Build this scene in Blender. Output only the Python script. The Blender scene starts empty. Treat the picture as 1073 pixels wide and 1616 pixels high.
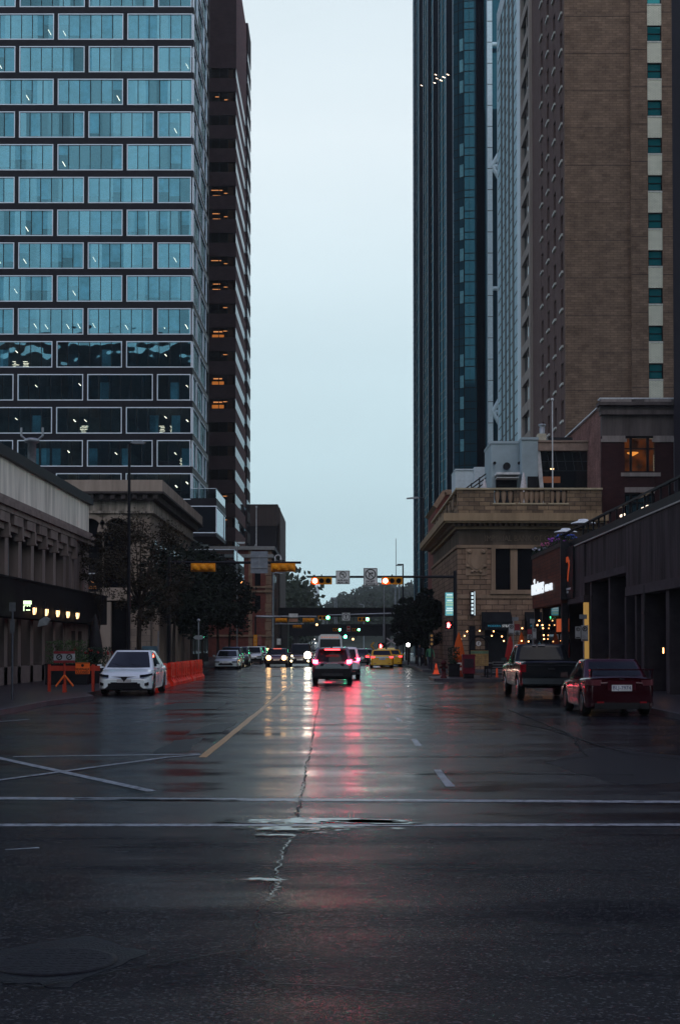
import bpy, bmesh, math, random
from mathutils import Vector, Matrix, noise
R = math.radians
random.seed(7)
SC = bpy.context.scene
COL = SC.collection
# ------------------------------------------------------------------ camera
F = 2235.4; VPX, HOR, H = 539.0, 1018.0, 1.85
TH = R(1.4); PY0 = HOR - F*math.tan(TH)
cd = bpy.data.cameras.new("camera"); cam = bpy.data.objects.new("camera", cd); COL.objects.link(cam)
cd.sensor_fit = 'HORIZONTAL'; cd.sensor_width = 24; cd.lens = 50
cd.shift_x = -(VPX-536.5)/1073; cd.shift_y = (PY0-808)/1073
cd.clip_start = 0.1; cd.clip_end = 6000
cam.location = (0, 0, H); cam.rotation_euler = (R(90)+TH, 0, 0)
SC.camera = cam
# ------------------------------------------------------------------ world, sun, exposure
SC.view_settings.view_transform = 'Standard'; SC.view_settings.look = 'None'
SC.view_settings.exposure = 0.0; SC.view_settings.gamma = 1.0
SUN_EL, SUN_AZ = 48, 172
w = bpy.data.worlds.new("World"); SC.world = w; w.use_nodes = True
nt = w.node_tree; N = nt.nodes; L = nt.links; N.clear()
out = N.new('ShaderNodeOutputWorld'); bg = N.new('ShaderNodeBackground'); L.new(bg.outputs[0], out.inputs[0])
sky = N.new('ShaderNodeTexSky'); sky.sky_type = 'NISHITA'; sky.sun_disc = False
sky.sun_elevation = R(SUN_EL); sky.sun_rotation = R(SUN_AZ); sky.dust_density = 6; sky.air_density = 2
tc = N.new('ShaderNodeTexCoord'); sep = N.new('ShaderNodeSeparateXYZ'); L.new(tc.outputs['Generated'], sep.inputs[0])
rp = N.new('ShaderNodeValToRGB'); cr = rp.color_ramp
# overcast cloud deck: teal-white low down, darker violet-grey overhead
cr.elements[0].position = 0.0; cr.elements[0].color = (0.68, 0.94, 1.01, 1)
cr.elements[1].position = 1.0; cr.elements[1].color = (0.13, 0.14, 0.34, 1)
for p, c in ((0.05, (0.62, .86, .94)), (0.2, (0.68, .86, .94)), (0.34, (0.86, .97, 1.03)), (0.43, (.80, .92, .99)), (0.56, (.27, .32, .55))):
    e = cr.elements.new(p); e.color = (*c, 1)
L.new(sep.outputs['Z'], rp.inputs[0])
nz = N.new('ShaderNodeTexNoise'); nz.inputs['Scale'].default_value = 2.2; nz.inputs['Detail'].default_value = 5; nz.inputs['Roughness'].default_value = .5
mp = N.new('ShaderNodeMapping'); mp.inputs['Scale'].default_value = (1, 1, 2.6); L.new(tc.outputs['Generated'], mp.inputs[0]); L.new(mp.outputs[0], nz.inputs['Vector'])
mr = N.new('ShaderNodeMapRange'); mr.inputs['From Min'].default_value = .3; mr.inputs['From Max'].default_value = .7; mr.inputs['To Min'].default_value = .94; mr.inputs['To Max'].default_value = 1.06
L.new(nz.outputs[0], mr.inputs[0])
mul = N.new('ShaderNodeMixRGB'); mul.blend_type = 'MULTIPLY'; mul.inputs[0].default_value = 1; L.new(rp.outputs[0], mul.inputs[1]); L.new(mr.outputs[0], mul.inputs[2])
sc10 = N.new('ShaderNodeMixRGB'); sc10.blend_type = 'MULTIPLY'; sc10.inputs[0].default_value = 1; sc10.inputs[2].default_value = (.08, .08, .08, 1); L.new(sky.outputs[0], sc10.inputs[1])
mx = N.new('ShaderNodeMixRGB'); mx.inputs[0].default_value = .94; L.new(sc10.outputs[0], mx.inputs[1]); L.new(mul.outputs[0], mx.inputs[2])
L.new(mx.outputs[0], bg.inputs[0]); bg.inputs[1].default_value = 1.0
sd = bpy.data.lights.new("sun", 'SUN'); so = bpy.data.objects.new("sun", sd); COL.objects.link(so)
sd.energy = 0.42; sd.angle = R(40); sd.color = (1, .93, .88)
so.rotation_euler = (R(90-SUN_EL), 0, R(180-SUN_AZ))
# ------------------------------------------------------------------ pixel <-> street-plan helpers (pixels only used to measure real distances)
def ZY(py, Y, px=539):
    return H + Y*math.tan(TH+math.atan((PY0-py)/F))
def XY(px, Y, Z=1.85):
    return (px-VPX)/F*(Y*math.cos(TH)+(Z-H)*math.sin(TH))
def YX(px, X):
    return X*F/(px-VPX)
def GD(px, py):                       # ground point seen at a pixel
    Y = H/math.tan(-(TH+math.atan((PY0-py)/F))) if py > HOR else 900
    return XY(px, Y, 0), Y
# ------------------------------------------------------------------ materials
MATS = {}
def newmat(n):
    m = bpy.data.materials.new(n); m.use_nodes = True; return m, m.node_tree.nodes, m.node_tree.links
def wallvec(N, L, sx=1, sy=1, sz=1):
    """(u,v) on any upright wall from world position; u along the wall, v up"""
    g = N.new('ShaderNodeNewGeometry'); a = N.new('ShaderNodeSeparateXYZ'); b = N.new('ShaderNodeSeparateXYZ')
    L.new(g.outputs['Position'], a.inputs[0]); L.new(g.outputs['True Normal'], b.inputs[0])
    ab = N.new('ShaderNodeMath'); ab.operation = 'ABSOLUTE'; L.new(b.outputs[0], ab.inputs[0])
    gt = N.new('ShaderNodeMath'); gt.operation = 'GREATER_THAN'; gt.inputs[1].default_value = .6; L.new(ab.outputs[0], gt.inputs[0])
    mxx = N.new('ShaderNodeMix'); mxx.data_type = 'FLOAT'; L.new(gt.outputs[0], mxx.inputs[0]); L.new(a.outputs[0], mxx.inputs[2]); L.new(a.outputs[1], mxx.inputs[3])
    c = N.new('ShaderNodeCombineXYZ'); L.new(mxx.outputs[0], c.inputs[0]); L.new(a.outputs[2], c.inputs[1])
    return c.outputs[0], g.outputs['Position']
def pbsdf(N): return N['Principled BSDF']
def mat(n, col, rough=.6, metal=0, var=.25, scale=3, coat=0, streak=False, bump=0, bscale=40, spec=.12):
    if n in MATS: return MATS[n]
    m, N, L = newmat(n); p = pbsdf(N); p.inputs['Roughness'].default_value = rough; p.inputs['Metallic'].default_value = metal
    p.inputs['Coat Weight'].default_value = coat; p.inputs['Coat Roughness'].default_value = .06; p.inputs['Specular IOR Level'].default_value = spec
    g = N.new('ShaderNodeNewGeometry'); mpn = N.new('ShaderNodeMapping'); L.new(g.outputs['Position'], mpn.inputs[0])
    mpn.inputs['Scale'].default_value = (1, 1, .12) if streak else (1, 1, 1)
    t = N.new('ShaderNodeTexNoise'); t.inputs['Scale'].default_value = scale; t.inputs['Detail'].default_value = 7; t.inputs['Roughness'].default_value = .65; L.new(mpn.outputs[0], t.inputs['Vector'])
    r = N.new('ShaderNodeMapRange'); r.inputs['From Min'].default_value = .3; r.inputs['From Max'].default_value = .7; r.inputs['To Min'].default_value = 1-var; r.inputs['To Max'].default_value = 1+var; L.new(t.outputs[0], r.inputs[0])
    mm = N.new('ShaderNodeMixRGB'); mm.blend_type = 'MULTIPLY'; mm.inputs[0].default_value = 1; mm.inputs[1].default_value = (*col, 1); L.new(r.outputs[0], mm.inputs[2]); L.new(mm.outputs[0], p.inputs['Base Color'])
    if bump:
        b = N.new('ShaderNodeBump'); b.inputs['Strength'].default_value = bump; b.inputs['Distance'].default_value = .02
        t2 = N.new('ShaderNodeTexNoise'); t2.inputs['Scale'].default_value = bscale; t2.inputs['Detail'].default_value = 4; L.new(g.outputs['Position'], t2.inputs['Vector']); L.new(t2.outputs[0], b.inputs['Height']); L.new(b.outputs[0], p.inputs['Normal'])
    MATS[n] = m; return m
def brick(n, c1, c2, mortar, bw, bh, ms=.012, rough=.8, bump=.4, big=.25, bumpd=.01, offset=.5):
    if n in MATS: return MATS[n]
    m, N, L = newmat(n); p = pbsdf(N); p.inputs['Roughness'].default_value = rough; p.inputs['Specular IOR Level'].default_value = .1
    v, pos = wallvec(N, L)
    br = N.new('ShaderNodeTexBrick'); br.inputs['Scale'].default_value = 1; br.inputs['Brick Width'].default_value = bw; br.inputs['Row Height'].default_value = bh
    br.inputs['Mortar Size'].default_value = ms; br.inputs['Color1'].default_value = (*c1, 1); br.inputs['Color2'].default_value = (*c2, 1); br.inputs['Mortar'].default_value = (*mortar, 1); br.offset = offset
    L.new(v, br.inputs['Vector'])
    t = N.new('ShaderNodeTexNoise'); t.inputs['Scale'].default_value = .9; t.inputs['Detail'].default_value = 8; t.inputs['Roughness'].default_value = .7; L.new(pos, t.inputs['Vector'])
    r = N.new('ShaderNodeMapRange'); r.inputs['From Min'].default_value = .3; r.inputs['From Max'].default_value = .7; r.inputs['To Min'].default_value = 1-big; r.inputs['To Max'].default_value = 1+big; L.new(t.outputs[0], r.inputs[0])
    mm = N.new('ShaderNodeMixRGB'); mm.blend_type = 'MULTIPLY'; mm.inputs[0].default_value = 1; L.new(br.outputs[0], mm.inputs[1]); L.new(r.outputs[0], mm.inputs[2]); L.new(mm.outputs[0], p.inputs['Base Color'])
    t2 = N.new('ShaderNodeTexNoise'); t2.inputs['Scale'].default_value = 14; t2.inputs['Detail'].default_value = 5; L.new(pos, t2.inputs['Vector'])
    sb = N.new('ShaderNodeMath'); sb.operation = 'SUBTRACT'; L.new(t2.outputs[0], sb.inputs[0]); L.new(br.outputs['Fac'], sb.inputs[1])
    b = N.new('ShaderNodeBump'); b.inputs['Strength'].default_value = bump; b.inputs['Distance'].default_value = bumpd; L.new(sb.outputs[0], b.inputs['Height']); L.new(b.outputs[0], p.inputs['Normal'])
    MATS[n] = m; return m
def emit(n, col, s):
    if n in MATS: return MATS[n]
    m, N, L = newmat(n); p = pbsdf(N); p.inputs['Base Color'].default_value = (*[c*.3 for c in col], 1); p.inputs['Emission Color'].default_value = (*col, 1); p.inputs['Emission Strength'].default_value = s
    MATS[n] = m; return m
def pane(n, tint, refl, base=(0, 0, 0), rough=.02, clear=1.0, wav=0.0, wscale=.6, tcol=(.55, .7, .75), fres=1.0, pv=0, gz=.55):
    """window glass: a share mirrors, the rest lets the room behind show"""
    if n in MATS: return MATS[n]
    m, N, L = newmat(n); N.clear(); o = N.new('ShaderNodeOutputMaterial')
    gl = N.new('ShaderNodeBsdfGlossy'); gl.inputs['Roughness'].default_value = rough
    tr = N.new('ShaderNodeBsdfTransparent'); tr.inputs[0].default_value = (*tcol, 1)
    di = N.new('ShaderNodeBsdfDiffuse'); di.inputs[0].default_value = (*base, 1)
    m1 = N.new('ShaderNodeMixShader'); m1.inputs[0].default_value = clear; L.new(di.outputs[0], m1.inputs[1]); L.new(tr.outputs[0], m1.inputs[2])
    lw = N.new('ShaderNodeFresnel'); lw.inputs[0].default_value = 1.5
    ad = N.new('ShaderNodeMath'); ad.operation = 'ADD'; ad.use_clamp = True; ad.inputs[1].default_value = refl; fm = N.new('ShaderNodeMath'); fm.operation = 'MULTIPLY'; fm.inputs[1].default_value = fres; L.new(lw.outputs[0], fm.inputs[0]); L.new(fm.outputs[0], ad.inputs[0])
    if pv:        # pane to pane variation of the coating
        v_, _p = wallvec(N, L); mpv = N.new('ShaderNodeMapping'); mpv.inputs['Scale'].default_value = (.755, .2532, 1); L.new(v_, mpv.inputs[0])
        fl_ = N.new('ShaderNodeVectorMath'); fl_.operation = 'FLOOR'; L.new(mpv.outputs[0], fl_.inputs[0]); wn = N.new('ShaderNodeTexWhiteNoise'); wn.noise_dimensions = '3D'; L.new(fl_.outputs[0], wn.inputs['Vector'])
        a2 = N.new('ShaderNodeMath'); a2.operation = 'MULTIPLY_ADD'; a2.inputs[1].default_value = pv; L.new(wn.outputs['Value'], a2.inputs[0]); L.new(ad.outputs[0], a2.inputs[2]); ad = a2
    gc = N.new('ShaderNodeMixRGB'); gc.inputs[1].default_value = (*tint, 1); gc.inputs[2].default_value = (*[.4*c+gz for c in tint], 1); L.new(lw.outputs[0], gc.inputs[0]); L.new(gc.outputs[0], gl.inputs['Color'])
    m2 = N.new('ShaderNodeMixShader'); L.new(ad.outputs[0], m2.inputs[0]); L.new(m1.outputs[0], m2.inputs[1]); L.new(gl.outputs[0], m2.inputs[2]); L.new(m2.outputs[0], o.inputs[0])
    if wav:
        g = N.new('ShaderNodeNewGeometry'); t = N.new('ShaderNodeTexNoise'); t.inputs['Scale'].default_value = wscale; t.inputs['Detail'].default_value = 1; L.new(g.outputs['Position'], t.inputs['Vector'])
        b = N.new('ShaderNodeBump'); b.inputs['Strength'].default_value = wav; b.inputs['Distance'].default_value = .1; L.new(t.outputs[0], b.inputs['Height']); L.new(b.outputs[0], gl.inputs['Normal'])
    MATS[n] = m; return m
# ------------------------------------------------------------------ mesh builder
class MB:
    def __init__(s): s.v = []; s.f = []; s.m = []; s.sm = []
    def add(s, vs, fs, m=0, smooth=False):
        k = len(s.v); s.v += [tuple(p) for p in vs]; s.f += [tuple(i+k for i in f) for f in fs]; s.m += [m]*len(fs); s.sm += [smooth]*len(fs); return s
    def box(s, x0, x1, y0, y1, z0, z1, m=0):
        if x0 > x1: x0, x1 = x1, x0
        if y0 > y1: y0, y1 = y1, y0
        if z0 > z1: z0, z1 = z1, z0
        return s.add([(x0,y0,z0),(x1,y0,z0),(x1,y1,z0),(x0,y1,z0),(x0,y0,z1),(x1,y0,z1),(x1,y1,z1),(x0,y1,z1)],
                     [(0,3,2,1),(4,5,6,7),(0,1,5,4),(1,2,6,5),(2,3,7,6),(3,0,4,7)], m)
    def prism(s, poly, z0, z1, m=0, axis='z'):
        n = len(poly)
        def P(a, b, c): return (a, b, c) if axis == 'z' else ((a, c, b) if axis == 'y' else (c, a, b))
        vs = [P(a, b, z0) for a, b in poly]+[P(a, b, z1) for a, b in poly]
        fs = [tuple(range(n))[::-1], tuple(range(n, 2*n))]+[(i, (i+1) % n, n+(i+1) % n, n+i) for i in range(n)]
        return s.add(vs, fs, m)
    def tube(s, p0, p1, r, r2=None, n=8, m=0, smooth=True):
        p0, p1 = Vector(p0), Vector(p1); r2 = r if r2 is None else r2; d = (p1-p0)
        if d.length < 1e-6: return s
        d.normalize(); a = d.orthogonal().normalized(); b = d.cross(a)
        vs = []
        for p, q in ((p0, r), (p1, r2)):
            vs += [p+(a*math.cos(t)+b*math.sin(t))*q for t in (2*math.pi*i/n for i in range(n))]
        s.add(vs, [(i, (i+1) % n, n+(i+1) % n, n+i) for i in range(n)], m, smooth)
        s.add(vs, [tuple(range(n))[::-1], tuple(range(n, 2*n))], m); return s
    def lathe(s, prof, c=(0, 0, 0), n=12, m=0, axis='z', smooth=True):
        vs = []
        for r, z in prof:
            for i in range(n):
                t = 2*math.pi*i/n; a, b = r*math.cos(t), r*math.sin(t)
                vs.append({'z': (c[0]+a, c[1]+b, c[2]+z), 'y': (c[0]+a, c[1]+z, c[2]+b), 'x': (c[0]+z, c[1]+a, c[2]+b)}[axis])
        fs = []
        for j in range(len(prof)-1):
            for i in range(n):
                fs.append((j*n+i, j*n+(i+1) % n, (j+1)*n+(i+1) % n, (j+1)*n+i))
        s.add(vs, fs, m, smooth)
        s.add(vs, [tuple(range(n))[::-1], tuple(range((len(prof)-1)*n, len(prof)*n))], m); return s
    def ball(s, c, r, n=10, m=0, sz=1):
        pr = [(max(1e-3, r*math.sin(math.pi*k/6)), -r*sz*math.cos(math.pi*k/6)) for k in range(7)]
        return s.lathe(pr, c, n, m)
    def ring(s, c, r0, r1, y0, y1, n=24, m=0, a0=0, a1=2*math.pi):        # flat ring facing -y
        vs = []; k = n+1
        for i in range(k):
            t = a0+(a1-a0)*i/n
            for r in (r0, r1):
                for y in (y0, y1): vs.append((c[0]+r*math.cos(t), y, c[1]+r*math.sin(t)))
        fs = []
        for i in range(n):
            a = i*4; b = a+4
            fs += [(a, a+2, b+2, b), (a+1, b+1, b+3, a+3), (a+2, a+3, b+3, b+2), (a, b, b+1, a+1)]
        return s.add(vs, fs, m)
    def bar2(s, a, b, w, y0, y1, m=0):                                    # straight stroke in the xz plane
        ax, az = a; bx, bz = b; dx, dz = bx-ax, bz-az; l = math.hypot(dx, dz) or 1; nx, nz_ = -dz/l*w/2, dx/l*w/2
        return s.prism([(ax+nx, az+nz_), (bx+nx, bz+nz_), (bx-nx, bz-nz_), (ax-nx, az-nz_)], y0, y1, m, 'y')
    def mesh(s, name, mats, off=(0, 0, 0)):
        me = bpy.data.meshes.new(name); ox, oy, oz = off
        me.from_pydata([(a-ox, b-oy, c-oz) for a, b, c in s.v], [], s.f)
        for mm in (mats if isinstance(mats, (list, tuple)) else [mats]): me.materials.append(mm)
        me.polygons.foreach_set('material_index', s.m); me.polygons.foreach_set('use_smooth', s.sm)
        me.update(); return me
    def build(s, name, mats, parent=None, w=False, fixn=False):
        off = (0, 0, 0)
        if w and parent is not None:
            r = parent; off = Vector(r.location)
            while r.parent is not None: r = r.parent; off = off+Vector(r.location)
        me = s.mesh(name, mats, off)
        if fixn:
            b = bmesh.new(); b.from_mesh(me); bmesh.ops.remove_doubles(b, verts=b.verts, dist=1e-5); bmesh.ops.recalc_face_normals(b, faces=b.faces); b.to_mesh(me); b.free()
        o = bpy.data.objects.new(name, me); COL.objects.link(o)
        if parent is not None: o.parent = parent
        return o
def tag(o, label=None, cat=None, group=None, kind=None):
    if label: o['label'] = label
    if cat: o['category'] = cat
    if group: o['group'] = group
    if kind: o['kind'] = kind
    return o
def thing(name, label, cat, loc=(0, 0, 0), rz=0, group=None):
    o = bpy.data.objects.new(name, None); COL.objects.link(o); o.location = loc; o.rotation_euler = (0, 0, rz); o.empty_display_size = .3
    return tag(o, label, cat, group)
KIDS = {}
def kids(o): return [c for c in o.children]
def dup(root, loc=None, rz=None, label=None, group=None, parent=None):
    r = root.copy(); COL.objects.link(r)
    if parent is not None: r.parent = parent
    if loc is not None: r.location = loc
    if rz is not None: r.rotation_euler = (0, 0, rz)
    if label: r['label'] = label
    if group: r['group'] = group
    for ch in list(root.children):
        c = ch.copy(); COL.objects.link(c); c.parent = r
        for g in list(ch.children):
            d = g.copy(); COL.objects.link(d); d.parent = c
    return r
def text(s, size, name, m, parent, loc, rot=(R(90), 0, 0), ext=.01, sx=1, align='CENTER', bold=0):
    c = bpy.data.curves.new(name, 'FONT'); c.body = s; c.size = size; c.extrude = ext; c.align_x = align; c.align_y = 'CENTER'; c.offset = bold; c.resolution_u = 2
    t = bpy.data.objects.new(name, c); COL.objects.link(t); bpy.context.view_layer.update()
    me = bpy.data.meshes.new_from_object(t.evaluated_get(bpy.context.evaluated_depsgraph_get())); bpy.data.objects.remove(t); bpy.data.curves.remove(c)
    me.materials.clear(); me.materials.append(m)
    o = bpy.data.objects.new(name, me); COL.objects.link(o); o.parent = parent; o.location = loc; o.rotation_euler = rot; o.scale = (sx, 1, 1)
    return o
# common materials
BLACK = mat('black_paint', (.012, .012, .016), .45)
DKMETAL = mat('dark_metal', (.03, .03, .036), .4, .6)
GREYMETAL = mat('galvanised_metal', (.30, .32, .35), .45, .7)
RUBBER = mat('rubber', (.012, .012, .012), .75)
CHROME = mat('chrome', (.6, .62, .66), .12, 1)
ALU = mat('aluminium_trim', (.55, .62, .68), .35, .6)
WHITEP = mat('white_paint', (.62, .64, .66), .5)
CARGLASS = mat('car_glass', (.008, .012, .014), .05, 0, spec=.2)
ORANGEP = mat('orange_plastic', (.75, .09, .02), .45, var=.3, scale=2)
YELLOWP = mat('signal_yellow', (.70, .27, .015), .5)
REDLAMP = emit('red_lamp_glow', (1, .09, .06), 60)
REDDIM = emit('red_lamp_dim', (1, .05, .05), 1.2)
GREENLAMP = emit('green_lamp_glow', (.05, 1, .45), 60)
WARM = emit('warm_lamp_glow', (1, .60, .28), 3.2)
WARMB = emit('warm_bulb_glow', (1, .42, .14), 9)
CLEARW = emit('white_sign_glow', (.75, .9, 1), 1.5)
# ================================================================== THE SETTING
def road_material():
    m, N, L = newmat('wet_asphalt'); p = pbsdf(N); g = N.new('ShaderNodeNewGeometry')
    def nz(scale, det, sc=(1, 1, 1), ro=.6):
        mpn = N.new('ShaderNodeMapping'); mpn.inputs['Scale'].default_value = sc; L.new(g.outputs['Position'], mpn.inputs[0])
        t = N.new('ShaderNodeTexNoise'); t.inputs['Scale'].default_value = scale; t.inputs['Detail'].default_value = det; t.inputs['Roughness'].default_value = ro; L.new(mpn.outputs[0], t.inputs['Vector']); return t.outputs[0]
    def mrg(i, a, b, c, d):
        r = N.new('ShaderNodeMapRange'); r.inputs['From Min'].default_value = a; r.inputs['From Max'].default_value = b; r.inputs['To Min'].default_value = c; r.inputs['To Max'].default_value = d; L.new(i, r.inputs[0]); return r.outputs[0]
    def mth(op, a, b):
        q = N.new('ShaderNodeMath'); q.operation = op
        for k, x in ((0, a), (1, b)):
            if isinstance(x, (int, float)): q.inputs[k].default_value = x
            else: L.new(x, q.inputs[k])
        return q.outputs[0]
    big = nz(.22, 8, (.8, 1.3, 1), .72); lane = nz(1.0, 6, (.12, .8, 1), .7); fine = nz(140, 3, ro=.8); grain = nz(28, 5, ro=.75)
    vor = N.new('ShaderNodeTexVoronoi'); vor.inputs['Scale'].default_value = 62; L.new(g.outputs['Position'], vor.inputs['Vector'])
    c = N.new('ShaderNodeValToRGB'); c.color_ramp.elements[0].position = .35; c.color_ramp.elements[0].color = (.002, .0025, .006, 1); c.color_ramp.elements[1].position = .7; c.color_ramp.elements[1].color = (.010, .011, .020, 1)
    L.new(mth('ADD', mth('MULTIPLY', big, .45), mth('MULTIPLY', grain, .55)), c.inputs[0])
    vs_ = N.new('ShaderNodeSeparateColor'); L.new(vor.outputs['Color'], vs_.inputs[0]); st = mrg(vs_.outputs[0], .82, 1.0, 0.0, .07)     # aggregate stones, paled to stand in for wet sparkle
    ac = N.new('ShaderNodeMixRGB'); ac.blend_type = 'ADD'; ac.inputs[0].default_value = 1; L.new(c.outputs[0], ac.inputs[1]); L.new(st, ac.inputs[2]); L.new(ac.outputs[0], p.inputs['Base Color'])
    # damp film: smoother where water lies
    wet = mth('ADD', mth('MULTIPLY', big, .5), mth('MULTIPLY', lane, .5))
    sy = N.new('ShaderNodeSeparateXYZ'); L.new(g.outputs['Position'], sy.inputs[0])
    coarse = mrg(mth('ADD', sy.outputs[1], mth('MULTIPLY', big, 1.5)), 15.0, 16.2, 1.0, 0.0)
    rgh = mth('ADD', mrg(wet, .43, .57, .07, .25), mth('MULTIPLY', coarse, .05))
    L.new(rgh, p.inputs['Roughness'])
    L.new(mth('SUBTRACT', mrg(wet, .40, .60, .45, .20), mth('MULTIPLY', coarse, .15)), p.inputs['Specular IOR Level']); p.inputs['Specular Tint'].default_value = (.66, .84, 1, 1); L.new(mth('SUBTRACT', 1.42, mth('MULTIPLY', coarse, .20)), p.inputs['IOR'])
    b = N.new('ShaderNodeBump'); b.inputs['Distance'].default_value = .010
    L.new(mth('ADD', mrg(wet, .40, .58, .05, .5), mth('MULTIPLY', coarse, .18)), b.inputs['Strength'])
    L.new(mth('ADD', mth('MULTIPLY', vor.outputs['Distance'], 1.0), mth('ADD', mth('MULTIPLY', fine, 1.1), mth('MULTIPLY', grain, .8))), b.inputs['Height'])
    b2 = N.new('ShaderNodeBump'); b2.inputs['Distance'].default_value = .03; b2.inputs['Strength'].default_value = .30; L.new(mth('ADD', lane, mth('MULTIPLY', nz(2.6, 5, (.35, 1.6, 1), .7), .5)), b2.inputs['Height']); L.new(b2.outputs[0], b.inputs['Normal'])
    L.new(b.outputs[0], p.inputs['Normal']); return m
ROAD = road_material()
def paint_material(n, col, wear=.45):
    """road paint: worn through to the asphalt in places"""
    m, N, L = newmat(n); p = pbsdf(N); g = N.new('ShaderNodeNewGeometry')
    t = N.new('ShaderNodeTexNoise'); t.inputs['Scale'].default_value = 9; t.inputs['Detail'].default_value = 8; t.inputs['Roughness'].default_value = .75; L.new(g.outputs['Position'], t.inputs['Vector'])
    c = N.new('ShaderNodeValToRGB'); c.color_ramp.elements[0].position = wear-.05; c.color_ramp.elements[0].color = (.03, .03, .034, 1); c.color_ramp.elements[1].position = wear+.08; c.color_ramp.elements[1].color = (*col, 1)
    L.new(t.outputs[0], c.inputs[0]); L.new(c.outputs[0], p.inputs['Base Color']); p.inputs['Roughness'].default_value = .35
    b = N.new('ShaderNodeBump'); b.inputs['Strength'].default_value = .4; b.inputs['Distance'].default_value = .004; L.new(t.outputs[0], b.inputs['Height']); L.new(b.outputs[0], p.inputs['Normal']); return m
PWHITE = paint_material('worn_white_road_paint', (.34, .37, .40)); PYEL = paint_material('worn_yellow_road_paint', (.50, .27, .09), .40)
PATCH = mat('asphalt_patch', (.007, .008, .014), .30, var=.4, scale=6, bump=.6, bscale=60, spec=.3)
PATCH.node_tree.nodes['Principled BSDF'].inputs['IOR'].default_value = 1.27
TAR = mat('crack_filler', (.006, .006, .008), .5)
SIDEW = brick('pavement_slabs', (.040, .036, .042), (.052, .047, .052), (.03, .03, .03), 1.5, 1.5, .02, .35, .2)
KERB = mat('kerb_concrete', (.07, .07, .08), .35, var=.35, scale=2, bump=.2)
def struct(mb, name, m, w=True):
    o = mb.build(name, m); o['kind'] = 'structure'; return o
g_ = MB(); g_.add([(-2500, -400, -.03), (2500, -400, -.03), (2500, 4000, -.03), (-2500, 4000, -.03)], [(0, 1, 2, 3)])
struct(g_, 'ground', mat('dark_ground', (.03, .032, .03), .9, var=.4, scale=.05))
g_ = MB(); g_.add([(-60, -50, 0), (60, -50, 0), (60, 20, 0), (-60, 20, 0)], [(0, 1, 2, 3)])
g_.add([(-16, 20, 0), (16, 20, 0), (16, 560, 0), (-16, 560, 0)], [(0, 1, 2, 3)])
g_.add([(-60, 80, 0), (-16, 80, 0), (-16, 100, 0), (-60, 100, 0)], [(0, 1, 2, 3)])
g_.add([(16, 80, 0), (60, 80, 0), (60, 100, 0), (16, 100, 0)], [(0, 1, 2, 3)])
struct(g_, 'road', ROAD)
KH = .14
def sidewalk(poly, name='pavement'):
    if sum(poly[i-1][0]*poly[i][1]-poly[i][0]*poly[i-1][1] for i in range(len(poly))) < 0: poly = poly[::-1]
    a = MB(); a.prism(poly, -.02, KH); struct(a, name, SIDEW)
    # kerb stones: a strip standing 3 mm proud along the polygon edge
    n = len(poly); k = MB(); cx = sum(p[0] for p in poly)/n; cy = sum(p[1] for p in poly)/n
    for i in range(n):
        (x0, y0), (x1, y1) = poly[i], poly[(i+1) % n]; l = math.hypot(x1-x0, y1-y0)
        if l < .05: continue
        ux, uy = (x1-x0)/l, (y1-y0)/l; nx, ny = uy, -ux      # outward for ccw
        q = [(x0+nx*.004, y0+ny*.004), (x1+nx*.004, y1+ny*.004), (x1-nx*.18, y1-ny*.18), (x0-nx*.18, y0-ny*.18)]
        k.prism(q, -.01, KH+.004)
    struct(k, 'kerb', KERB)
sidewalk([(-60, 24), (-12, 24), (-9.9, 26), (-8.95, 29), (-8.95, 43), (-8.3, 47.5), (-9.1, 50.5), (-9.1, 76), (-10.5, 79.5), (-60, 79.5)])
sidewalk([(60, 79.5), (8.0, 79.5), (5.6, 79), (4.7, 77), (4.7, 72), (5.4, 71), (8.35, 71), (8.35, 27), (9.6, 24), (60, 24)])
sidewalk([(60, 200), (7.2, 200), (6.2, 190), (5.9, 130), (5.6, 98), (6.4, 96), (60, 96)])
sidewalk([(-60, 98), (-12, 98), (-10.4, 101), (-10.2, 200), (-60, 200)])
# road markings, 4 mm up
def strip(poly, name, m, z=.004):
    a = MB(); a.add([(x, y, z) for x, y in poly], [tuple(range(len(poly)))]); return struct(a, name, m)
def gline(p, q, wd, name, m, z=.004, n=12, jit=.012):
    """painted line between two measured ground points"""
    (x0, y0), (x1, y1) = p, q; l = math.hypot(x1-x0, y1-y0); ux, uy = (x1-x0)/l, (y1-y0)/l; n = max(2, int(l/1.2)); A = []; B = []
    for i in range(n+1):
        t = l*i/n; j = random.uniform(-jit, jit); k = random.uniform(-jit, jit)
        A.append((x0+ux*t-uy*(wd/2+j), y0+uy*t+ux*(wd/2+j), z)); B.append((x0+ux*t+uy*(wd/2+k), y0+uy*t-ux*(wd/2+k), z))
    a = MB(); vs = A+B
    a.add(vs, [(i, i+n+1, i+n+2, i+1) for i in range(n)]); return struct(a, name, m)
gline((-2.28, 23.3), (-2.28, 66), .15, 'centre_line', PYEL); gline((-2.3, 104), (-2.3, 235), .15, 'centre_line', PYEL)
gline((-12, 17.5), (14, 16.2), .26, 'crosswalk_line', PWHITE); gline((-12, 14.55), (14, 14.6), .2, 'crosswalk_line', PWHITE)
gline(GD(20, 1195), GD(316, 1191), .16, 'road_marking', PWHITE, z=.006); gline(GD(-30, 1191), GD(240, 1250), .15, 'road_marking', PWHITE, z=.008)
gline(GD(-20, 1235), GD(258, 1197), .13, 'road_marking', PWHITE, z=.010); gline(GD(258, 1197), GD(316, 1192), .13, 'road_marking', PWHITE, z=.010)
gline(GD(8, 1342), GD(62, 1339), .06, 'road_marking', PWHITE)
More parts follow.
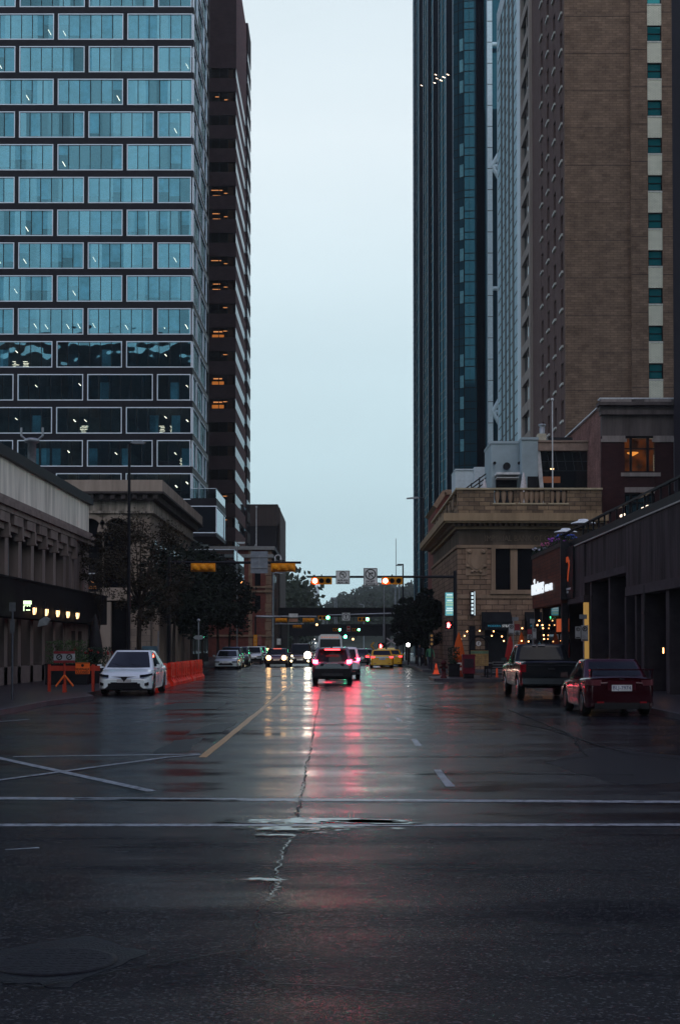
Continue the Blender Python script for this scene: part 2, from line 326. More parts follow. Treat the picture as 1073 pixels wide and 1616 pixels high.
for y0, y1 in ((18.5, 21.0), (25.9, 27.8), (34.4, 36), (42, 44.5), (50.5, 53), (59, 61.5), (104, 107), (113, 116), (122, 125), (131, 134), (140, 143)):
    gline((1.41, y0), (1.41, y1), .12, 'lane_dash', PWHITE)
gline((-2.1, 68.4), (4.9, 68.4), .45, 'stop_line', PWHITE)
for yy in (72, 76.5): gline((-8.6, yy), (5, yy), .25, 'crosswalk_line', PWHITE)
for yy in (98, 102): gline((-8.6, yy), (5.2, yy), .25, 'crosswalk_line', PWHITE)
for xx in (-4.2, -4.6, -8): gline((xx-.35, 34), (xx+.25, 35.2), .1, 'road_marking', PWHITE)
# puddles: thin sheets of standing water
WATER, N_, L_ = newmat('standing_water'); p_ = pbsdf(N_); p_.inputs['Base Color'].default_value = (.012, .013, .016, 1); p_.inputs['Roughness'].default_value = .02; p_.inputs['Specular IOR Level'].default_value = .9
g_w = N_.new('ShaderNodeNewGeometry'); t_w = N_.new('ShaderNodeTexNoise'); t_w.inputs['Scale'].default_value = 7; t_w.inputs['Detail'].default_value = 6; L_.new(g_w.outputs['Position'], t_w.inputs['Vector'])
r_w = N_.new('ShaderNodeMapRange'); r_w.inputs['From Min'].default_value = .42; r_w.inputs['From Max'].default_value = .62; r_w.inputs['To Min'].default_value = .03; r_w.inputs['To Max'].default_value = .26; L_.new(t_w.outputs[0], r_w.inputs[0]); L_.new(r_w.outputs[0], p_.inputs['Roughness'])
b_w = N_.new('ShaderNodeBump'); b_w.inputs['Strength'].default_value = .25; b_w.inputs['Distance'].default_value = .004; L_.new(t_w.outputs[0], b_w.inputs['Height']); L_.new(b_w.outputs[0], p_.inputs['Normal'])
def puddle(cx, cy, rx, ry, seed, n=72, amp=.45, z=.013):
    rr = random.Random(seed); ph = [rr.uniform(0, 6.28) for _ in range(9)]; pts = []
    for i in range(n):
        t = 2*math.pi*i/n; k = 1+amp*sum(math.sin((j+2)*t+ph[j])/(j+1.5) for j in range(9))*.5
        pts.append((cx+rx*k*math.cos(t), cy+ry*k*math.sin(t), z))
    a = MB(); a.add(pts+[(cx, cy, z)], [(i, (i+1) % n, n) for i in range(n)]); return struct(a, 'puddle', WATER)
puddle(-.30, 14.85, .72, .26, 3, amp=.8); puddle(.35, 14.78, .45, .16, 5, amp=.8); puddle(-.55, 14.2, .28, .13, 9, amp=.9); puddle(-.1, 14.35, .22, .06, 10, amp=.9); puddle(-.62, 13.75, .16, .06, 13, amp=.9)
for i_ in range(26): puddle(random.gauss(-.2, .55), random.gauss(14.4, .45), random.uniform(.02, .10), random.uniform(.01, .05), 100+i_, n=20, amp=.8)
puddle(-.62, 11.15, .15, .06, 11, amp=.9)
puddle(.75, 27.8, .5, .07, 21); puddle(-.35, 33.0, .35, .10, 19)
def crack(pts, w0, w1, m, name, z=.014, seed=1, sub=9):
    rr = random.Random(seed); P = []
    for (x0, y0), (x1, y1) in zip(pts, pts[1:]):
        for i in range(sub): t = i/sub; P.append((x0+(x1-x0)*t+rr.uniform(-.03, .03), y0+(y1-y0)*t))
    P.append(pts[-1]); n = len(P); A = []; B = []
    for i, (x, y) in enumerate(P):
        a, b = P[max(0, i-1)], P[min(n-1, i+1)]; dx, dy = b[0]-a[0], b[1]-a[1]; l = math.hypot(dx, dy) or 1
        wd = rr.uniform(w0, w1)/2; A.append((x-dy/l*wd, y+dx/l*wd, z)); B.append((x+dy/l*wd*rr.uniform(.4, 1.2), y-dx/l*wd, z))
    q = MB(); q.add(A+B, [(i, i+n, i+n+1, i+1) for i in range(n-1)]); return struct(q, name, m)
cp = [GD(494, 1150), GD(489, 1180), GD(482, 1205), GD(478, 1235), GD(470, 1268)]
crack(cp, .002, .024, WATER, 'water_filled_crack', seed=4, sub=24)
crack([(a+.02, b) for a, b in [GD(505, 1090)]+cp+[GD(462, 1300)]], .01, .03, TAR, 'road_crack', z=.012, seed=5, sub=14)
crack([GD(462, 1322), GD(445, 1345), GD(437, 1385), GD(440, 1400), GD(424, 1425)], .002, .02, WATER, 'water_filled_crack', seed=6, sub=16)
crack([GD(460, 1318), GD(438, 1380), GD(425, 1420), GD(408, 1440), GD(410, 1470), GD(395, 1498), GD(372, 1512), GD(400, 1530), GD(430, 1556), GD(540, 1560), GD(640, 1572)], .004, .018, TAR, 'road_crack', z=.012, seed=7)
crack([GD(395, 1502), GD(340, 1508), GD(265, 1524), GD(200, 1532), GD(60, 1560), GD(-20, 1550)], .008, .025, TAR, 'road_crack', z=.0115, seed=8)
crack([GD(640, 1110), GD(700, 1120), GD(860, 1150), GD(985, 1190), GD(1073, 1200)], .03, .08, TAR, 'road_crack', z=.012, seed=9)
crack([GD(800, 1120), GD(900, 1160), GD(925, 1195), GD(860, 1202)], .03, .07, TAR, 'road_crack', z=.0122, seed=10)
for a_, b_, c_, s_ in ((1086, 470, 640, 31), (1100, 330, 560, 32), (1127, 500, 700, 33), (1163, 480, 620, 34), (1196, 500, 800, 35), (1222, 560, 1000, 36), (1338, 140, 300, 37), (1392, 240, 370, 38), (1262, 120, 380, 39)):
    crack([GD(b_, a_), GD((b_+c_)/2, a_+random.uniform(-2, 2)), GD(c_, a_+random.uniform(-2, 3))], .02, .09*(a_ < 1300)+.03, TAR, 'road_crack', z=.0118, seed=s_)
# repair patches: darker newer asphalt with irregular edges
def patch(pts, seed, z=.002):
    rr = random.Random(seed); P = []
    for (x0, y0), (x1, y1) in zip(pts, pts[1:]+pts[:1]):
        for i in range(6): t = i/6; P.append((x0+(x1-x0)*t+rr.uniform(-.05, .05), y0+(y1-y0)*t+rr.uniform(-.05, .05), z))
    q = MB(); q.add(P, [tuple(range(len(P)))]); struct(q, 'asphalt_patch', PATCH)
patch([GD(-60, 1512), GD(130, 1476), GD(240, 1506), GD(100, 1560), GD(-60, 1545)], 1)
for i, (a, b, c, d) in enumerate(((238, 1165, 290, 1190), (290, 1140, 345, 1160), (328, 1125, 355, 1133))): patch([GD(a, d), GD(a+60, d-4), GD(c+30, b), GD(c-14, b+4)], 5+i, .0025)
patch([GD(860, 1205), GD(940, 1180), GD(1100, 1196), GD(1100, 1235), GD(980, 1240)], 12, .0022)
patch([(3.0, 44), (4.4, 44), (4.5, 47), (3.1, 46.8)], 14, .0022); patch([(-5.8, 40), (-3.6, 41), (-3.7, 46), (-5.2, 45)], 15, .0022)
# manhole cover in the near road
mh = thing('manhole_cover', 'round dark iron manhole cover set in a square asphalt patch in the near road', 'manhole cover', (-1.67, 8.3, 0))
a = MB(); a.lathe([(.36, .002), (.36, .008), (.33, .010)], n=36); a.build('rim', mat('wet_iron', (.012, .012, .016), .5, 0, var=.5, scale=20, bump=.6), mh)
a = MB(); a.lathe([(.32, .003), (.32, .008)], n=36)
for i in range(-4, 5):
    for j in range(-4, 5):
        if math.hypot(i, j) < 4.3: a.box(i*.068-.02, i*.068+.02, j*.068-.02, j*.068+.02, .008, .011)
a.build('lid', MATS['wet_iron'], mh)
# fallen wet leaves / litter near the gutter are ground cover
lf = MB(); rr = random.Random(4)
for i in range(260):
    s = rr.choice((-1, 1)); x = (-8.8 if s < 0 else 8.1)-s*abs(rr.gauss(0, .9)); y = rr.uniform(12, 66); a_ = rr.uniform(0, 3.1); q = rr.uniform(.02, .05)
    lf.add([(x+q*math.cos(a_), y+q*math.sin(a_), .013), (x-q*math.sin(a_)*.6, y+q*math.cos(a_)*.6, .02), (x-q*math.cos(a_), y-q*math.sin(a_), .013), (x+q*math.sin(a_)*.6, y-q*math.cos(a_)*.6, .016)], [(0, 1, 2, 3)])
tag(lf.build('fallen_leaves', mat('leaf_litter', (.10, .06, .03), .5, var=.5, scale=1)), 'small fallen leaves scattered on the wet road by both kerbs', 'leaves', kind='stuff')
# distant rising ground beyond the underpass
def hz(x, y):
    t = max(0, (y-420)/780); t = min(1, t); rise = 38*t*t*(3-2*t)
    dip = math.exp(-((x+ y*.0225)/(9+y*.018))**2)
    lft = 1/(1+math.exp((x+60)/45))
    return rise*(1-.62*dip)+ lft*16*t + 4*t*noise.noise(Vector((x*.01, y*.01, 0)))-.05
hb = MB(); nx, ny = 70, 50; vs = []
for j in range(ny+1):
    for i in range(nx+1):
        x = -700+1400*i/nx; y = 400+1300*j/ny; vs.append((x, y, hz(x, y)-(.2 if j == 0 else 0)))
hb.add(vs, [(j*(nx+1)+i, j*(nx+1)+i+1, (j+1)*(nx+1)+i+1, (j+1)*(nx+1)+i) for j in range(ny) for i in range(nx)], 0, True)
struct(hb, 'hill', mat('hillside_grass', (.035, .045, .025), .9, var=.4, scale=.03))
hr = MB(); pr = []
for j in range(41):
    y = 430+760*j/40; x = -y*.0225; wd = 5.5; pr += [(x-wd, y, hz(x, y)+.5), (x+wd, y, hz(x, y)+.5)]
hr.add(pr, [(2*i, 2*i+1, 2*i+3, 2*i+2) for i in range(40)]); struct(hr, 'hill_road', mat('far_road', (.08, .08, .09), .25))
# ================================================================== BUILDINGS
STONEL = mat('pale_stained_stone', (.70, .64, .56), .75, var=.35, scale=1.6, streak=True, bump=.2)
STONEM = mat('grey_brown_stone', (.20, .155, .142), .75, var=.3, scale=1.5, streak=True, bump=.2)
DARKGL = pane('dark_window_glass', (.4, .45, .5), .0, base=(.01, .01, .013), clear=.25)
DARKWALL = mat('dark_cladding', (.020, .019, .024), .55, var=.3)
# ---- left near stone bank -------------------------------------------------
WX = -14.3
def YL(px): return YX(px, WX)
nb = thing('stone_bank_building', 'low pale stone building with narrow pilasters and a black canopy at the left edge', 'building', (WX-6, 62, 0))
zt = ZY(797, 80); zf = ZY(842, 80); zc = ZY(862, 80); za = ZY(940, 79.5); zb = ZY(986, 79.5)
a = MB(); a.box(-32, WX-.55, 36, 79.9, 0, zt-.6, 0); a.build('core_wall', DARKWALL, nb, True)
a = MB(); a.box(-32, WX, 36, 80, zf, zt); a.build('parapet', STONEL, nb, True)
a = MB(); a.box(-32, WX+.22, 36, 80.2, zt, zt+.34); a.box(-32, WX+.1, 36, 80.1, zt+.34, zt+.52); a.build('roof_flashing', BLACK, nb, True)
a = MB(); a.box(-32, WX+.18, 36, 80.2, zc+.45, zf-.002); a.box(-32, WX+.45, 36, 80.45, zc+.22, zc+.45); a.box(-32, WX+.3, 36, 80.3, zc, zc+.22)
a.build('cornice', STONEM, nb, True)
def bays(z0, z1, top):
    p = MB(); wd = MB()
    ys = [55.0+i*2.53-2.53*7 for i in range(15)]
    for y in ys:
        if y+.7 > 75: continue
        p.box(WX-.5, WX, y, y+.62, z0, z1)
        wd.box(WX-.42, WX-.36, y+.9, y+1.0, z0, z1); wd.box(WX-.42, WX-.36, y+1.62, y+1.68, z0, z1); wd.box(WX-.42, WX-.36, y+2.2, y+2.28, z0, z1)
    return p, wd, ys
p, wd, ys = bays(za-.6, zc-.02, True)
p = MB()
for y in ys:
    if y+.7 <= 75: q = MB(); q.box(WX-.5, WX, y, y+.62, za-.6, zc-.02); q.build('pilaster', STONEM, nb, True)
p.box(-32, WX, 74.2, 80, za-.6, zc-.002); p.box(WX, WX+.06, 75.2, 75.35, za-.5, zc-.1); p.box(WX, WX+.06, 77.4, 77.5, za-.5, zc-.1)
p.build('corner_wall', STONEM, nb, True); wd.build('window_mullion', GREYMETAL, nb, True)
proto = None
for y in ys:
    if y+.7 > 74: continue
    a = MB(); a.box(WX-.5, WX+.26, .62, 2.36, zc-.42, zc-.004); a.box(WX-.4, WX+.08, .62, 2.3, zc-.7, zc-.42); a.box(WX-.1, WX+.28, 2.12, 2.42, zc-.95, zc-.42); a.box(WX-.1, WX+.32, 2.08, 2.46, zc-1.03, zc-.95)
    if proto is None:
        proto = a.build('window_hood', STONEM, nb); proto.location = (-(WX-6), y-62, 0)
    else:
        c = proto.copy(); COL.objects.link(c); c.parent = nb; c.location = (-(WX-6), y-62, 0)
for y in ys:
    if y+2.5 > 76: continue
    a = MB(); a.box(WX-.5, WX-.44, y+.64, y+2.5, za-.5, zc-1.2); a.build('window', DARKGL, nb, True)
a = MB()
for y in ys:
    if y < 73: a.box(WX-.5, WX, y, y+.62, .14, zb+.1)
a.box(-32, WX, 36, 80, .1, .9); a.box(-20, WX, 73.2, 75.0, .9, zb+.1); a.box(-20, WX, 75.0, 80, 2.6, zb+.1); a.box(-20, WX, 76.1, 76.9, .9, 2.6); a.box(-20, WX, 78.0, 80, .9, 2.6)
a.build('ground_floor_wall', STONEM, nb, True)
a = MB(); a.box(WX-.5, WX-.42, 36, 75, .9, zb); a.box(WX-.5, WX-.42, 75, 79, .9, 2.6); a.build('shop_window', DARKGL, nb, True)
a = MB(); a.box(WX, WX+.95, 36, 80.6, zb, zb+.25); a.box(WX+.75, WX+.95, 36, 80.6, zb+.25, za); a.box(WX+.9, WX+1.0, 36, 80.7, za-.08, za); a.box(WX, WX+.75, 80.4, 80.6, zb+.25, za)
a.build('canopy', mat('black_canopy', (.006, .006, .008), .8, var=.3), nb, True)
yv = 66; xv = XY(50, yv, 9)
a = MB(); a.lathe([(.2, 0), (.2, 1.3), (.34, 1.35), (.36, 1.5), (.2, 1.55)], (xv, yv, zt+.2), 14)
for s in (-1, 1):
    a.tube((xv+s*.3, yv, zt+1.7), (xv+s*.5, yv, zt+1.85), .05); a.tube((xv+s*.5, yv, zt+1.85), (xv+s*.5, yv, zt+2.25), .05)
a.tube((xv-.34, yv, zt+1.68), (xv+.34, yv, zt+1.68), .05); a.build('vent_stack', GREYMETAL, nb, True)
# wall lanterns under the canopy
def lantern(y, label):
    t = thing('wall_lantern', label, 'lantern', (WX+1.12, y, ZX_L), group='lanterns along the black canopy')
    a = MB(); a.box(-.14, .0, -.02, .02, .17, .21); a.lathe([(.03, .20), (.13, .12), (.15, .10), (.03, .1)], n=8); a.lathe([(.08, -.22), (.02, -.27)], n=8); a.tube((0, 0, .2), (0, 0, .34), .02)
    for k in range(4):
        an = R(45+90*k); a.tube((.11*math.cos(an), .11*math.sin(an), .1), (.07*math.cos(an), .07*math.sin(an), -.22), .012)
    a.build('lantern_frame', BLACK, t)
    a = MB(); a.lathe([(.06, -.2), (.095, -.05), (.10, .09)], n=10); a.build('lantern_glass', WARM, t); return t
ZX_L = ZY(962, 60)
for px, lb in ((54, 'lit wall lantern beside the small glowing sign, nearest the left edge'), (73, 'second lit wall lantern from the left on the black canopy'), (91, 'middle lit wall lantern of the five on the black canopy'), (107, 'fourth lit wall lantern from the left on the black canopy'), (122, 'lit wall lantern farthest right under the black canopy')):
    y = YX(px, WX+1.12); lantern(y, lb)
t = thing('lit_bar_sign', 'small pale green glowing sign projecting from the black canopy', 'sign', (XY(42, 58), 58, ZY(956, 58)))
a = MB(); a.box(-.16, .24, -.04, .04, -.24, .22); a.build('sign_box', BLACK, t)
a = MB(); a.box(-.13, .2, -.05, -.041, .05, .2); a.box(-.13, -.09, -.05, -.041, -.22, .0); a.box(-.02, .15, -.05, -.041, -.2, -.16)
for i in range(5): a.box(-.1+i*.055, -.065+i*.055, -.05, -.041, -.04+.03*(i % 2), .02)
a.build('sign_face', emit('pale_green_glow', (.75, 1, .6), 2.0), t)
t = thing('canopy_speaker', 'small grey floodlight tilted under the black canopy', 'floodlight', (XY(70, 60), 60, ZY(982, 60)))
a = MB(); a.prism([(-.28, -.2), (.12, -.12), (.26, .12), (.04, .24), (-.2, .08)], -.1, .1, 0, 'y'); a.build('housing', GREYMETAL, t); a = MB(); a.tube((0, 0, .1), (0, 0, .9), .03); a.build('bracket', BLACK, t)

# ---- left second stone bank with arches -----------------------------------
BR = brick('brown_sandstone', (.20, .155, .13), (.24, .19, .155), (.12, .10, .09), 1.1, .42, .015, .85, .3)
SMOOTHB = mat('brown_dressed_stone', (.27, .215, .18), .8, var=.35, scale=1.2, streak=True)
SX = XY(237, 100, 5); z0 = ZY(757, 99); z1 = ZY(775, 99); z2 = ZY(790, 99.5); z3 = ZY(807, 100)
sb = thing('arched_stone_building', 'brown stone building with arched windows and heavy cornice behind the street tree', 'building', (SX-8, 105, 0))
a = MB(); yE = 127
# front wall with arches: build panel pieces round two arch openings
def arch_wall(mb, x0, x1, y0, y1, zb_, zt_, arches, m=0):
    """wall between x0..x1 with round-headed openings (cx, r, zspring)"""
    xs = x0
    for cx, r, zs in sorted(arches):
        mb.box(xs, cx-r, y0, y1, zb_, zt_, m)
        n = 12
        for i in range(n):
            a0 = math.pi*(1-i/n); a1 = math.pi*(1-(i+1)/n)
            xa, za_ = cx+r*math.cos(a0), zs+r*math.sin(a0); xb, zb2 = cx+r*math.cos(a1), zs+r*math.sin(a1)
            mb.prism([(xa, za_), (xb, zb2), (xb, zt_), (xa, zt_)], y0, y1, m, 'y')
        xs = cx+r
    mb.box(xs, x1, y0, y1, zb_, zt_, m)
c1 = XY(184, 100, 9); c0 = XY(140, 100, 9); rA = 1.0
arch_wall(a, -45, SX, 100, 100.7, .1, z3, [(c1, rA, ZY(840, 100)), (c0, rA, ZY(840, 100))])
a.box(SX-.7, SX, 100.7, yE, .1, z3); a.box(-45, SX-.7, yE-.5, yE, .1, z3)
a.build('wall', BR, sb, True)
a = MB()
for c in (c0, c1):
    n = 14
    for i in range(n):
        t0, t1 = math.pi*i/n, math.pi*(i+1)/n
        zs = ZY(840, 100); a.prism([(c+rA*math.cos(t0), zs+rA*math.sin(t0)), (c+(rA+.35)*math.cos(t0), zs+(rA+.35)*math.sin(t0)), (c+(rA+.35)*math.cos(t1), zs+(rA+.35)*math.sin(t1)), (c+rA*math.cos(t1), zs+rA*math.sin(t1))], 99.85, 99.997, 0, 'y')
a.build('arch_surround', SMOOTHB, sb, True)
a = MB()
for c in (c0, c1):
    a.box(c-rA, c+rA, 100.5, 100.55, .5, ZY(840, 100)+rA)
a.build('window', DARKGL, sb, True)
a = MB(); a.box(-45, SX+.95, 99.05, yE+.8, z1, z0); a.build('parapet', mat('light_brown_parapet', (.30, .24, .20), .8, var=.35, scale=1.3, streak=True), sb, True)
a = MB(); a.box(-45, SX+.62, 99.4, yE+.5, z2, z1-.003); a.box(-45, SX+1.05, 98.95, yE+.9, z1-.16, z1-.02)
for i in range(24): a.box(SX+.3-i*.75, SX+.6-i*.75, 99.1, 99.4, z2+.1, z2+.4)
a.build('dark_cornice', mat('dark_cornice_stone', (.06, .05, .05), .8, var=.5, scale=1.5, streak=True), sb, True)  # cornice band coloured darker than the parapet above it
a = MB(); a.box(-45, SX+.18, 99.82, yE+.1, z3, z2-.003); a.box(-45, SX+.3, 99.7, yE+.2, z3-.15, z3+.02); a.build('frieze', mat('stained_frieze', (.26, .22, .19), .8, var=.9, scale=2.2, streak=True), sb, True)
a = MB(); a.box(-45, SX+.28, 99.7, yE+.2, ZY(940, 100)-.35, ZY(940, 100)+.55)
a.box(XY(155, 100), XY(176, 100), 99.55, 99.997, .14, ZY(950, 100)-.02); a.build('string_course', SMOOTHB, sb, True)
text('A T H', .62, 'carved_lettering', mat('carved_shadow', (.08, .065, .06), .8), sb, (XY(164, 100)-(SX-8), 99.69-105, ZY(939, 100)))
for i in range(9):
    y = 101.2+i*2.8
    a = MB(); a.box(SX+.003, SX+.45, y, y+.7, .14, ZY(950, 100)-.4); a.build('side_pilaster', SMOOTHB, sb, True)
    a = MB(); a.box(SX-.02, SX+.03, y+.95, y+2.5, 1.0, 4.3); a.build('side_window', DARKGL, sb, True)
    if i < 8: a = MB(); a.box(SX-.02, SX+.03, y+.95, y+2.4, 6.3, 9.4); a.build('upper_window', DARKGL, sb, True)
t = thing('banner_sign', 'tall black banner with small orange lettering on the arched stone building', 'banner', (XY(146, 97), 97, ZY(912, 97)))
a = MB(); a.box(-.38, .38, -.03, .03, -.95, .95); a.build('banner_cloth', BLACK, t)
a = MB(); a.box(-1.2, -.38, -.02, .02, .86, .9); a.box(-1.2, -.38, -.02, .02, -.9, -.86); a.build('bracket', BLACK, t)
a = MB()
for i in range(6): a.box(-.26+i*.09, -.2+i*.09, -.036, -.03, .25, .34)
a.build('white_lettering', WHITEP, t)
a = MB(); a.bar2((-.15, -.2), (.0, -.32), .05, -.036, -.03); a.bar2((0, -.32), (.2, -.3), .05, -.036, -.03)
for i in range(6): a.box(-.22+i*.08, -.17+i*.08, -.036, -.03, -.62, -.56); a.box(-.26+i*.09, -.2+i*.09, -.036, -.03, -.74, -.68)
a.build('orange_lettering', mat('orange_print', (.6, .22, .06), .6), t)
t = thing('warm_window_lamps', 'two warm lamps glowing behind the tree on the arched stone building', 'lamps', (XY(222, 99.4), 99.2, ZY(914, 99.2)))
a = MB(); a.tube((0, .6, 0), (0, 0, .0), .03); a.tube((.8, .6, -.05), (.8, 0, -.05), .03); a.build('bracket', BLACK, t)
a = MB(); a.ball((0, -.1, 0), .12); a.ball((.8, -.1, -.05), .09); a.build('lamp_glass', WARM, t)

# ---- tall glass office tower, left ----------------------------------------
GY = 171.0; GX = -18.05
gt = thing('glass_office_tower', 'tall office tower of staggered wide teal windows in black bands on the left', 'office tower', (GX-20, GY+15, 0))
zr0 = ZY(746.7, GY); pit = (ZY(20.5, GY)-zr0)/14; WH = pit*.80; NR = 21; BL = zr0-WH   # row 0 window bottom
GLT = pane('teal_window_glass', (.24, .52, .64), .10, wav=.4, wscale=.45, tcol=(.80, .95, 1), pv=.32)
FRAME = mat('silver_window_frame', (.80, .88, .98), .4, 0, var=.05, spec=.5)
BAND = mat('black_spandrel', (.014, .013, .019), .5, var=.2)
MUL = mat('black_mullion', (.01, .012, .016), .4)
a = MB(); X0 = GX-60
zpod = BL-3*pit
for k in range(-3, NR+3):
    zb_ = BL+k*pit+WH; a.box(X0, GX, GY, GY+.5, zb_, zb_+pit-WH); a.box(GX-.5, GX, GY+.5, GY+20, zb_, zb_+pit-WH)
a.box(X0, GX, GY, GY+.5, 0, zpod+WH); a.box(GX-.5, GX, GY+.5, GY+20, 0, zpod+WH)
ztop = BL+(NR+2)*pit+WH+pit; a.box(X0, GX, GY, GY+20, ztop, ztop+1)
a.box(GX-.5, GX, GY+20, GY+20.4, 0, ztop)
WP = 8.45; WW = 7.95
def xs_of(k):                                                     # window left edges on the front, width
    r = []
    if k % 2 == 0: r = [(GX-.12-WP*(i+1)+.5, WW) for i in range(5)]
    else: r = [(GX-.12-4.2, 4.2-.0)]+[(GX-.12-4.2-.5-WP*(i+1)+.5, WW) for i in range(5)]
    return r
for k in range(-2, NR+3):
    zb_ = BL+k*pit
    for x, wd_ in xs_of(k): a.box(x-.5, x, GY, GY+.5, zb_, zb_+WH)
a.build('wall', BAND, gt, True)
a = MB()
for k in range(-3, NR+3): a.box(X0, GX-.5, GY+.5, GY+20, BL+k*pit+WH+.05, BL+k*pit+pit-.05)
a.build('floor_slab', mat('ceiling_tile', (.25, .25, .25), .8), gt, True)
a = MB(); a.box(X0, GX-9, GY+8, GY+8.3, 0, ztop); a.box(GX-9.3, GX-9, GY+8.3, GY+20, 0, ztop); a.build('core_wall', mat('office_core', (.20, .23, .25), .8, var=.5, scale=.4), gt, True)
def make_win(wd_, n, name='window'):
    f = MB(); b = .11
    f.box(0, wd_, -.06, .12, 0, b); f.box(0, wd_, -.06, .12, WH-b, WH); f.box(0, b, -.06, .12, b, WH-b); f.box(wd_-b, wd_, -.06, .12, b, WH-b)
    m_ = MB()
    for i in range(1, n): x = wd_*i/n; f.box(x-.04, x+.04, .02, .14, b, WH-b, 1)
    fo = f.build(name, [FRAME, MUL]); p = MB(); p.box(b, wd_-b, .07, .09, b, WH-b); po = p.build('pane', GLT); po.parent = fo
    return fo
wf = make_win(WW, 6); wh_ = make_win(4.08, 3); wfp = wf.children[0]; whp = wh_.children[0]
rr = random.Random(11); cnt = 0
BLIND = mat('sky_tinted_blind', (.42, .76, .86), .8, var=.5, scale=.35); BLINDW = mat('white_roller_blind', (.75, .80, .80), .8, var=.05)  # BLIND's teal stands in for sky reflected in the panes
LAMPW = emit('office_strip_glow', (1, .74, .52), 5.5)
def place_win(pr, x, y, z, rz, first):
    global cnt
    if first: o = pr; o.parent = gt
    else:
        o = pr.copy(); COL.objects.link(o); o.parent = gt; c = (wfp if pr is wf else whp).copy(); COL.objects.link(c); c.parent = o
    o.location = (x-gt.location.x, y-gt.location.y, z); o.rotation_euler = (0, 0, rz); cnt += 1; return o
ff = hf = True
lampmesh = MB(); lampmesh.tube((-.35, 0, .05), (.35, 0, -.05), .035, n=5); lampme = lampmesh.mesh('ceiling_light', LAMPW)
for k in range(0, 17):
    zb_ = BL+k*pit
    for i, (x, wd_) in enumerate(xs_of(k)):
        if i > 3 or x+wd_ < XY(-8, GY, zb_): continue
        full = wd_ > 5
        o = place_win(wf if full else wh_, x, GY+.02, zb_, 0, ff if full else hf)
        if full: ff = False
        else: hf = False
        n = 6 if full else 3; cw = wd_/n
        upper = k >= 5
        if k < 15:
          # added blinds behind the glass, some drawn; their teal stands in for reflected sky
          b = MB(); bw_ = MB()
          lampc = rr.randrange(n) if (upper and rr.random() < .6) else -1
          for j in range(n):
            if upper:
                if j == lampc: b = MB(); b.box(j*cw+.02, (j+1)*cw-.02, .3, .32, WH*.62, WH-.1, 0); b.build('blind', [BLIND, BLINDW], o)
                elif rr.random() < .78: h = rr.choice((.55, .7, .82, .9, .9)) if k < 11 else rr.choice((.9, .9, .9, .8)); b = MB(); b.box(j*cw+.02, (j+1)*cw-.02, .3, .32, WH*(1-h), WH-.1, 0); b.build('blind', [BLIND, BLINDW], o)
                if k in (11, 12) and x+(j+1)*cw > GX-1.5: b = MB(); b.box(j*cw+.05, (j+1)*cw-.05, .25, .27, WH*(.1 if k == 11 else .25), WH-.1, 0); b.build('blind', [BLINDW], o)
            else:
                if rr.random() < .16: b = MB(); b.box(j*cw+.2, (j+1)*cw-.06, .3, .32, .1, WH*.7, 0); b.build('blind', [BLIND, BLINDW], o)
          q = MB()
          for j in (range(1, n) if not upper else range(n)):
            if (rr.random() < (.34 if k < 5 else (.45 if k == 5 else .0))) or j == lampc:
                u = (j+.5)*cw; z = WH*rr.choice((.55, .62, .68)) if not upper else WH*rr.uniform(.32, .46)
                if k < 5: q.tube((u-.11, 1.2, z+.11), (u+.11, 1.4, z-.11), .05, n=6); 
                else: q.tube((u-.16, .5, z+.24), (u+.12, .9, z-.24), .03, n=5)
                if rr.random() < .5 and k < 5:
                    for l_ in range(7): q.box(u+.1+rr.uniform(0, .3), u+.1+rr.uniform(.5, 1.1), 4, 4.03, .3+l_*.2, .34+l_*.2)
          if q.v: q.build('ceiling_light', LAMPW, o)
side = []
for k in range(0, 18):
    zb_ = BL+k*pit; y = GY+.15
    lst = [(4.2, 1)] if k % 2 else []
    ycur = GY+.15; ln = []
    if k % 2: ln.append((ycur, False)); ycur += 4.65
    while ycur+WW < GY+20: ln.append((ycur, True)); ycur += WP
    if GY+20-ycur > 4.2: ln.append((ycur, False))
    for yy, full in ln: side.append((k, yy, full))
side.sort(key=lambda q: (q[1], q[0])); 
rest = MB(); restp = MB()
for i, (k, yy, full) in enumerate(side):
    zb_ = BL+k*pit
    if cnt < 98: place_win(wf if full else wh_, GX+.0, yy, zb_, R(90), False)
    else:
        wd_ = WW if full else 4.08; n = 6 if full else 3
        rest.box(GX-.1, GX+.06, yy, yy+wd_, zb_, zb_+.11); rest.box(GX-.1, GX+.06, yy, yy+wd_, zb_+WH-.11, zb_+WH); rest.box(GX-.1, GX+.06, yy, yy+.11, zb_, zb_+WH); rest.box(GX-.1, GX+.06, yy+wd_-.11, yy+wd_, zb_, zb_+WH)
        restp.box(GX-.12, GX-.08, yy, yy+wd_, zb_, zb_+WH)
        for j in range(1, n): rest.box(GX-.14, GX-.02, yy+wd_*j/n-.04, yy+wd_*j/n+.04, zb_, zb_+WH, 1)
if rest.v:
    o = rest.build('side_window', [FRAME, MUL], gt, True); o['kind'] = 'stuff'
    restp.build('pane', GLT, o, True)
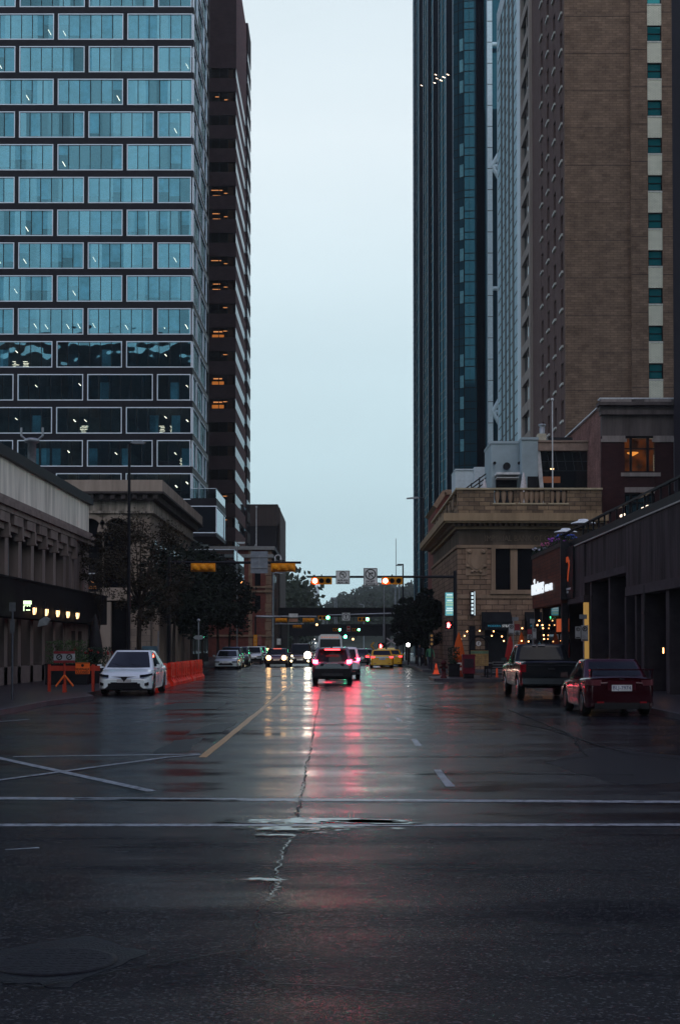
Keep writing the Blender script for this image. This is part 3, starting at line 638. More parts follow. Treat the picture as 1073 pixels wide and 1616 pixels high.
# projecting glazed box and terrace rails low on the tower
def glassbox(x0, x1, y0, y1, z0_, z1_, nm, rail=True):
    a = MB(); a.box(x0, x1, y0, y1, z1_-.9, z1_); a.box(x0, x1, y0, y1, z0_-.5, z0_); a.box(x0, x1-.3, y0+.3, y1, z0_, z1_-.9, 0); a.build(nm, BAND, gt, True)
    a = MB(); a.box(x0, x1+.04, y0-.04, y1, z1_-1.0, z1_-.9); a.box(x0, x1+.04, y0-.04, y1, z0_-.1, z0_); a.box(x1-.05, x1+.05, y0-.05, y0+.05, z0_, z1_-.9)
    if rail: a.box(x0, x1, y0+.05, y0+.09, z1_+1.1, z1_+1.15); a.box(x1-.09, x1-.05, y0+.05, y1, z1_+1.1, z1_+1.15)
    a.build('edge_trim', FRAME, gt, True)
    a = MB(); a.box(x0, x1, y0+.05, y0+.08, z0_, z1_-1); a.box(x1-.08, x1-.04, y0+.1, y1, z0_, z1_-1); a.build('box_glazing', pane('podium_glass', (.5, .62, .72), .10, base=(.012, .014, .02), clear=.3), gt, True)
    if rail: a = MB(); a.box(x0, x1, y0+.06, y0+.08, z1_+.02, z1_+1.1); a.box(x1-.08, x1-.06, y0+.1, y1, z1_+.02, z1_+1.1); a.build('glass_rail', pane('rail_glass', (.7, .8, .85), .15, tcol=(.8, .88, .9)), gt, True)
bY = 164.0
glassbox(XY(300, bY), XY(341, bY), bY, bY+13, ZY(840, bY), ZY(786, bY), 'projecting_box')
glassbox(XY(290, 150), XY(370, 150), 150, 165, ZY(904, 150), ZY(884, 150), 'entrance_canopy')

# ---- brown brick office tower with ribbon windows ------------------------
BY0, BY1 = 225.0, 249.0; BXr = XY(371, BY0); BXl = XY(322, BY0)
bt = thing('brown_office_tower', 'dark brown brick tower with pale ribbon windows beside the glass tower', 'office tower', (BXr-10, BY0+12, 0))
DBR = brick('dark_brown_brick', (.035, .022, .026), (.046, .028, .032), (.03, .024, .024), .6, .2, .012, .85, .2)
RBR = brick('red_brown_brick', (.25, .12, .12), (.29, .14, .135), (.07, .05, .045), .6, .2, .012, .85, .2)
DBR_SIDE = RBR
zA = ZY(757, BY0); fp = (ZY(233.5, BY0)-ZY(757, BY0))/round((757-233.5)/38.2)
ztopb = ZY(-60, BY0); NF = int((ZY(140, BY0)-zA)/fp)+1
a = MB(); s_ = MB()
wbh = fp*.47
lo = -int(zA/fp)
zprev = 0
for k in range(lo, NF+1):
    z = zA+k*fp
    if z < 1: continue
    a.box(BXl-12, BXr, BY0, BY0+.4, zprev, z); s_.box(BXr-.4, BXr+.003, BY0+.4, BY1, zprev, z); zprev = z+wbh*(.9)
    s_.box(BXr-.4, BXr, BY1, BY1+.3, zprev-.001-wbh, zprev)
a.box(BXl-12, BXr, BY0, BY0+.4, zprev, ztopb); s_.box(BXr-.4, BXr+.003, BY0+.4, BY1, zprev, ztopb)
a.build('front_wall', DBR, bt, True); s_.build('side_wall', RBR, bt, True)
RIB = pane('ribbon_window_glass', (.36, .44, .50), .45, base=(.04, .04, .05), clear=0, wav=.05, fres=.25)
RIBF = pane('ribbon_front_glass', (.5, .5, .6), .02, clear=.9, tcol=(.95, .82, .7))
zprev = None
a = MB(); a.box(BXl-12, BXr-.5, BY0+5, BY0+5.2, 0, ztopb); a.box(BXr-5, BXr-4.8, BY0+5.2, BY1, 0, ztopb)
a.build('core_wall', mat('dim_office', (.02, .016, .018), .9), bt, True)
STRIPL = emit('warm_strip_glow', (1, .52, .24), 1.0); ROOML = emit('warm_room_glow', (1, .42, .10), .55)
lit = {600: 1, 635: 1, 522: 1}
for k in range(lo, NF+1):
    z = zA+k*fp
    if z < 1: continue
    w1 = MB(); w1.box(BXr-.10, BXr-.01, BY0+.02, BY1, z, z+wbh*.9); w1.build('side_ribbon_window', RIB, bt, True)
    w1 = MB(); w1.box(BXl-12, BXr-.12, BY0+.2, BY0+.24, z, z+wbh*.9); fr = w1.build('front_ribbon_window', RIBF, bt, True)
    fl = MB(); fl.box(BXl-12, BXr-.42, BY0+.42, BY0+5, z-.3, z-.02); fl.build('floor_slab', mat('ceiling_tile_dark', (.05, .045, .045), .8), bt, True)
    py = HOR-(z-H)*F/BY0
    r1 = MB()
    for i in range(1, 4): xx = BXr-i*1.35; r1.box(xx-.05, xx+.05, BY0+.12, BY0+.26, z, z+wbh*.9)
    r1.build('mullion', MUL, bt, True)
    c_ = MB(); c_.box(BXr-1.3, BXr-.5, BY0+.6, BY0+.63, z, z+wbh*.9); c_.build('curtain', mat('brown_curtain', (.13, .11, .11), .9), bt, True)
    l_ = MB(); hh = rr.random()
    if py < 470:
        if hh < .5: l_.box(XY(334, BY0)+rr.uniform(-.4, .4), XY(346, BY0)+rr.uniform(-.5, .3), BY0+1.5, BY0+1.6, z+wbh*.72, z+wbh*.78); l_.box(XY(351, BY0), XY(361, BY0), BY0+1.5, BY0+1.6, z+wbh*.45, z+wbh*.51)
        if hh < .3: l_.box(XY(333, BY0), XY(345, BY0), BY0+1.5, BY0+1.6, z+wbh*.25, z+wbh*.3)
    elif hh < .6: l_.box(XY(350, BY0), XY(359, BY0), BY0+1.5, BY0+1.6, z+wbh*.72, z+wbh*.78)
    for kk in lit:
        if abs(py-kk-8) < 19:
            l_.box(XY(331, BY0), XY(350, BY0), BY0+3, BY0+3.1, z+.05, z+wbh*.6, 1); l_.box(XY(334, BY0), XY(348, BY0), BY0+2, BY0+2.1, z+wbh*.7, z+wbh*.8)
    if l_.v: l_.build('room_light', [STRIPL, ROOML], bt, True)
# rear wing, stripes offset by half a floor
BX2 = BXr+.28
a = MB(); g2 = MB(); zprev = 0
for k in range(lo, NF+4):
    z = zA+k*fp+fp*.35
    if z < 1 or z > ztopb: continue
    a.box(BXr-8, BX2, BY1+.3, BY1+8.5, zprev, z); g2.box(BXr-8, BX2-.05, BY1+.35, BY1+8.4, z, z+wbh*1.05); zprev = z+wbh*1.05
a.box(BXr-8, BX2, BY1+.3, BY1+8.5, zprev, ztopb+1)
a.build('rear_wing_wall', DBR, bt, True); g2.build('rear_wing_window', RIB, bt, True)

# ---- far dark block and red brick corner building (left) ------------------
KX1 = XY(436, 290); kb = thing('dark_far_block', 'plain dark brown block with a lighter top storey at the end of the left side', 'building', (XY(410, 290), 300, 0))
zk = ZY(798, 290); zk2 = ZY(830, 290)
a = MB(); a.box(XY(380, 290), KX1, 290, 325, 0, zk2)
for i in range(6): a.box(XY(380, 290), KX1+.05, 289.9, 290, 3+i*3.6, 4.1+i*3.6)
a.build('wall', mat('near_black_cladding', (.022, .018, .022), .7), kb, True)
a = MB(); a.box(XY(380, 290), KX1+.15, 289.8, 325, zk2, zk); a.box(XY(380, 290), KX1+.3, 289.6, 325.2, zk, zk+.25)
for i in range(8): x = XY(394, 290)+i*.82; a.box(x, x+.5, 289.7, 289.8, zk2+.4, zk-.5)
a.build('top_storey', mat('brown_panels', (.09, .065, .06), .8, var=.2, streak=True), kb, True)
a = MB(); a.box(KX1+.15, XY(441, 290), 292, 322, 0, zk-.6); a.build('side_shaft', mat('brown_shaft', (.07, .05, .045), .8), kb, True)
RX = XY(428, 200); rb = thing('red_brick_corner_building', 'narrow red brick corner building with tan stone quoins and flagpole', 'building', (RX-3, 205, 0))
zR = ZY(868, 200); RB = brick('red_brick', (.19, .055, .045), (.22, .07, .055), (.14, .08, .07), .45, .16, .012, .85, .2)
TAN = mat('tan_stone', (.30, .20, .14), .8, var=.3, scale=1.5)
a = MB(); a.box(RX-9, RX-.6, 200, 222, 0, zR); a.box(RX-.6, RX, 200.4, 222, 0, zR); a.build('wall', RB, rb, True)
a = MB()
for i in range(12):
    z = i*1.3; a.box(RX-.75-(i % 2)*.12, RX+.03, 199.96, 200.4, z, z+1.22)
for px in (392,): a.box(XY(px, 200), XY(px+6, 200), 199.95, 200, 0, zR)
for py in (925, 932, 1002): a.box(RX-9, RX+.22, 199.75, 200.2, ZY(py+3, 200), ZY(py, 200))
a.build('stone_trim', TAN, rb, True)
a = MB(); a.box(RX-9, RX+.5, 199.5, 222, zR, zR+.5); a.box(RX-9, RX+.3, 199.7, 222, zR-1.1, zR-.6); a.build('cornice', mat('grey_cornice', (.33, .33, .34), .7), rb, True)
for py0, py1 in ((884, 896), (903, 925), (940, 962), (1008, 1020)):
    a = MB(); a.box(XY(402, 200), XY(411, 200), 199.9, 199.98, ZY(py1, 200), ZY(py0, 200)); o = a.build('window', DARKGL, rb, True)
    a = MB(); a.box(XY(401, 200), XY(412, 200), 199.8, 199.99, ZY(py1+1.5, 200), ZY(py1, 200)); a.build('window_sill', TAN, o, True)
    for yy in (203, 208, 213):
        a = MB(); a.box(RX-.02, RX+.03, yy, yy+1.2, ZY(py1, 200), ZY(py0, 200)); a.build('side_window', DARKGL, rb, True)
fpx = XY(403, 201)
fl = thing('flagpole', 'white flagpole standing on the roof of the red brick corner building', 'flagpole', (fpx, 203, zR))
a = MB(); a.tube((0, 0, 0), (0, 0, ZY(801, 203)-zR), .09, .06, 8); a.build('pole', WHITEP, fl); a = MB(); a.ball((0, 0, ZY(801, 203)-zR+.1), .16); a.build('finial', WHITEP, fl)
a = MB(); a.tube((0, 0, 1.2), (-.7, 0, .0), .04); a.build('stay', WHITEP, fl)
# low filler buildings behind the left trees
def plain_block(name, label, x0, x1, y0, y1, h, m, rows, cols, loc=None):
    t = thing(name, label, 'building', ((x0+x1)/2, (y0+y1)/2, 0))
    a = MB(); a.box(x0, x1, y0, y1, 0, h); a.box(x0-.2, x1+.2, y0-.2, y1+.2, h, h+.4); a.build('wall', m, t, True)
    xf = x1 if x1 < 0 else x0; s = 1 if x1 < 0 else -1
    for r in range(rows):
        for c in range(cols):
            yy = y0+1.2+c*(y1-y0-1)/cols; zz = 1+r*(h-1.5)/rows
            a = MB(); a.box(xf-.02*s, xf+.03*s, yy, yy+(y1-y0)/cols*.55, zz, zz+(h/rows)*.5); a.build('window', DARKGL, t, True)
    return t
plain_block('dark_shop_row', 'low dark shop row half hidden behind the dark left trees', -30, -14.0, 128, 149, 9.5, DBR, 2, 6)
# ---- overpasses -----------------------------------------------------------
def overpass(Y, pt, pb, name, label, w=7, rail=True):
    t = thing(name, label, 'bridge', (0, Y, 0)); zt_, zb_ = ZY(pt, Y), ZY(pb, Y)
    a = MB(); a.box(-40, 40, -w/2, w/2, zb_, zt_); a.box(-40, 40, -w/2-.25, -w/2, zb_-.15, zb_+.1); a.box(-40, 40, -w/2-.2, -w/2, zt_-.2, zt_)
    for i in range(26): a.box(-39+i*3, -38.85+i*3, -w/2-.12, -w/2, zb_+.1, zt_-.2)
    a.build('girder', DARKWALL, t)
    a = MB()
    for x in (-9.5, 9.5): a.box(x-.5, x+.5, -w/2+.5, w/2-.5, 0, zb_)
    a.build('pier', mat('bridge_concrete', (.08, .08, .085), .8), t); return t
overpass(240, 960, 973, 'railway_overpass', 'dark straight overpass crossing the street above the green signals')
overpass(300, 986, 1003, 'road_underpass', 'lower second dark bridge deck behind the first overpass', w=14)
# ---- right near concrete building ------------------------------------------
NX = 11.15
def YRn(px): return YX(px, NX)
nr = thing('concrete_building', 'dark ribbed concrete building with overhanging panels along the right pavement', 'building', (NX+5, 60, 0))
RIBC = mat('ribbed_concrete', (.050, .038, .042), .85, var=.75, scale=1.6, streak=True, bump=.5, bscale=30); CONC2 = mat('smooth_concrete_band', (.062, .050, .056), .8, var=.25, scale=2)
ztn = ZY(862, YRn(909.5))
yA, yB, yC, yD = 38.0, YRn(988), YRn(922.5), YRn(887.5)
zA1, zB1, zC1 = ZY(941, YRn(989.8)), ZY(903.6, YRn(988)), ZY(950, YRn(921))
a = MB()
def panels(y0, y1, z0_, z1_, n, x):
    for i in range(n):
        ya, yb = y0+(y1-y0)*i/n, y0+(y1-y0)*(i+1)/n; a.box(x, x+.5, ya+.012, yb-.012, z0_, z1_)
panels(yA, yB, zA1+.36, ztn, 9, NX); panels(yB, yC, zB1+.3, ztn, 3, NX+.06); panels(yC, yD, zC1+.3, ztn, 2, NX)
a.build('wall_panel', RIBC, nr, True)
a = MB(); a.box(NX-.04, NX+.55, yA, yB, zA1, zA1+.35); a.box(NX+.0, NX+.55, yB+.002, yC, zB1, zB1+.29); a.box(NX-.04, NX+.55, yC+.002, yD, zC1, zC1+.29)
a.box(NX-.06, NX+.6, yA, yD, ztn+.002, ztn+.06, 1); a.build('concrete_band', [CONC2, mat('pale_coping', (.36, .34, .33), .6)], nr, True)
a = MB(); a.box(NX+1.6, NX+14, yA, 80.8, 0, ztn-.4); a.box(NX+.6, NX+14, yA, 80.8, ztn-.4, ztn-.1); a.box(NX+.55, NX+1.6, yA, yD, zA1+1.2, zA1+1.4); a.build('core_wall', DARKWALL, nr, True)
a = MB(); a.box(NX+.15, NX+.3, yA, yD+1, ztn+.08, ztn+.45)
for i in range(22): a.box(NX+.15, NX+.22, yA+i*1.35, yA+i*1.35+.06, ztn+.45, ztn+.95)
a.box(NX+.12, NX+.26, yA, yD+1, ztn+.9, ztn+.98); a.build('roof_rail', BLACK, nr, True)
for px, ww, zt_ in ((944, .35, zB1), (974, .32, zB1), (1000, .28, zA1), (1017, .28, zA1), (1030, .6, zA1), (1070, .5, zA1), (905, .35, zC1), (893, .5, zC1)):
    y = YX(px, NX+.4); a = MB(); a.box(NX+.1, NX+1.2, y, y+ww, KH, zt_-.002); a.build('pillar', CONC2, nr, True)
a = MB(); a.box(NX+1.4, NX+1.45, yA, yD, .9, zA1+1.2); a.build('shop_glazing', DARKGL, nr, True)
a = MB()
for i in range(18): a.box(NX+1.3, NX+1.4, yA+i*1.6, yA+i*1.6+.08, .14, zA1+1.2)
a.build('glazing_mullion', DKMETAL, nr, True)
a = MB(); a.box(XY(921, 64.4), XY(929.5, 64.4), 64.4, 64.45, KH, zC1-.05); a.build('lit_wall_strip', emit('amber_wall_wash', (1, .58, .16), .28), nr, True)  # wall strip glows by itself, standing in for lamplight on it
a = MB(); a.box(NX+.1, NX+.13, 49.6, 49.63, 1.55, 1.75); a.build('entry_lamp', WARMB, nr, True)
a = MB(); a.box(NX+.42, NX+.48, 58, 58.8, ztn+.62, ztn+.70); a.box(NX+.42, NX+.48, 53.5, 54.6, ztn+.55, ztn+.60); a.build('terrace_lamp', emit('terrace_glow', (1, .8, .6), 2.5), nr, True)
t = thing('seven_banner', 'tall black wall banner with an orange seven shaped mark on the concrete building', 'banner', (NX-.08, (YRn(908)+YRn(890))/2, (ZY(862, 68)+ZY(944, 68))/2))
hy = (YRn(890)-YRn(908))/2; hz_ = (ZY(862, 68)-ZY(944, 68))/2
a = MB(); a.box(-.04, .04, -hy, hy, -hz_, hz_); a.build('banner_panel', BLACK, t)
a = MB(); Y_ = lambda u: -u*hy         # u -1..1 left to right as read from the street
pts = [(-.75, .48), (.2, .55), (.45, .35), (.25, .0), (.15, -.3)]
for (u0, v0), (u1, v1) in zip(pts, pts[1:]):
    y0_, y1_ = Y_(u0), Y_(u1); z0_, z1_ = v0*hz_, v1*hz_; l = math.hypot(y1_-y0_, z1_-z0_); ny, nz_ = -(z1_-z0_)/l*.13, (y1_-y0_)/l*.13
    a.prism([(y0_+ny, z0_+nz_), (y1_+ny, z1_+nz_), (y1_-ny, z1_-nz_), (y0_-ny, z0_-nz_)], -.06, -.04, 0, 'x')
a.build('orange_mark', emit('orange_sign_glow', (1, .14, .03), .2), t)
a = MB()
for i in range(8): a.box(-.05, -.04, Y_(-.7+i*.18), Y_(-.6+i*.18), -.66*hz_, -.58*hz_)
for i in range(4): a.box(-.05, -.04, Y_(-.4+i*.18), Y_(-.3+i*.18), -.78*hz_, -.70*hz_)
a.build('white_lettering', WHITEP, t)
# wood clad corner restaurant
wy0, wy1 = YX(885.5, NX-.35), 80.2; wz0, wz1 = ZY(961, wy1), ZY(883, wy1)
wr = thing('wood_clad_restaurant', 'corner restaurant clad in dark reddish wood boards with a white glowing name', 'building', (NX+3, (wy0+wy1)/2, 0))
# small fittings along the concrete building
for y_, nm_ in ((52.0, 'downpipe'), (63.0, 'downpipe')):
    a = MB(); a.tube((NX-.02, y_, KH), (NX-.02, y_, zA1+.3), .05); 
    for z_ in (.6, 1.8, 3.0): a.box(NX-.09, NX+.05, y_-.08, y_+.08, z_, z_+.05)
    a.build(nm_, mat('dim_pipe', (.05, .045, .05), .5, .3), nr, True)
for y_ in (47.2, 50.6, 56.4, 60.2):
    a = MB(); a.box(NX+1.28, NX+1.38, y_, y_+1.05, KH, 2.3); o = a.build('door', mat('dim_door', (.03, .028, .034), .4, spec=.4), nr, True)
    a = MB(); a.box(NX+1.22, NX+1.27, y_+.85, y_+.9, 1.0, 1.35); a.build('door_handle', GREYMETAL, o, True)
for y_, z_ in ((49.0, 1.2), (58.5, 1.3)):
    a = MB(); a.box(NX+1.25, NX+1.3, y_, y_+.6, z_, z_+.85); a.build('poster_frame', mat('dim_poster', (.10, .09, .10), .4, var=.7, scale=7, spec=.4), nr, True)
for y_ in (46.5, 51.5, 56.5, 61.5): a = MB(); a.box(NX+.5, NX+.9, y_, y_+.4, zA1+.95, zA1+1.1); a.build('soffit_lamp', mat('dim_lens', (.15, .15, .16), .3), nr, True)
WOOD = brick('wood_boards', (.11, .035, .022), (.06, .02, .014), (.02, .01, .01), 1.9, .17, .012, .6, .5, .5, .02)
a = MB(); a.box(NX-.35, NX-.02, wy0, wy1, wz0, wz1); a.box(NX-.02, NX+9, wy1-.4, wy1, wz0, wz1); a.build('wood_cladding', WOOD, wr, True)
a = MB(); a.box(NX-.4, NX+.0, wy0-.25, wy0-.01, wz0+.2, wz1+.25); a.box(NX-.4, NX+9, wy0, wy1+.05, wz1+.003, wz1+.2); a.build('steel_edge', DKMETAL, wr, True)
a = MB(); a.box(NX+.5, NX+9, wy1-.6, wy1-.41, 0, wz0+.3); a.build('rear_wall', DARKWALL, wr, True)
for q_ in (wy1-.6, wy0): a = MB(); a.box(NX-.3, NX, q_, q_+.3, KH, wz0); a.build('corner_post', DARKWALL, wr, True)
a = MB(); a.box(NX+.1, NX+.14, wy0+.3, wy1-.7, KH+.6, wz0); a.build('shop_window', DARKGL, wr, True)
a = MB(); a.box(NX-.1, NX-.06, YX(892, NX), YX(881, NX), ZY(998, 74), ZY(978, 74)); a.build('orange_menu_sign', emit('orange_menu_glow', (1, .16, .04), .30), wr, True)
SG = emit('white_letter_glow', (.85, .93, 1), .95)
o = text('milestones', 1.28, 'glowing_name', SG, wr, (NX-.42-(NX+3), 77.55-(wy0+wy1)/2, ZY(926, 77)), (R(90), 0, R(-90)), .03, sx=.86, bold=.0)
o = text('GRILL + BAR', .5, 'glowing_name', SG, wr, (NX-.42-(NX+3), 73.4-(wy0+wy1)/2, ZY(927, 73)), (R(90), 0, R(-90)), .03, sx=.9, bold=.01)
def heater(x, y, z, label):
    t = thing('patio_heater', label, 'patio heater', (x, y, z), group='heaters on the restaurant roof terrace')
    a = MB(); a.lathe([(.24, 0), (.24, .75), (.05, .8)], n=12); a.tube((0, 0, .7), (0, 0, 2.05), .035); a.build('post', GREYMETAL, t)
    a = MB(); a.lathe([(.12, 1.9), (.14, 2.12)], n=12); a.build('burner', DKMETAL, t)
    a = MB(); a.lathe([(.62, 2.12), (.60, 2.16), (.28, 2.26), (.22, 2.34), (.05, 2.36)], n=20); a.build('reflector', mat('pale_heater_shade', (.72, .76, .78), .35), t)
zt2 = ztn-.1
hY = 76; heater(XY(892.5, hY, 9), hY, ZY(838, hY)-2.2, 'pale mushroom patio heater on the roof terrace, lower and left'); hY = 70; heater(XY(920, hY, 9), hY, ZY(824, hY)-2.2, 'pale mushroom patio heater on the roof terrace, higher and right')

# ---- sandstone bank ---------------------------------------------------------
IY = 100.0; IX0 = XY(722, IY, 5); IX1 = XY(950, IY, 8); IE = 128
SAND = brick('rusticated_sandstone', (.30, .195, .135), (.20, .13, .095), (.07, .05, .04), .85, .36, .02, .9, 1.0, .35, .06)
SANDS = mat('dressed_sandstone', (.27, .185, .13), .8, var=.35, scale=1.2, streak=True, bump=.2)
SANDD = brick('sooty_sandstone_blocks', (.26, .18, .115), (.13, .09, .065), (.07, .055, .045), .75, .3, .018, .9, .8, .45, .04)
ib = thing('sandstone_bank_building', 'brown sandstone bank with balustrade, carved shield and frieze lettering on the right corner', 'building', (IX0+5, IY+10, 0))
zc0, zc1 = ZY(824, IY), ZY(812, IY)            # cornice slab
zfr = ZY(862, IY); zbT = ZY(770, IY)
a = MB(); wx0, wx1, wx2, wx3 = XY(782, IY), XY(806, IY), XY(817, IY), XY(858, IY); wt, wb_ = ZY(866, IY), ZY(931, IY)
a.box(IX0, wx0, IY, IY+.6, .1, zfr); a.box(wx3, IX1, IY, IY+.6, .1, zfr); a.box(wx0, wx3, IY, IY+.6, .1, wb_); a.box(wx0, wx3, IY, IY+.6, wt, zfr)
a.box(IX0, IX0+.6, IY+.6, IE, .1, zfr); a.box(IX0, IX1, IE, IE+.5, .1, zfr)
a.build('wall', SAND, ib, True)
a = MB()

a.box(IX0-.1, IX1+.1, IY-.1, IE, zfr-.12, zfr+.08)
a.box(wx0-.3, wx0-.003, IY-.12, IY+.3, wb_-.3, wt+.25); a.box(wx1, wx2, IY+.05, IY+.3, wb_, wt); a.box(wx0-.003, wx3+.3, IY-.12, IY+.3, wt+.003, wt+.25); a.box(wx0-.4, wx3+.4, IY-.2, IY+.3, wb_-.3, wb_-.003)
a.box(IX0+.0, IX1, IY-.06, IY, wb_-.6, wb_-.32); a.box(IX1-1.2, IX1+.05, IY-.15, IY, .1, zfr-.12)
a.build('stone_trim', SANDS, ib, True)
a = MB(); a.box(wx0, wx1, IY+.32, IY+.36, wb_, wt); a.box(wx2, wx3, IY+.32, IY+.36, wb_, wt)
a.build('window', DARKGL, ib, True)
a = MB(); a.box(IX0-1.05, IX1+.25, IY-1.2, IE+1.2, zc0, zc1); a.box(IX0-.92, IX1+.15, IY-1.05, IE+1, zc0-.12, zc0-.003); a.box(IX0-.15, IX1+.1, IY-.2, IE+.2, zc0-.5, zc0-.3)
a.build('cornice', mat('cornice_sandstone', (.30, .21, .13), .8, var=.3, scale=1.5, streak=True), ib, True)
a = MB()
for i in range(30): x = IX0-.4+i*.37; a.box(x, x+.2, IY-.5, IY-.2, zc0-.30, zc0-.123)
for i in range(70): y = IY-.3+i*.4; a.box(IX0-.45, IX0-.15, y, y+.22, zc0-.30, zc0-.123)
a.build('dentil_course', SANDS, ib, True)
text('IMPERIAL BANK OF CANADA', .58, 'frieze_lettering', mat('dark_carving', (.17, .13, .10), .8), ib, (XY(835, IY)-ib.location.x, IY+.06-ib.location.y, ZY(850, IY)), ext=.03, sx=.82)
a = MB(); a.box(IX0+.1, IX1, IY+.1, IE, zfr+.081, zc0-.3); a.build('frieze', mat('shaded_frieze', (.10, .075, .06), .85, var=.5, scale=1.5, streak=True), ib, True)  # frieze colour darkened to paint in the shade under the cornice
# shield
s = MB(); sx_, sz_ = XY(752, IY), ZY(887, IY); s.box(sx_-.75, sx_+.75, IY-.08, IY-.003, sz_-.95, sz_+.95)
sh = [(-.55, .55), (-.3, .42), (0, .5), (.3, .42), (.55, .55), (.62, .1), (.5, -.35), (.2, -.62), (0, -.72), (-.2, -.62), (-.5, -.35), (-.62, .1)]
s.prism([(sx_+p, sz_+q) for p, q in sh][::-1], IY-.2, IY-.08, 0, 'y'); s.prism([(sx_+p*.75, sz_+q*.75) for p, q in sh][::-1], IY-.26, IY-.2, 0, 'y')
for sgn in (-1, 1): s.ball((sx_+sgn*.5, IY-.16, sz_+.72), .17); s.ball((sx_+sgn*.62, IY-.16, sz_-.3), .12); s.ball((sx_+sgn*.3, IY-.16, sz_-.68), .12)
s.build('carved_shield', SANDS, ib, True)
# balustrade
a = MB(); xr = [(IX0, XY(780, IY)), (XY(812, IY), XY(820, IY)), (XY(860, IY), XY(868, IY)), (XY(896, IY), IX1)]
for x0, x1 in xr: a.box(x0, x1, IY-.0, IY+.5, zc1, zbT-.12)
for (q0, q1), (r0, r1) in zip(xr, xr[1:]): a.box(q1, r0, IY+.0, IY+.5, zc1, zc1+.72)
for k in range(7): y = IY+3.2+k*3.6; a.box(IX0, IX0+.5, y, y+.9, zc1, zbT-.12)
a.box(IX0, IX0+.5, IY+.5, IE, zc1, zc1+.72); a.build('parapet_blocks', SANDD, ib, True)
a = MB(); a.box(IX0-.12, IX1+.05, IY-.12, IY+.6, zbT-.12, zbT); a.box(IX0-.12, IX0+.6, IY+.6, IE, zbT-.12, zbT)
for (q0, q1), (r0, r1) in zip(xr, xr[1:]): a.box(q1-.1, r0+.1, IY-.06, IY+.5, zc1+.72, zc1+.82)
a.build('coping', mat('pale_coping_stone', (.42, .35, .24), .7, var=.25, scale=2), ib, True)
bal0 = None
bp = [(.09, 0), (.09, .04), (.17, .3), (.19, .55), (.19, .75), (.13, .8), (.15, .9)]; hB = (zbT-.12-zc1-.82)/.9
def baluster(x, y):
    global bal0
    if bal0 is None:
        a = MB(); a.lathe([(r_, z*hB) for r_, z in bp], n=10); bal0 = a.build('baluster', SANDS, ib); o = bal0
    else: o = bal0.copy(); COL.objects.link(o); o.parent = ib
    o.location = (x-ib.location.x, y-ib.location.y, zc1+.82)
for (q0, q1), (r0, r1), n in zip(xr, xr[1:], (3, 5, 3)):
    for i in range(n): baluster(q1+(r0-q1)*(i+.5)/n, IY+.25)
for k in range(6):
    for i in range(5): baluster(IX0+.25, IY+4.1+k*3.6+(i+.5)*.54)
# awnings at street level
AWN = mat('black_awning_cloth', (.012, .013, .016), .8)
def awning(x0, x1, y, z0_, z1_, txt, nm, label, letters):
    t = thing(nm, label, 'awning', ((x0+x1)/2, y, z0_)); hw = (x1-x0)/2
    a = MB(); h = z1_-z0_; a.add([(-hw, 0, h), (hw, 0, h), (hw, -1.4, h*.42), (-hw, -1.4, h*.42), (hw, -1.4, 0), (-hw, -1.4, 0), (hw, 0, 0), (-hw, 0, 0)],
        [(0, 3, 2, 1), (3, 5, 4, 2), (1, 2, 4, 6), (0, 7, 5, 3)]); a.build('awning_cloth', AWN, t)
    x = -hw*.72
    for s_, m_, sz in letters:
        o = text(s_, sz, 'awning_lettering', m_, t, (x, -1.43, h*.2), ext=.01, align='LEFT'); x += sum(v.co.x for v in o.data.vertices) and (max(v.co.x for v in o.data.vertices)+.1)
    return t
BLUEL = emit('blue_letter_glow', (.05, .45, .7), .22); WHITEL = emit('soft_white_letter_glow', (.8, .85, .9), .45)
awning(XY(760, IY), XY(806, IY), IY, ZY(994, IY-1.4), ZY(966, IY), '', 'door_awning', 'black door awning lettered MODERN STEAK on the sandstone bank', [('MODERN', BLUEL, .215), ('STEAK', WHITEL, .235)])
awning(XY(828, IY), XY(862, IY), IY, ZY(994, IY-1.4), ZY(966, IY), '', 'window_awning', 'second black awning with blue lettering near the string lights', [('MODERN', BLUEL, .24)])
a = MB(); a.box(XY(765, IY), XY(800, IY), IY-.02, IY+.1, KH, ZY(994, IY)); a.build('door', BLACK, ib, True)
a = MB(); a.box(XY(832, IY), XY(860, IY), IY-.02, IY+.1, 1, ZY(994, IY)); a.build('shop_window', BLACK, ib, True)
a = MB(); a.box(XY(740, IY), XY(750, IY), IY-.05, IY-.003, 1, 3.2); a.build('side_door', BLACK, ib, True)
# blade signs
t = thing('menu_light_panel', 'tall lit blue and green sign panel projecting from the bank corner', 'sign', (XY(709.5, 99), 99, (ZY(935, 99)+ZY(972, 99))/2))
a = MB(); a.box(-.33, .33, -.05, .05, -.83, .83); a.box(.33, .75, -.02, .02, .7, .74); a.box(.33, .75, -.02, .02, -.7, -.66); a.build('sign_box', DKMETAL, t)
a = MB(); CYAN = emit('cyan_panel_glow', (.20, .62, .70), .55); GRP = emit('green_panel_glow', (.55, .85, .60), .55); WHP = emit('white_panel_glow', (.7, .9, .9), .8)
a.box(-.3, .3, -.06, -.051, -.8, .8, 0)
for z, m_, w_ in ((.6, 2, .2), (.42, 1, .26), (.2, 2, .18), (.05, 1, .24), (-.12, 1, .26), (-.35, 2, .2), (-.5, 2, .26), (-.68, 1, .2)): a.box(-w_, w_, -.068, -.061, z, z+.1, m_)
a.build('lit_face', [CYAN, GRP, WHP], t)
t = thing('vertical_light_sign', 'narrow white lit vertical sign on the rough stone wall of the bank', 'sign', (XY(746, 99.7), 99.7, (ZY(933, 99.7)+ZY(972, 99.7))/2))
a = MB(); a.box(-.16, .2, -.06, .28, -.86, .86); a.build('sign_box', BLACK, t)
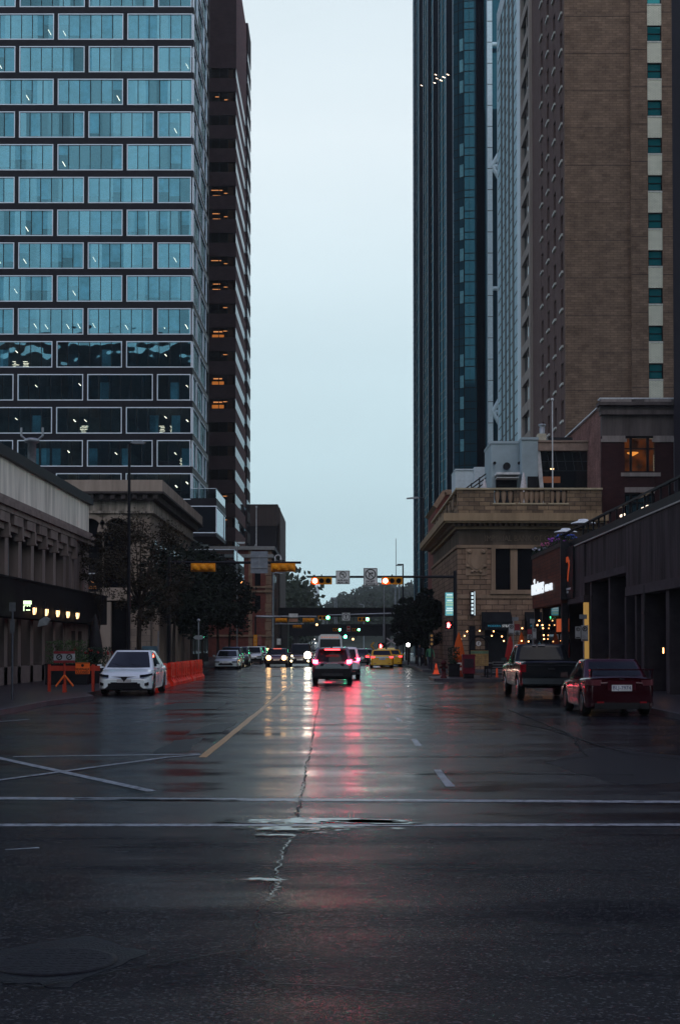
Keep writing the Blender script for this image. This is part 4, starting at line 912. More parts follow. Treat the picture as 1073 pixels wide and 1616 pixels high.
a = MB(); a.box(.11, .16, -.07, -.061, -.84, .84)
for i in range(6): a.box(-.1, .04, -.07, -.061, -.75+i*.27, -.58+i*.27)
a.build('lit_face', emit('white_tube_glow', (.75, .92, 1), .9), t)
# rooftop things on the bank
RZ = zc1
PH = mat('blue_grey_metal_siding', (.36, .44, .48), .6, .1, var=.12, scale=.8)
RZ2 = ZY(700, 112)
ph = thing('rooftop_plant_room', 'blue grey metal clad rooftop room above the bank balustrade', 'rooftop room', (XY(800, 108), 110, RZ))
a = MB()
a.box(XY(776, 108), XY(824, 108), 108, 113, RZ, ZY(700, 108)); a.box(XY(824, 106.5)+.01, XY(850, 106.5), 106.5, 113, RZ, ZY(694, 106.5)); a.box(XY(802, 110), XY(824, 110), 113, 115, RZ, ZY(688, 110))
for i in range(22): x = XY(776, 108)+.1+i*.11; a.box(x, x+.02, 107.97, 108, RZ, ZY(702, 108))
for i in range(9): x = XY(824, 106.5)+.1+i*.13; a.box(x, x+.02, 106.47, 106.5, RZ, ZY(698, 106.5))
a.box(XY(775, 108), XY(824, 108), 107.9, 113, ZY(700, 108), ZY(696, 108)); a.box(XY(823.5, 106.5), XY(851, 106.5), 106.4, 113, ZY(694, 106.5), ZY(690, 106.5)); a.build('clad_wall', PH, ph, True)
a = MB(); a.box(XY(783, 108), XY(816, 108), 107.9, 107.96, RZ, ZY(752, 108)); a.box(XY(833, 106.5), XY(850, 106.5), 106.4, 106.46, RZ, ZY(752, 106.5)); a.build('door_opening', BLACK, ph, True)
a = MB(); a.box(XY(783, 107), XY(820, 107), 106.4, 107.95, ZY(750, 107), ZY(746.5, 107)); a.box(XY(784, 107), XY(818, 107), 106.6, 107.9, ZY(755, 107), ZY(753.5, 107)); a.build('door_canopy', WHITEP, ph, True)
a = MB(); a.lathe([(.28, -.3), (.28, 0)], (XY(800, 107.8), 107.8, ZY(736, 107.8)), 12, 0, 'y'); a.lathe([(.12, -.2), (.12, 0)], (XY(781, 107.8), 107.8, ZY(731, 107.8)), 10, 0, 'y'); a.lathe([(.12, -.2), (.12, 0)], (XY(820, 107.8), 107.8, ZY(731, 107.8)), 10, 0, 'y'); a.build('vent_outlet', BLACK, ph, True)
gx = thing('rooftop_glasshouse', 'dark sloping rooftop glass lounge with a beige roof edge beside the brick gable', 'rooftop lounge', (XY(895, 107), 109, RZ))
a = MB(); y0_ = 107; xa, xb = XY(851, y0_), XY(935, y0_); zt_ = ZY(712, y0_)
a.prism([(xa, RZ), (XY(944, y0_), RZ), (XY(943, y0_), ZY(742, y0_)), (xb, zt_), (xa, zt_)], y0_, y0_+5, 0, 'y'); a.build('dark_glazing', pane('lounge_glass', (.4, .5, .55), .06, base=(.01, .012, .015), clear=.2), gx, True)
a = MB(); a.box(XY(849, y0_), xb+.05, y0_-.4, y0_+5, zt_+.003, ZY(699, y0_)); a.box(XY(849, y0_), xb+.1, y0_-.5, y0_+5.1, ZY(699, y0_)+.003, ZY(696, y0_)); a.build('roof_edge', mat('beige_fascia', (.30, .22, .18), .7), gx, True)
a = MB()
for i in range(7): x = xa+i*.62; a.bar2((x, zt_), (x+.25, ZY(742, y0_)), .03, y0_-.04, y0_-.003)
a.box(xa, XY(943, y0_), y0_-.05, y0_-.003, ZY(728, y0_)-.015, ZY(728, y0_)+.015); a.box(xa, XY(943, y0_), y0_-.05, y0_-.003, ZY(743, y0_)-.015, ZY(743, y0_)+.015); a.build('glazing_bar', mat('dim_bar', (.05, .06, .07), .5), gx, True)
a = MB(); a.bar2((XY(850, y0_-.1), ZY(712, y0_)), (XY(860, y0_-.1), RZ), .3, y0_-.25, y0_-.1); a.build('white_side_panel', WHITEP, gx, True)
a = MB(); a.box(XY(853, y0_), XY(885, y0_), y0_-.02, y0_-.004, ZY(762, y0_), ZY(752, y0_)); a.build('warm_interior', emit('dim_orange_room', (.6, .18, .05), .07), gx, True)
a = MB(); a.box(XY(869, y0_), XY(875, y0_), y0_-.03, y0_-.021, ZY(741, y0_), ZY(739, y0_)); a.build('ceiling_light', WARM, gx, True)
a = MB(); a.box(XY(850, 110), XY(863, 110), 110, 111, ZY(699, 110), ZY(684, 110)); a.box(XY(866, 111), XY(905, 111), 111, 112, ZY(699, 110), ZY(690, 111), 1)
a.lathe([(.22, 0), (.22, .5), (.16, .55), (.3, .7), (.3, .8), (.05, .85)], (XY(858, 110), 110.5, ZY(684, 110)), 12, 2); a.build('roof_duct', [mat('cream_box', (.5, .46, .36), .7), DKMETAL, GREYMETAL], gx, True)
t = thing('flagpole', 'slender bare flagpole rising from the bank roof before the glass lounge', 'flagpole', (XY(872, 103, 14), 103, RZ))
a = MB(); a.tube((0, 0, 0), (0, 0, ZY(632, 103)-RZ), .06, .04, 8); a.build('pole', WHITEP, t); a = MB(); a.ball((0, 0, ZY(632, 103)-RZ+.08), .12); a.build('finial', WHITEP, t)
def closed_parasol(x, y, z, h, m, label, group, name='closed_parasol', base=True, r=.28):
    t = thing(name, label, 'parasol', (x, y, z), group=group)
    a = MB(); a.tube((0, 0, 0), (0, 0, h), .025)
    if base: a.lathe([(.28, 0), (.28, .07), (.04, .1)], n=12)
    a.build('pole', DKMETAL, t); a = MB(); n = 14; vs = []; prof = [(.10, .30), (r, .38), (r*.95, .5), (r*.6, .75), (r*.25, .93), (.02, 1)]
    for r_, k in prof:
        for i in range(n): q = r_*(1+.28*(i % 2)*(1 if r_ > .03 else 0)); t_ = 2*math.pi*i/n; vs.append((q*math.cos(t_), q*math.sin(t_), h*k))
    a.add(vs, [(j*n+i, j*n+(i+1) % n, (j+1)*n+(i+1) % n, (j+1)*n+i) for j in range(len(prof)-1) for i in range(n)], 0, True); a.build('folded_canopy', m, t); return t
WCL = mat('white_red_cloth', (.62, .58, .60), .8, var=.3, scale=6)
closed_parasol(XY(827, 104), 104, RZ, ZY(747, 104)-RZ+.1, WCL, 'closed whitish parasol on the bank roof beside the doorway', 'parasols on the bank roof', base=True)
closed_parasol(XY(765, 105), 105, RZ, ZY(755, 105)-RZ, WCL, 'closed whitish parasol on the bank roof by the stair rail', 'parasols on the bank roof')
t = closed_parasol(XY(940, 104.5), 104.5, RZ, ZY(756, 104.5)-RZ, WCL, 'closed pale parasol leaning at the right end of the bank roof', 'parasols on the bank roof'); t.rotation_euler = (0, R(12), 0)
# stair rail and low roofs at the left of the bank roof
t = thing('rooftop_stair_rail', 'black metal stair railing climbing to the right above the bank corner', 'railing', (XY(745, 112), 112, RZ))
a = MB(); p0 = (XY(706, 112), ZY(792, 112)); p1 = (XY(770, 112), ZY(746, 112))
for k in range(5): dz = -k*.32; a.tube((p0[0], 112, p0[1]+dz), (p1[0], 112, p1[1]+dz+.0), .05)
for k in range(6): u = k/5; a.tube((p0[0]+(p1[0]-p0[0])*u, 112, p0[1]+(p1[1]-p0[1])*u+.1), (p0[0]+(p1[0]-p0[0])*u, 112, p0[1]+(p1[1]-p0[1])*u-1.7), .05)
a.build('rail', BLACK, t, True)
t = thing('white_rooftop_box', 'low white metal rooftop units behind the stair railing', 'rooftop unit', (XY(745, 118), 119, RZ))
a = MB(); a.box(XY(719, 118), XY(748, 118), 118, 122, RZ-2, ZY(742, 118)); a.box(XY(748, 118), XY(771, 118), 117.5, 122, RZ-2, ZY(738, 118)); a.box(XY(718.5, 118), XY(748, 118), 117.9, 122, ZY(742, 118), ZY(740, 118)); a.build('clad_wall', mat('pale_siding', (.55, .62, .66), .6, var=.15), t, True)
t = thing('red_gabled_building', 'small red brick building with tan gable coping beyond the bank corner', 'building', (XY(705, 132), 136, 0))
a = MB(); gx0, gx1 = XY(688, 130), XY(728, 130)
a.prism([(gx0, 0), (gx1, 0), (gx1, ZY(781, 130)), (XY(702, 130), ZY(781, 130)), (gx0, ZY(803, 130))], 130, 142, 0, 'y'); a.build('wall', RB, t, True)
a = MB(); a.bar2((gx0-.1, ZY(800, 130)), (XY(702, 130), ZY(776, 130)), .45, 129.8, 142.1); a.box(XY(702, 130), gx1, 129.8, 142.1, ZY(781, 130)+.01, ZY(773, 130)); a.build('gable_coping', TAN, t, True)

# ---- dark red brick building behind, right ----------------------------------
QY = 101.0; QX0 = XY(950, QY, 12); QX1 = XY(1066, QY, 12)
qb = thing('dark_red_brick_building', 'dark red brick building with stepped cornice and one orange lit window', 'building', (QX0+4, QY+9, 0))
QBR = brick('maroon_brick', (.040, .015, .018), (.052, .02, .022), (.04, .022, .022), .4, .14, .01, .85, .2)
QSIDE = brick('gable_brick', (.20, .085, .075), (.30, .15, .13), (.16, .10, .09), .3, .1, .02, .9, .3, .4)
zq = ZY(628, QY); w0, w1 = XY(984, QY), XY(1040, QY)
def zq_(py): return ZY(py, QY)
a = MB()
a.box(QX0, w0, QY, QY+.5, 0, zq_(688)); a.box(w1, QX1, QY, QY+.5, 0, zq_(688)); a.box(w0, w1, QY, QY+.5, zq_(775), zq_(752)); a.box(w0, w1, QY, QY+.5, 0, zq_(822))
a.box(QX0+.3, QX1, QY+12, QY+20, 0, zq-2); a.box(QX0, QX0+1.6, QY-.12, QY-.003, 0, zq_(699)); a.box(QX1-1.5, QX1, QY-.12, QY-.003, 0, zq_(699)); a.build('wall', QBR, qb, True)
a = MB(); a.box(QX0-.003, QX0+.4, QY+.5, QY+20, 0, zq-.6); a.build('gable_wall', QSIDE, qb, True)
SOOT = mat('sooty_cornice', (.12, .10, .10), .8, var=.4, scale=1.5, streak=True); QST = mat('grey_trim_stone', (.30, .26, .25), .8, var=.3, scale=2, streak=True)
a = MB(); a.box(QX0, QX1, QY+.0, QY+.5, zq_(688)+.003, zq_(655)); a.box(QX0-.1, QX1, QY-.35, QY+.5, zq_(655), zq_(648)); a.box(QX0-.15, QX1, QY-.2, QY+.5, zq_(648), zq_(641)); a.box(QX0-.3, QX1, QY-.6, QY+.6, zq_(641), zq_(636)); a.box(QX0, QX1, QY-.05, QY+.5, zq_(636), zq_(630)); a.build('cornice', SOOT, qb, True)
a = MB(); a.box(QX0-.1, QX0+2.1, QY-.2, QY-.05, zq_(630)-.36, zq_(630)-.04); a.box(QX1-2.2, QX1-.3, QY-.2, QY-.05, zq_(630)-.36, zq_(630)-.04)
a.box(QX0-.1, QX0+1.75, QY-.22, QY-.12, zq_(698), zq_(693)); a.box(QX0, QX0+1.65, QY-.18, QY-.12, zq_(693), zq_(688)); a.box(QX1-1.7, QX1, QY-.22, QY-.12, zq_(698), zq_(693)); a.box(QX1-1.6, QX1, QY-.18, QY-.12, zq_(693), zq_(688))
a.box(w0-.15, w1+.15, QY-.15, QY+.3, zq_(752)+.003, zq_(746)); a.box(w0-.2, w1+.2, QY-.1, QY-.003, zq_(777), zq_(769)); a.build('stone_trim', QST, qb, True)
a = MB(); a.box(QX0-.15, QX1, QY-.1, QY+.7, zq_(630), zq_(627.5)); a.box(QX0-.2, QX0+.5, QY+.7, QY+20, zq-.6, zq-.5); a.box(QX1-.15, QX1+.0, QY-.3, QY-.2, zq_(775), zq_(690)); a.build('metal_flashing', WHITEP, qb, True)
def sash(x0, x1, z0_, z1_, y, nm, glass, sub=None):
    a = MB(); f = .12; a.box(x0, x1, y, y+.1, z1_-f, z1_); a.box(x0, x1, y, y+.1, z0_, z0_+f); a.box(x0, x0+f, y, y+.1, z0_+f, z1_-f); a.box(x1-f, x1, y, y+.1, z0_+f, z1_-f)
    for u in (.24, .72): xx = x0+(x1-x0)*u; a.box(xx-.09, xx+.09, y-.02, y+.08, z0_+f, z1_-f)
    zz = z0_+(z1_-z0_)*.66; a.box(x0+f, x1-f, y, y+.1, zz-.05, zz+.05)
    o = a.build(nm, BLACK, qb, True); p = MB(); p.box(x0+f, x1-f, y+.11, y+.13, z0_+f, z1_-f); p.build('pane', glass, o, True); return o
o = sash(w0, w1, zq_(746)+.01, zq_(688), QY+.15, 'lit_window', pane('amber_pane', (.5, .55, .6), .03, tcol=(.9, .8, .7)))
AMB = newmat('amber_room'); m_, N_, L_ = AMB; p_ = pbsdf(N_); g_n = N_.new('ShaderNodeTexNoise'); g_n.inputs['Scale'].default_value = 1.4; rmp = N_.new('ShaderNodeValToRGB'); rmp.color_ramp.elements[0].color = (.02, .012, .01, 1); rmp.color_ramp.elements[0].position = .35; rmp.color_ramp.elements[1].color = (.42, .13, .03, 1); rmp.color_ramp.elements[1].position = .75
gg_ = N_.new('ShaderNodeNewGeometry'); L_.new(gg_.outputs['Position'], g_n.inputs['Vector']); L_.new(g_n.outputs[0], rmp.inputs[0]); L_.new(rmp.outputs[0], p_.inputs['Emission Color']); p_.inputs['Emission Strength'].default_value = .28; p_.inputs['Base Color'].default_value = (.05, .03, .02, 1)
a = MB(); a.box(w0, w1, QY+1.6, QY+1.65, zq_(746), zq_(688)); a.build('lit_room_wall', m_, qb, True)
a = MB(); a.lathe([(.03, -.22), (.42, 0), (.40, .03)], (XY(1004, QY), QY+.9, zq_(712)), 14); a.build('bowl_lamp', emit('amber_bowl', (1, .45, .1), 1.2), qb, True)
sash(w0, w1, zq_(822)+.01, zq_(778), QY+.15, 'lower_window', pane('lower_pane', (.5, .6, .65), .06))
a = MB(); a.box(w0+.3, w1-.3, QY+.4, QY+.42, zq_(822), zq_(782)); a.build('blind', mat('grey_blind', (.45, .47, .50), .8), qb, True)
a = MB(); a.box(w0-.1, w1+.1, QY+.8, QY+.85, zq_(822), zq_(778)); a.build('dark_room', BLACK, qb, True)
# ---- brown brick hotel tower -------------------------------------------------
HY = 118.0; HX0 = XY(893, HY, 20); HXr = XY(998, HY); HX1 = XY(1085, HY)+3
hb_ = thing('brown_brick_hotel', 'tall brown brick tower with a pale brick window strip on the right', 'hotel tower', (HX0+6, HY+8, 0))
HBR = brick('brown_brick', (.185, .122, .088), (.255, .17, .122), (.12, .085, .066), .60, .20, .016, .85, .5, .30, .02)
HBR2 = brick('side_brown_brick', (.15, .092, .085), (.18, .115, .10), (.09, .07, .07), .30, .10, .012, .85, .3, .16, .008)
WBR = brick('cream_brick', (.78, .78, .62), (.88, .86, .70), (.45, .43, .36), .28, .10, .014, .8, .3, .1, .008)
fl0 = ZY(599, HY); fph = (ZY(125, HY)-ZY(599, HY))/8
ztopH = fl0+fph*17; sx0, sx1 = XY(1023, HY, 20), XY(1046, HY, 18)
a = MB(); 
a.box(HX0, HXr, HY, HY+.5, 0, ztopH); a.box(HXr+.002, sx0, HY-.35, HY+.3, 0, ztopH); a.box(sx1, HX1, HY-.35, HY+.3, 0, ztopH); a.box(HX0+.5, HX1, HY+14, HY+15, 0, ztopH); a.box(HX0, HX1, HY+.5, HY+15, ztopH, ztopH+.5)
a.build('front_wall', HBR, hb_, True)
zw = lambda k: fl0+k*fph
wh2 = fph*.42
for k in range(-5, 17): a = MB(); a.box(sx0, sx1, HY-.3, HY+.3, zw(k)+wh2, zw(k+1)); a.build('cream_spandrel', WBR, hb_, True)
a = MB()
for k in range(-6, 17): a.box(HX0-.02, HXr, HY-.012, HY, zw(k)+wh2+.9, zw(k)+wh2+.94); a.box(HXr+.002, sx0, HY-.362, HY-.35, zw(k)-.75, zw(k)-.70); a.box(sx1, HX1, HY-.362, HY-.35, zw(k)-.75, zw(k)-.70); a.box(sx0, sx1, HY-.34, HY-.3, zw(k)-.14, zw(k)-.02, 1)
a.build('joint_line', [mat('dark_joint', (.07, .05, .045), .9), mat('pale_sill', (.6, .6, .55), .7)], hb_, True)  # thin dark lines marking the joints at each storey
TEALW = pane('hotel_teal_glass', (.10, .55, .58), .20, base=(.015, .16, .18), clear=.0, wav=.2, wscale=.5)
o0 = None
for k in range(0, 12):
    a = MB(); a.box(sx0, sx0+.1, -.15, .1, 0, wh2); 
    f = MB(); ww = sx1-sx0; f.box(0, ww, -.08, .1, 0, .07); f.box(0, ww, -.08, .1, wh2-.07, wh2); f.box(0, .07, -.08, .1, .07, wh2-.07); f.box(ww-.07, ww, -.08, .1, .07, wh2-.07); f.box(.07, ww-.07, -.06, .08, wh2*.5-.03, wh2*.5+.03)
    if o0 is None:
        o0 = f.build('window', BLACK, hb_); p = MB(); p.box(.07, ww-.07, 0, .02, .07, wh2-.07); p0_ = p.build('pane', TEALW, o0); o = o0
    else: o = o0.copy(); COL.objects.link(o); o.parent = hb_; c = p0_.copy(); COL.objects.link(c); c.parent = o
    o.location = (sx0-hb_.location.x, HY-.1-hb_.location.y, zw(k))
HE = YX(850, HX0)
a = MB(); cols = 4; ys_ = [HY+1.2+i*(HE-HY-1.2)/cols for i in range(cols)]; wwid = 1.35
prev = HY+.5
for y in ys_: a.box(HX0, HX0+.5, prev, y, 0, ztopH); prev = y+wwid
a.box(HX0, HX0+.5, prev, HE+.2, 0, ztopH)
whs = fph*.55
for y in ys_:
    for k in range(-6, 17): a.box(HX0+.02, HX0+.5, y, y+wwid, zw(k)+whs, zw(k+1))
a.box(HX0, HX0+.5, HY+.5, HY+14, 0, zw(-5)); a.build('side_wall', HBR2, hb_, True)
sp = None; cn = 0
for k in range(-2, 13):
    for y in ys_:
        if sp is None:
            f = MB(); f.box(-.14, .5, -.08, wwid+.08, -.20, 0); f.box(.25, .3, wwid*.5-.03, wwid*.5+.03, 0, whs, 1); sp = f.build('side_window', [mat('pale_sill', (.6, .6, .55), .7), BLACK], hb_)
            p = MB(); p.box(.3, .32, 0, wwid, 0, whs); spp = p.build('pane', pane('hotel_side_glass', (.45, .6, .7), .0, base=(.012, .014, .018), clear=.0), sp); o = sp
        else: o = sp.copy(); COL.objects.link(o); o.parent = hb_; c = spp.copy(); COL.objects.link(c); c.parent = o
        o.location = (HX0-hb_.location.x, y-hb_.location.y, zw(k)); cn += 1
# ---- beige tower with pale curtain wall side ----------------------------------
CX = 19.9
cb = thing('beige_curtain_wall_tower', 'tower with pale teal curtain wall and beige framed windows left of the brick hotel', 'office tower', (CX+8, 160, 0))
cY0, cYm, cYe, cYg = YX(850, CX), YX(838, CX), YX(823, CX), YX(787, CX)
BEI = mat('beige_stone', (.34, .29, .26), .8, var=.2, scale=1, streak=True)
zTT = ZY(22, cYg); cf0 = ZY(683, YX(832, CX)); cfh = (ZY(52, YX(832, CX))-cf0)/13.0
a = MB(); nk = 26
a.box(CX+.3, CX+20, cY0, cYm, 0, zTT); a.box(CX+.5, CX+20, cYg+.5, cYg+1, 0, zTT); a.box(CX+.3, CX+20, cY0, cYg, zTT, zTT+.5); a.build('brown_pier', HBR2, cb, True)
a = MB(); p = MB()
for k in range(-6, 16):
    z = cf0+k*cfh
    if z+cfh > zTT+3: break
    a.box(CX, CX+.5, cYm, cYe, z+cfh*.68, z+cfh); a.box(CX, CX+.5, cYm, cYm+1.1, z, z+cfh*.68); a.box(CX, CX+.5, cYe-.9, cYe, z, z+cfh*.68); a.box(CX+.2, CX+.3, (cYm+cYe)/2-.06, (cYm+cYe)/2+.06, z, z+cfh*.68)
    q = MB(); q.box(CX+.35, CX+.38, cYm+1.1, cYe-.9, z, z+cfh*.68); q.build('window', MATS['hotel_side_glass'], cb, True)
a.build('beige_frame', BEI, cb, True)
a = MB(); a.box(CX+.1, CX+.4, cYe+3.4, cYg, 0, zTT-2); a.build('curtain_glazing', pane('pale_curtain_glass', (.62, .88, .92), .12, base=(.60, .82, .90), clear=0, wav=.06, fres=.2), cb, True)  # pale base colour stands in for bright reflections in this glass
a = MB(); a.box(CX+.05, CX+.4, cYe, cYe+3.4, 0, zTT-1); a.build('pale_panel', mat('pale_blue_panel', (.66, .80, .88), .5, var=.1), cb, True)
a = MB()
for i in range(1, 5): y = cYe+3.4+(cYg-cYe-3.4)*i/5; a.box(CX+.04, CX+.1, y-.7, y+.7, 0, zTT-2)
for k in range(0, 60): z = k*1.62; a.box(CX+.06, CX+.1, cYe+3.4, cYg, z, z+.12)
a.box(CX, CX+.4, cYg, cYg+.5, 0, zTT+.3, 1); a.box(CX, CX+.4, cYe+2.4, cYg, zTT-2, zTT+.3, 1); a.build('mullion', [mat('teal_black_mullion', (.03, .04, .05), .5), mat('light_trim', (.5, .6, .66), .5)], cb, True)
# ---- dark glass tower with fins and white steel frame --------------------------
dt = thing('dark_finned_glass_tower', 'very tall dark curved glass tower with pale vertical fins on the right', 'office tower', (20, 215, 0))
TY = 196.0
pl = [(XY(766, TY), TY), (XY(750, TY), TY-1.0), (XY(733, TY), TY-.8), (XY(718, TY), TY+.5), (XY(706, 201), 201), (XY(695, 207), 207), (XY(686, 214), 214), (XY(677.5, 222), 222), (XY(670, 231), 231), (XY(663.5, 240), 240), (XY(658.5, 249), 249), (XY(654.5, 258), 258), (XY(652.5, 268), 268)]
zD = 125
a = MB(); core = pl+[(XY(652.5, 268)+14, 280), (45, 280), (45, TY)]
a.prism(core[::-1], 0, zD); 
DTG = pane('dark_tower_glass', (.07, .24, .33), .22, base=(.02, .07, .10), clear=0, rough=.03, wav=.25, wscale=.12, fres=.12, gz=.10); DTB = pane('black_tower_glass', (.03, .05, .08), .05, base=(.005, .006, .011), clear=0, rough=.04, fres=.1, gz=.03)
o = a.build('glass_skin', DTG, dt, True, fixn=True)
a = MB()
for (x0, y0), (x1, y1), bands in [(pl[i], pl[i+1], None) for i in range(len(pl)-1)]:
    pass
zb_ = 2.0
while zb_ < zD:
    for i in range(len(pl)-1):
        (x0, y0), (x1, y1) = pl[i], pl[i+1]; l = math.hypot(x1-x0, y1-y0); nx_, ny_ = (y1-y0)/l, -(x1-x0)/l
        if nx_*(x0-30)+ny_*(y0-230) < 0: nx_, ny_ = -nx_, -ny_
        e = .04
        for dz_ in (0, 1.05): a.add([(x0+nx_*e, y0+ny_*e, zb_+dz_), (x1+nx_*e, y1+ny_*e, zb_+dz_), (x1+nx_*e, y1+ny_*e, zb_+dz_+.12), (x0+nx_*e, y0+ny_*e, zb_+dz_+.12)], [(0, 1, 2, 3)])
    zb_ += 2.95
o = a.build('floor_line', MUL, dt, True)
# opaque bays (dark) alternate with glazed ones
a = MB()
def skin(mb, i, e, u0, u1, z0_, z1_, m=0):
    (x0, y0), (x1, y1) = pl[i], pl[i+1]; l = math.hypot(x1-x0, y1-y0); nx_, ny_ = (y1-y0)/l, -(x1-x0)/l
    if nx_*(x0-30)+ny_*(y0-230) < 0: nx_, ny_ = -nx_, -ny_
    xa, ya, xb, yb = x0+(x1-x0)*u0, y0+(y1-y0)*u0, x0+(x1-x0)*u1, y0+(y1-y0)*u1
    mb.prism([(xa-nx_*.1, ya-ny_*.1), (xb-nx_*.1, yb-ny_*.1), (xb+nx_*e, yb+ny_*e), (xa+nx_*e, ya+ny_*e)], z0_, z1_, m)
for i, u0, u1 in ((0, 0, .85), (3, .0, .9), (5, 0, 1), (6, .5, 1), (8, 0, 1), (10, 0, .5)): skin(a, i, .1, u0, u1, 0, zD)
a.build('dark_bay', DTB, dt, True, fixn=True)
for i in range(3, 12):
    for u in (0,):
        a = MB(); skin(a, i, .14, u, u+.03, 0, zD); a.build('fin', mat('pale_fin', (.30, .42, .50), .5, .0, spec=.2), dt, True, fixn=True)
for u, i in ((.0, 1), (.5, 1), (.97, 1), (.0, 2), (.5, 2), (.5, 4), (.5, 7)):
    a = MB(); skin(a, i, .08, u, u+.03, 0, zD); a.build('thin_mullion', MUL, dt, True, fixn=True)
a = MB()
zz = 8
for k in range(38):
    if rr.random() < .7: skin(a, 2, .06, .05, .40, zz, zz+1.7)
    zz += 2.95
a.build('blind_strip', mat('teal_blind', (.14, .34, .40), .5), dt, True, fixn=True)
a = MB()
for px, py in ((667, 135), (688, 131), (691, 124), (697, 127), (703, 122), (708, 118), (690, 118)):
    Y_t = {True: 231, False: 205}[px < 680]
    if px > 716: Y_t = TY-.9
    xq = XY(px, Y_t, 60); 
    # find the skin at this bearing
    best = None
    for i in range(len(pl)-1):
        for u in (0, .2, .4, .6, .8):
            x_, y_ = pl[i][0]+(pl[i+1][0]-pl[i][0])*u, pl[i][1]+(pl[i+1][1]-pl[i][1])*u; z_ = ZY(py, y_); q_ = abs(XY(px, y_, z_)-x_)
            if best is None or q_ < best[0]: best = (q_, x_, y_, z_)
    _, x_, y_, z_ = best; s_ = .22; a.tube((x_-.38, y_-.12, z_+.12), (x_+.1, y_-.16, z_-.1), .045, n=5)
a.build('lit_ceiling_lamp', LAMPW, dt, True)
a = MB(); a.box(XY(770.5, 195), XY(778.5, 195), 194.6, 196.5, 0, zD); a.box(XY(779.5, 196), XY(788, 196), 196.6, 199, 0, zD, 1)
for k in range(44): a.box(XY(770.5, 195)-.01, XY(778.5, 195)+.01, 194.57, 194.6, k*2.95, k*2.95+.07, 2)
a.build('white_column', [mat('white_steel', (.72, .88, .95), .45, var=.1), mat('slate_infill', (.10, .12, .15), .4), MUL], dt, True)
a = MB(); tx0, tx1 = XY(778, 195), XY(791, 195)
for py in (69, 262, 455, 650): z = ZY(py, 195); a.tube((tx0, 195, z), (tx1+.8, 195, z), .32, n=8)
for py in (262, 650):
    z = ZY(py, 195); zu = ZY(py-50, 195); zl = ZY(py+50, 195)
    a.tube((tx0, 194.8, z), (tx1+.8, 194.8, zu-1.0), .30, n=8); a.tube((tx0, 194.8, z), (tx1+.8, 194.8, zl+1.0), .30, n=8)
a.build('white_brace', MATS['white_steel'], dt, True)
# ---- dark edge tower -----------------------------------------------------------
eb = thing('black_edge_tower', 'near black ribbed building edge at the far right side', 'building', (XY(1064, 92)+4, 94, 0))
a = MB(); ex = XY(1063, 99, 20); a.box(ex, ex+10, 92, 99, 0, 62)
a.build('wall', mat('black_violet_wall', (.022, .018, .028), .6), eb, True)
a = MB()
for i in range(5): a.box(ex+i*.5-.02, ex+i*.5+.1, 91.9, 92, 0, 62)
for k in range(20): a.box(ex, ex+10, 91.85, 91.9, k*3.1, k*3.1+.25)
a.build('rib', mat('violet_rib', (.06, .05, .07), .5), eb, True)
# ---- unseen blocks added behind the camera to shut out low sky and darken reflections ----
bb = thing('shade_tower', 'tall dark office block added unseen behind the viewpoint to block low sky', 'building', (-55, -70, 0))
a = MB(); a.box(-70, 40, -15, 15, 0, 86.5)
for k in range(24): a.box(-70, 40, 15, 15.3, k*3.5, k*3.5+1.6)
a.build('wall', DARKWALL, bb)
bb = thing('shade_block', 'mid height dark block added unseen behind the viewpoint on the right to block low sky', 'building', (55, -60, 0))
a = MB(); a.box(-42, 45, -20, 20, 0, 48)
for k in range(13): a.box(-42, 45, 20, 20.3, k*3.6, k*3.6+1.6)
a.build('wall', DARKWALL, bb)
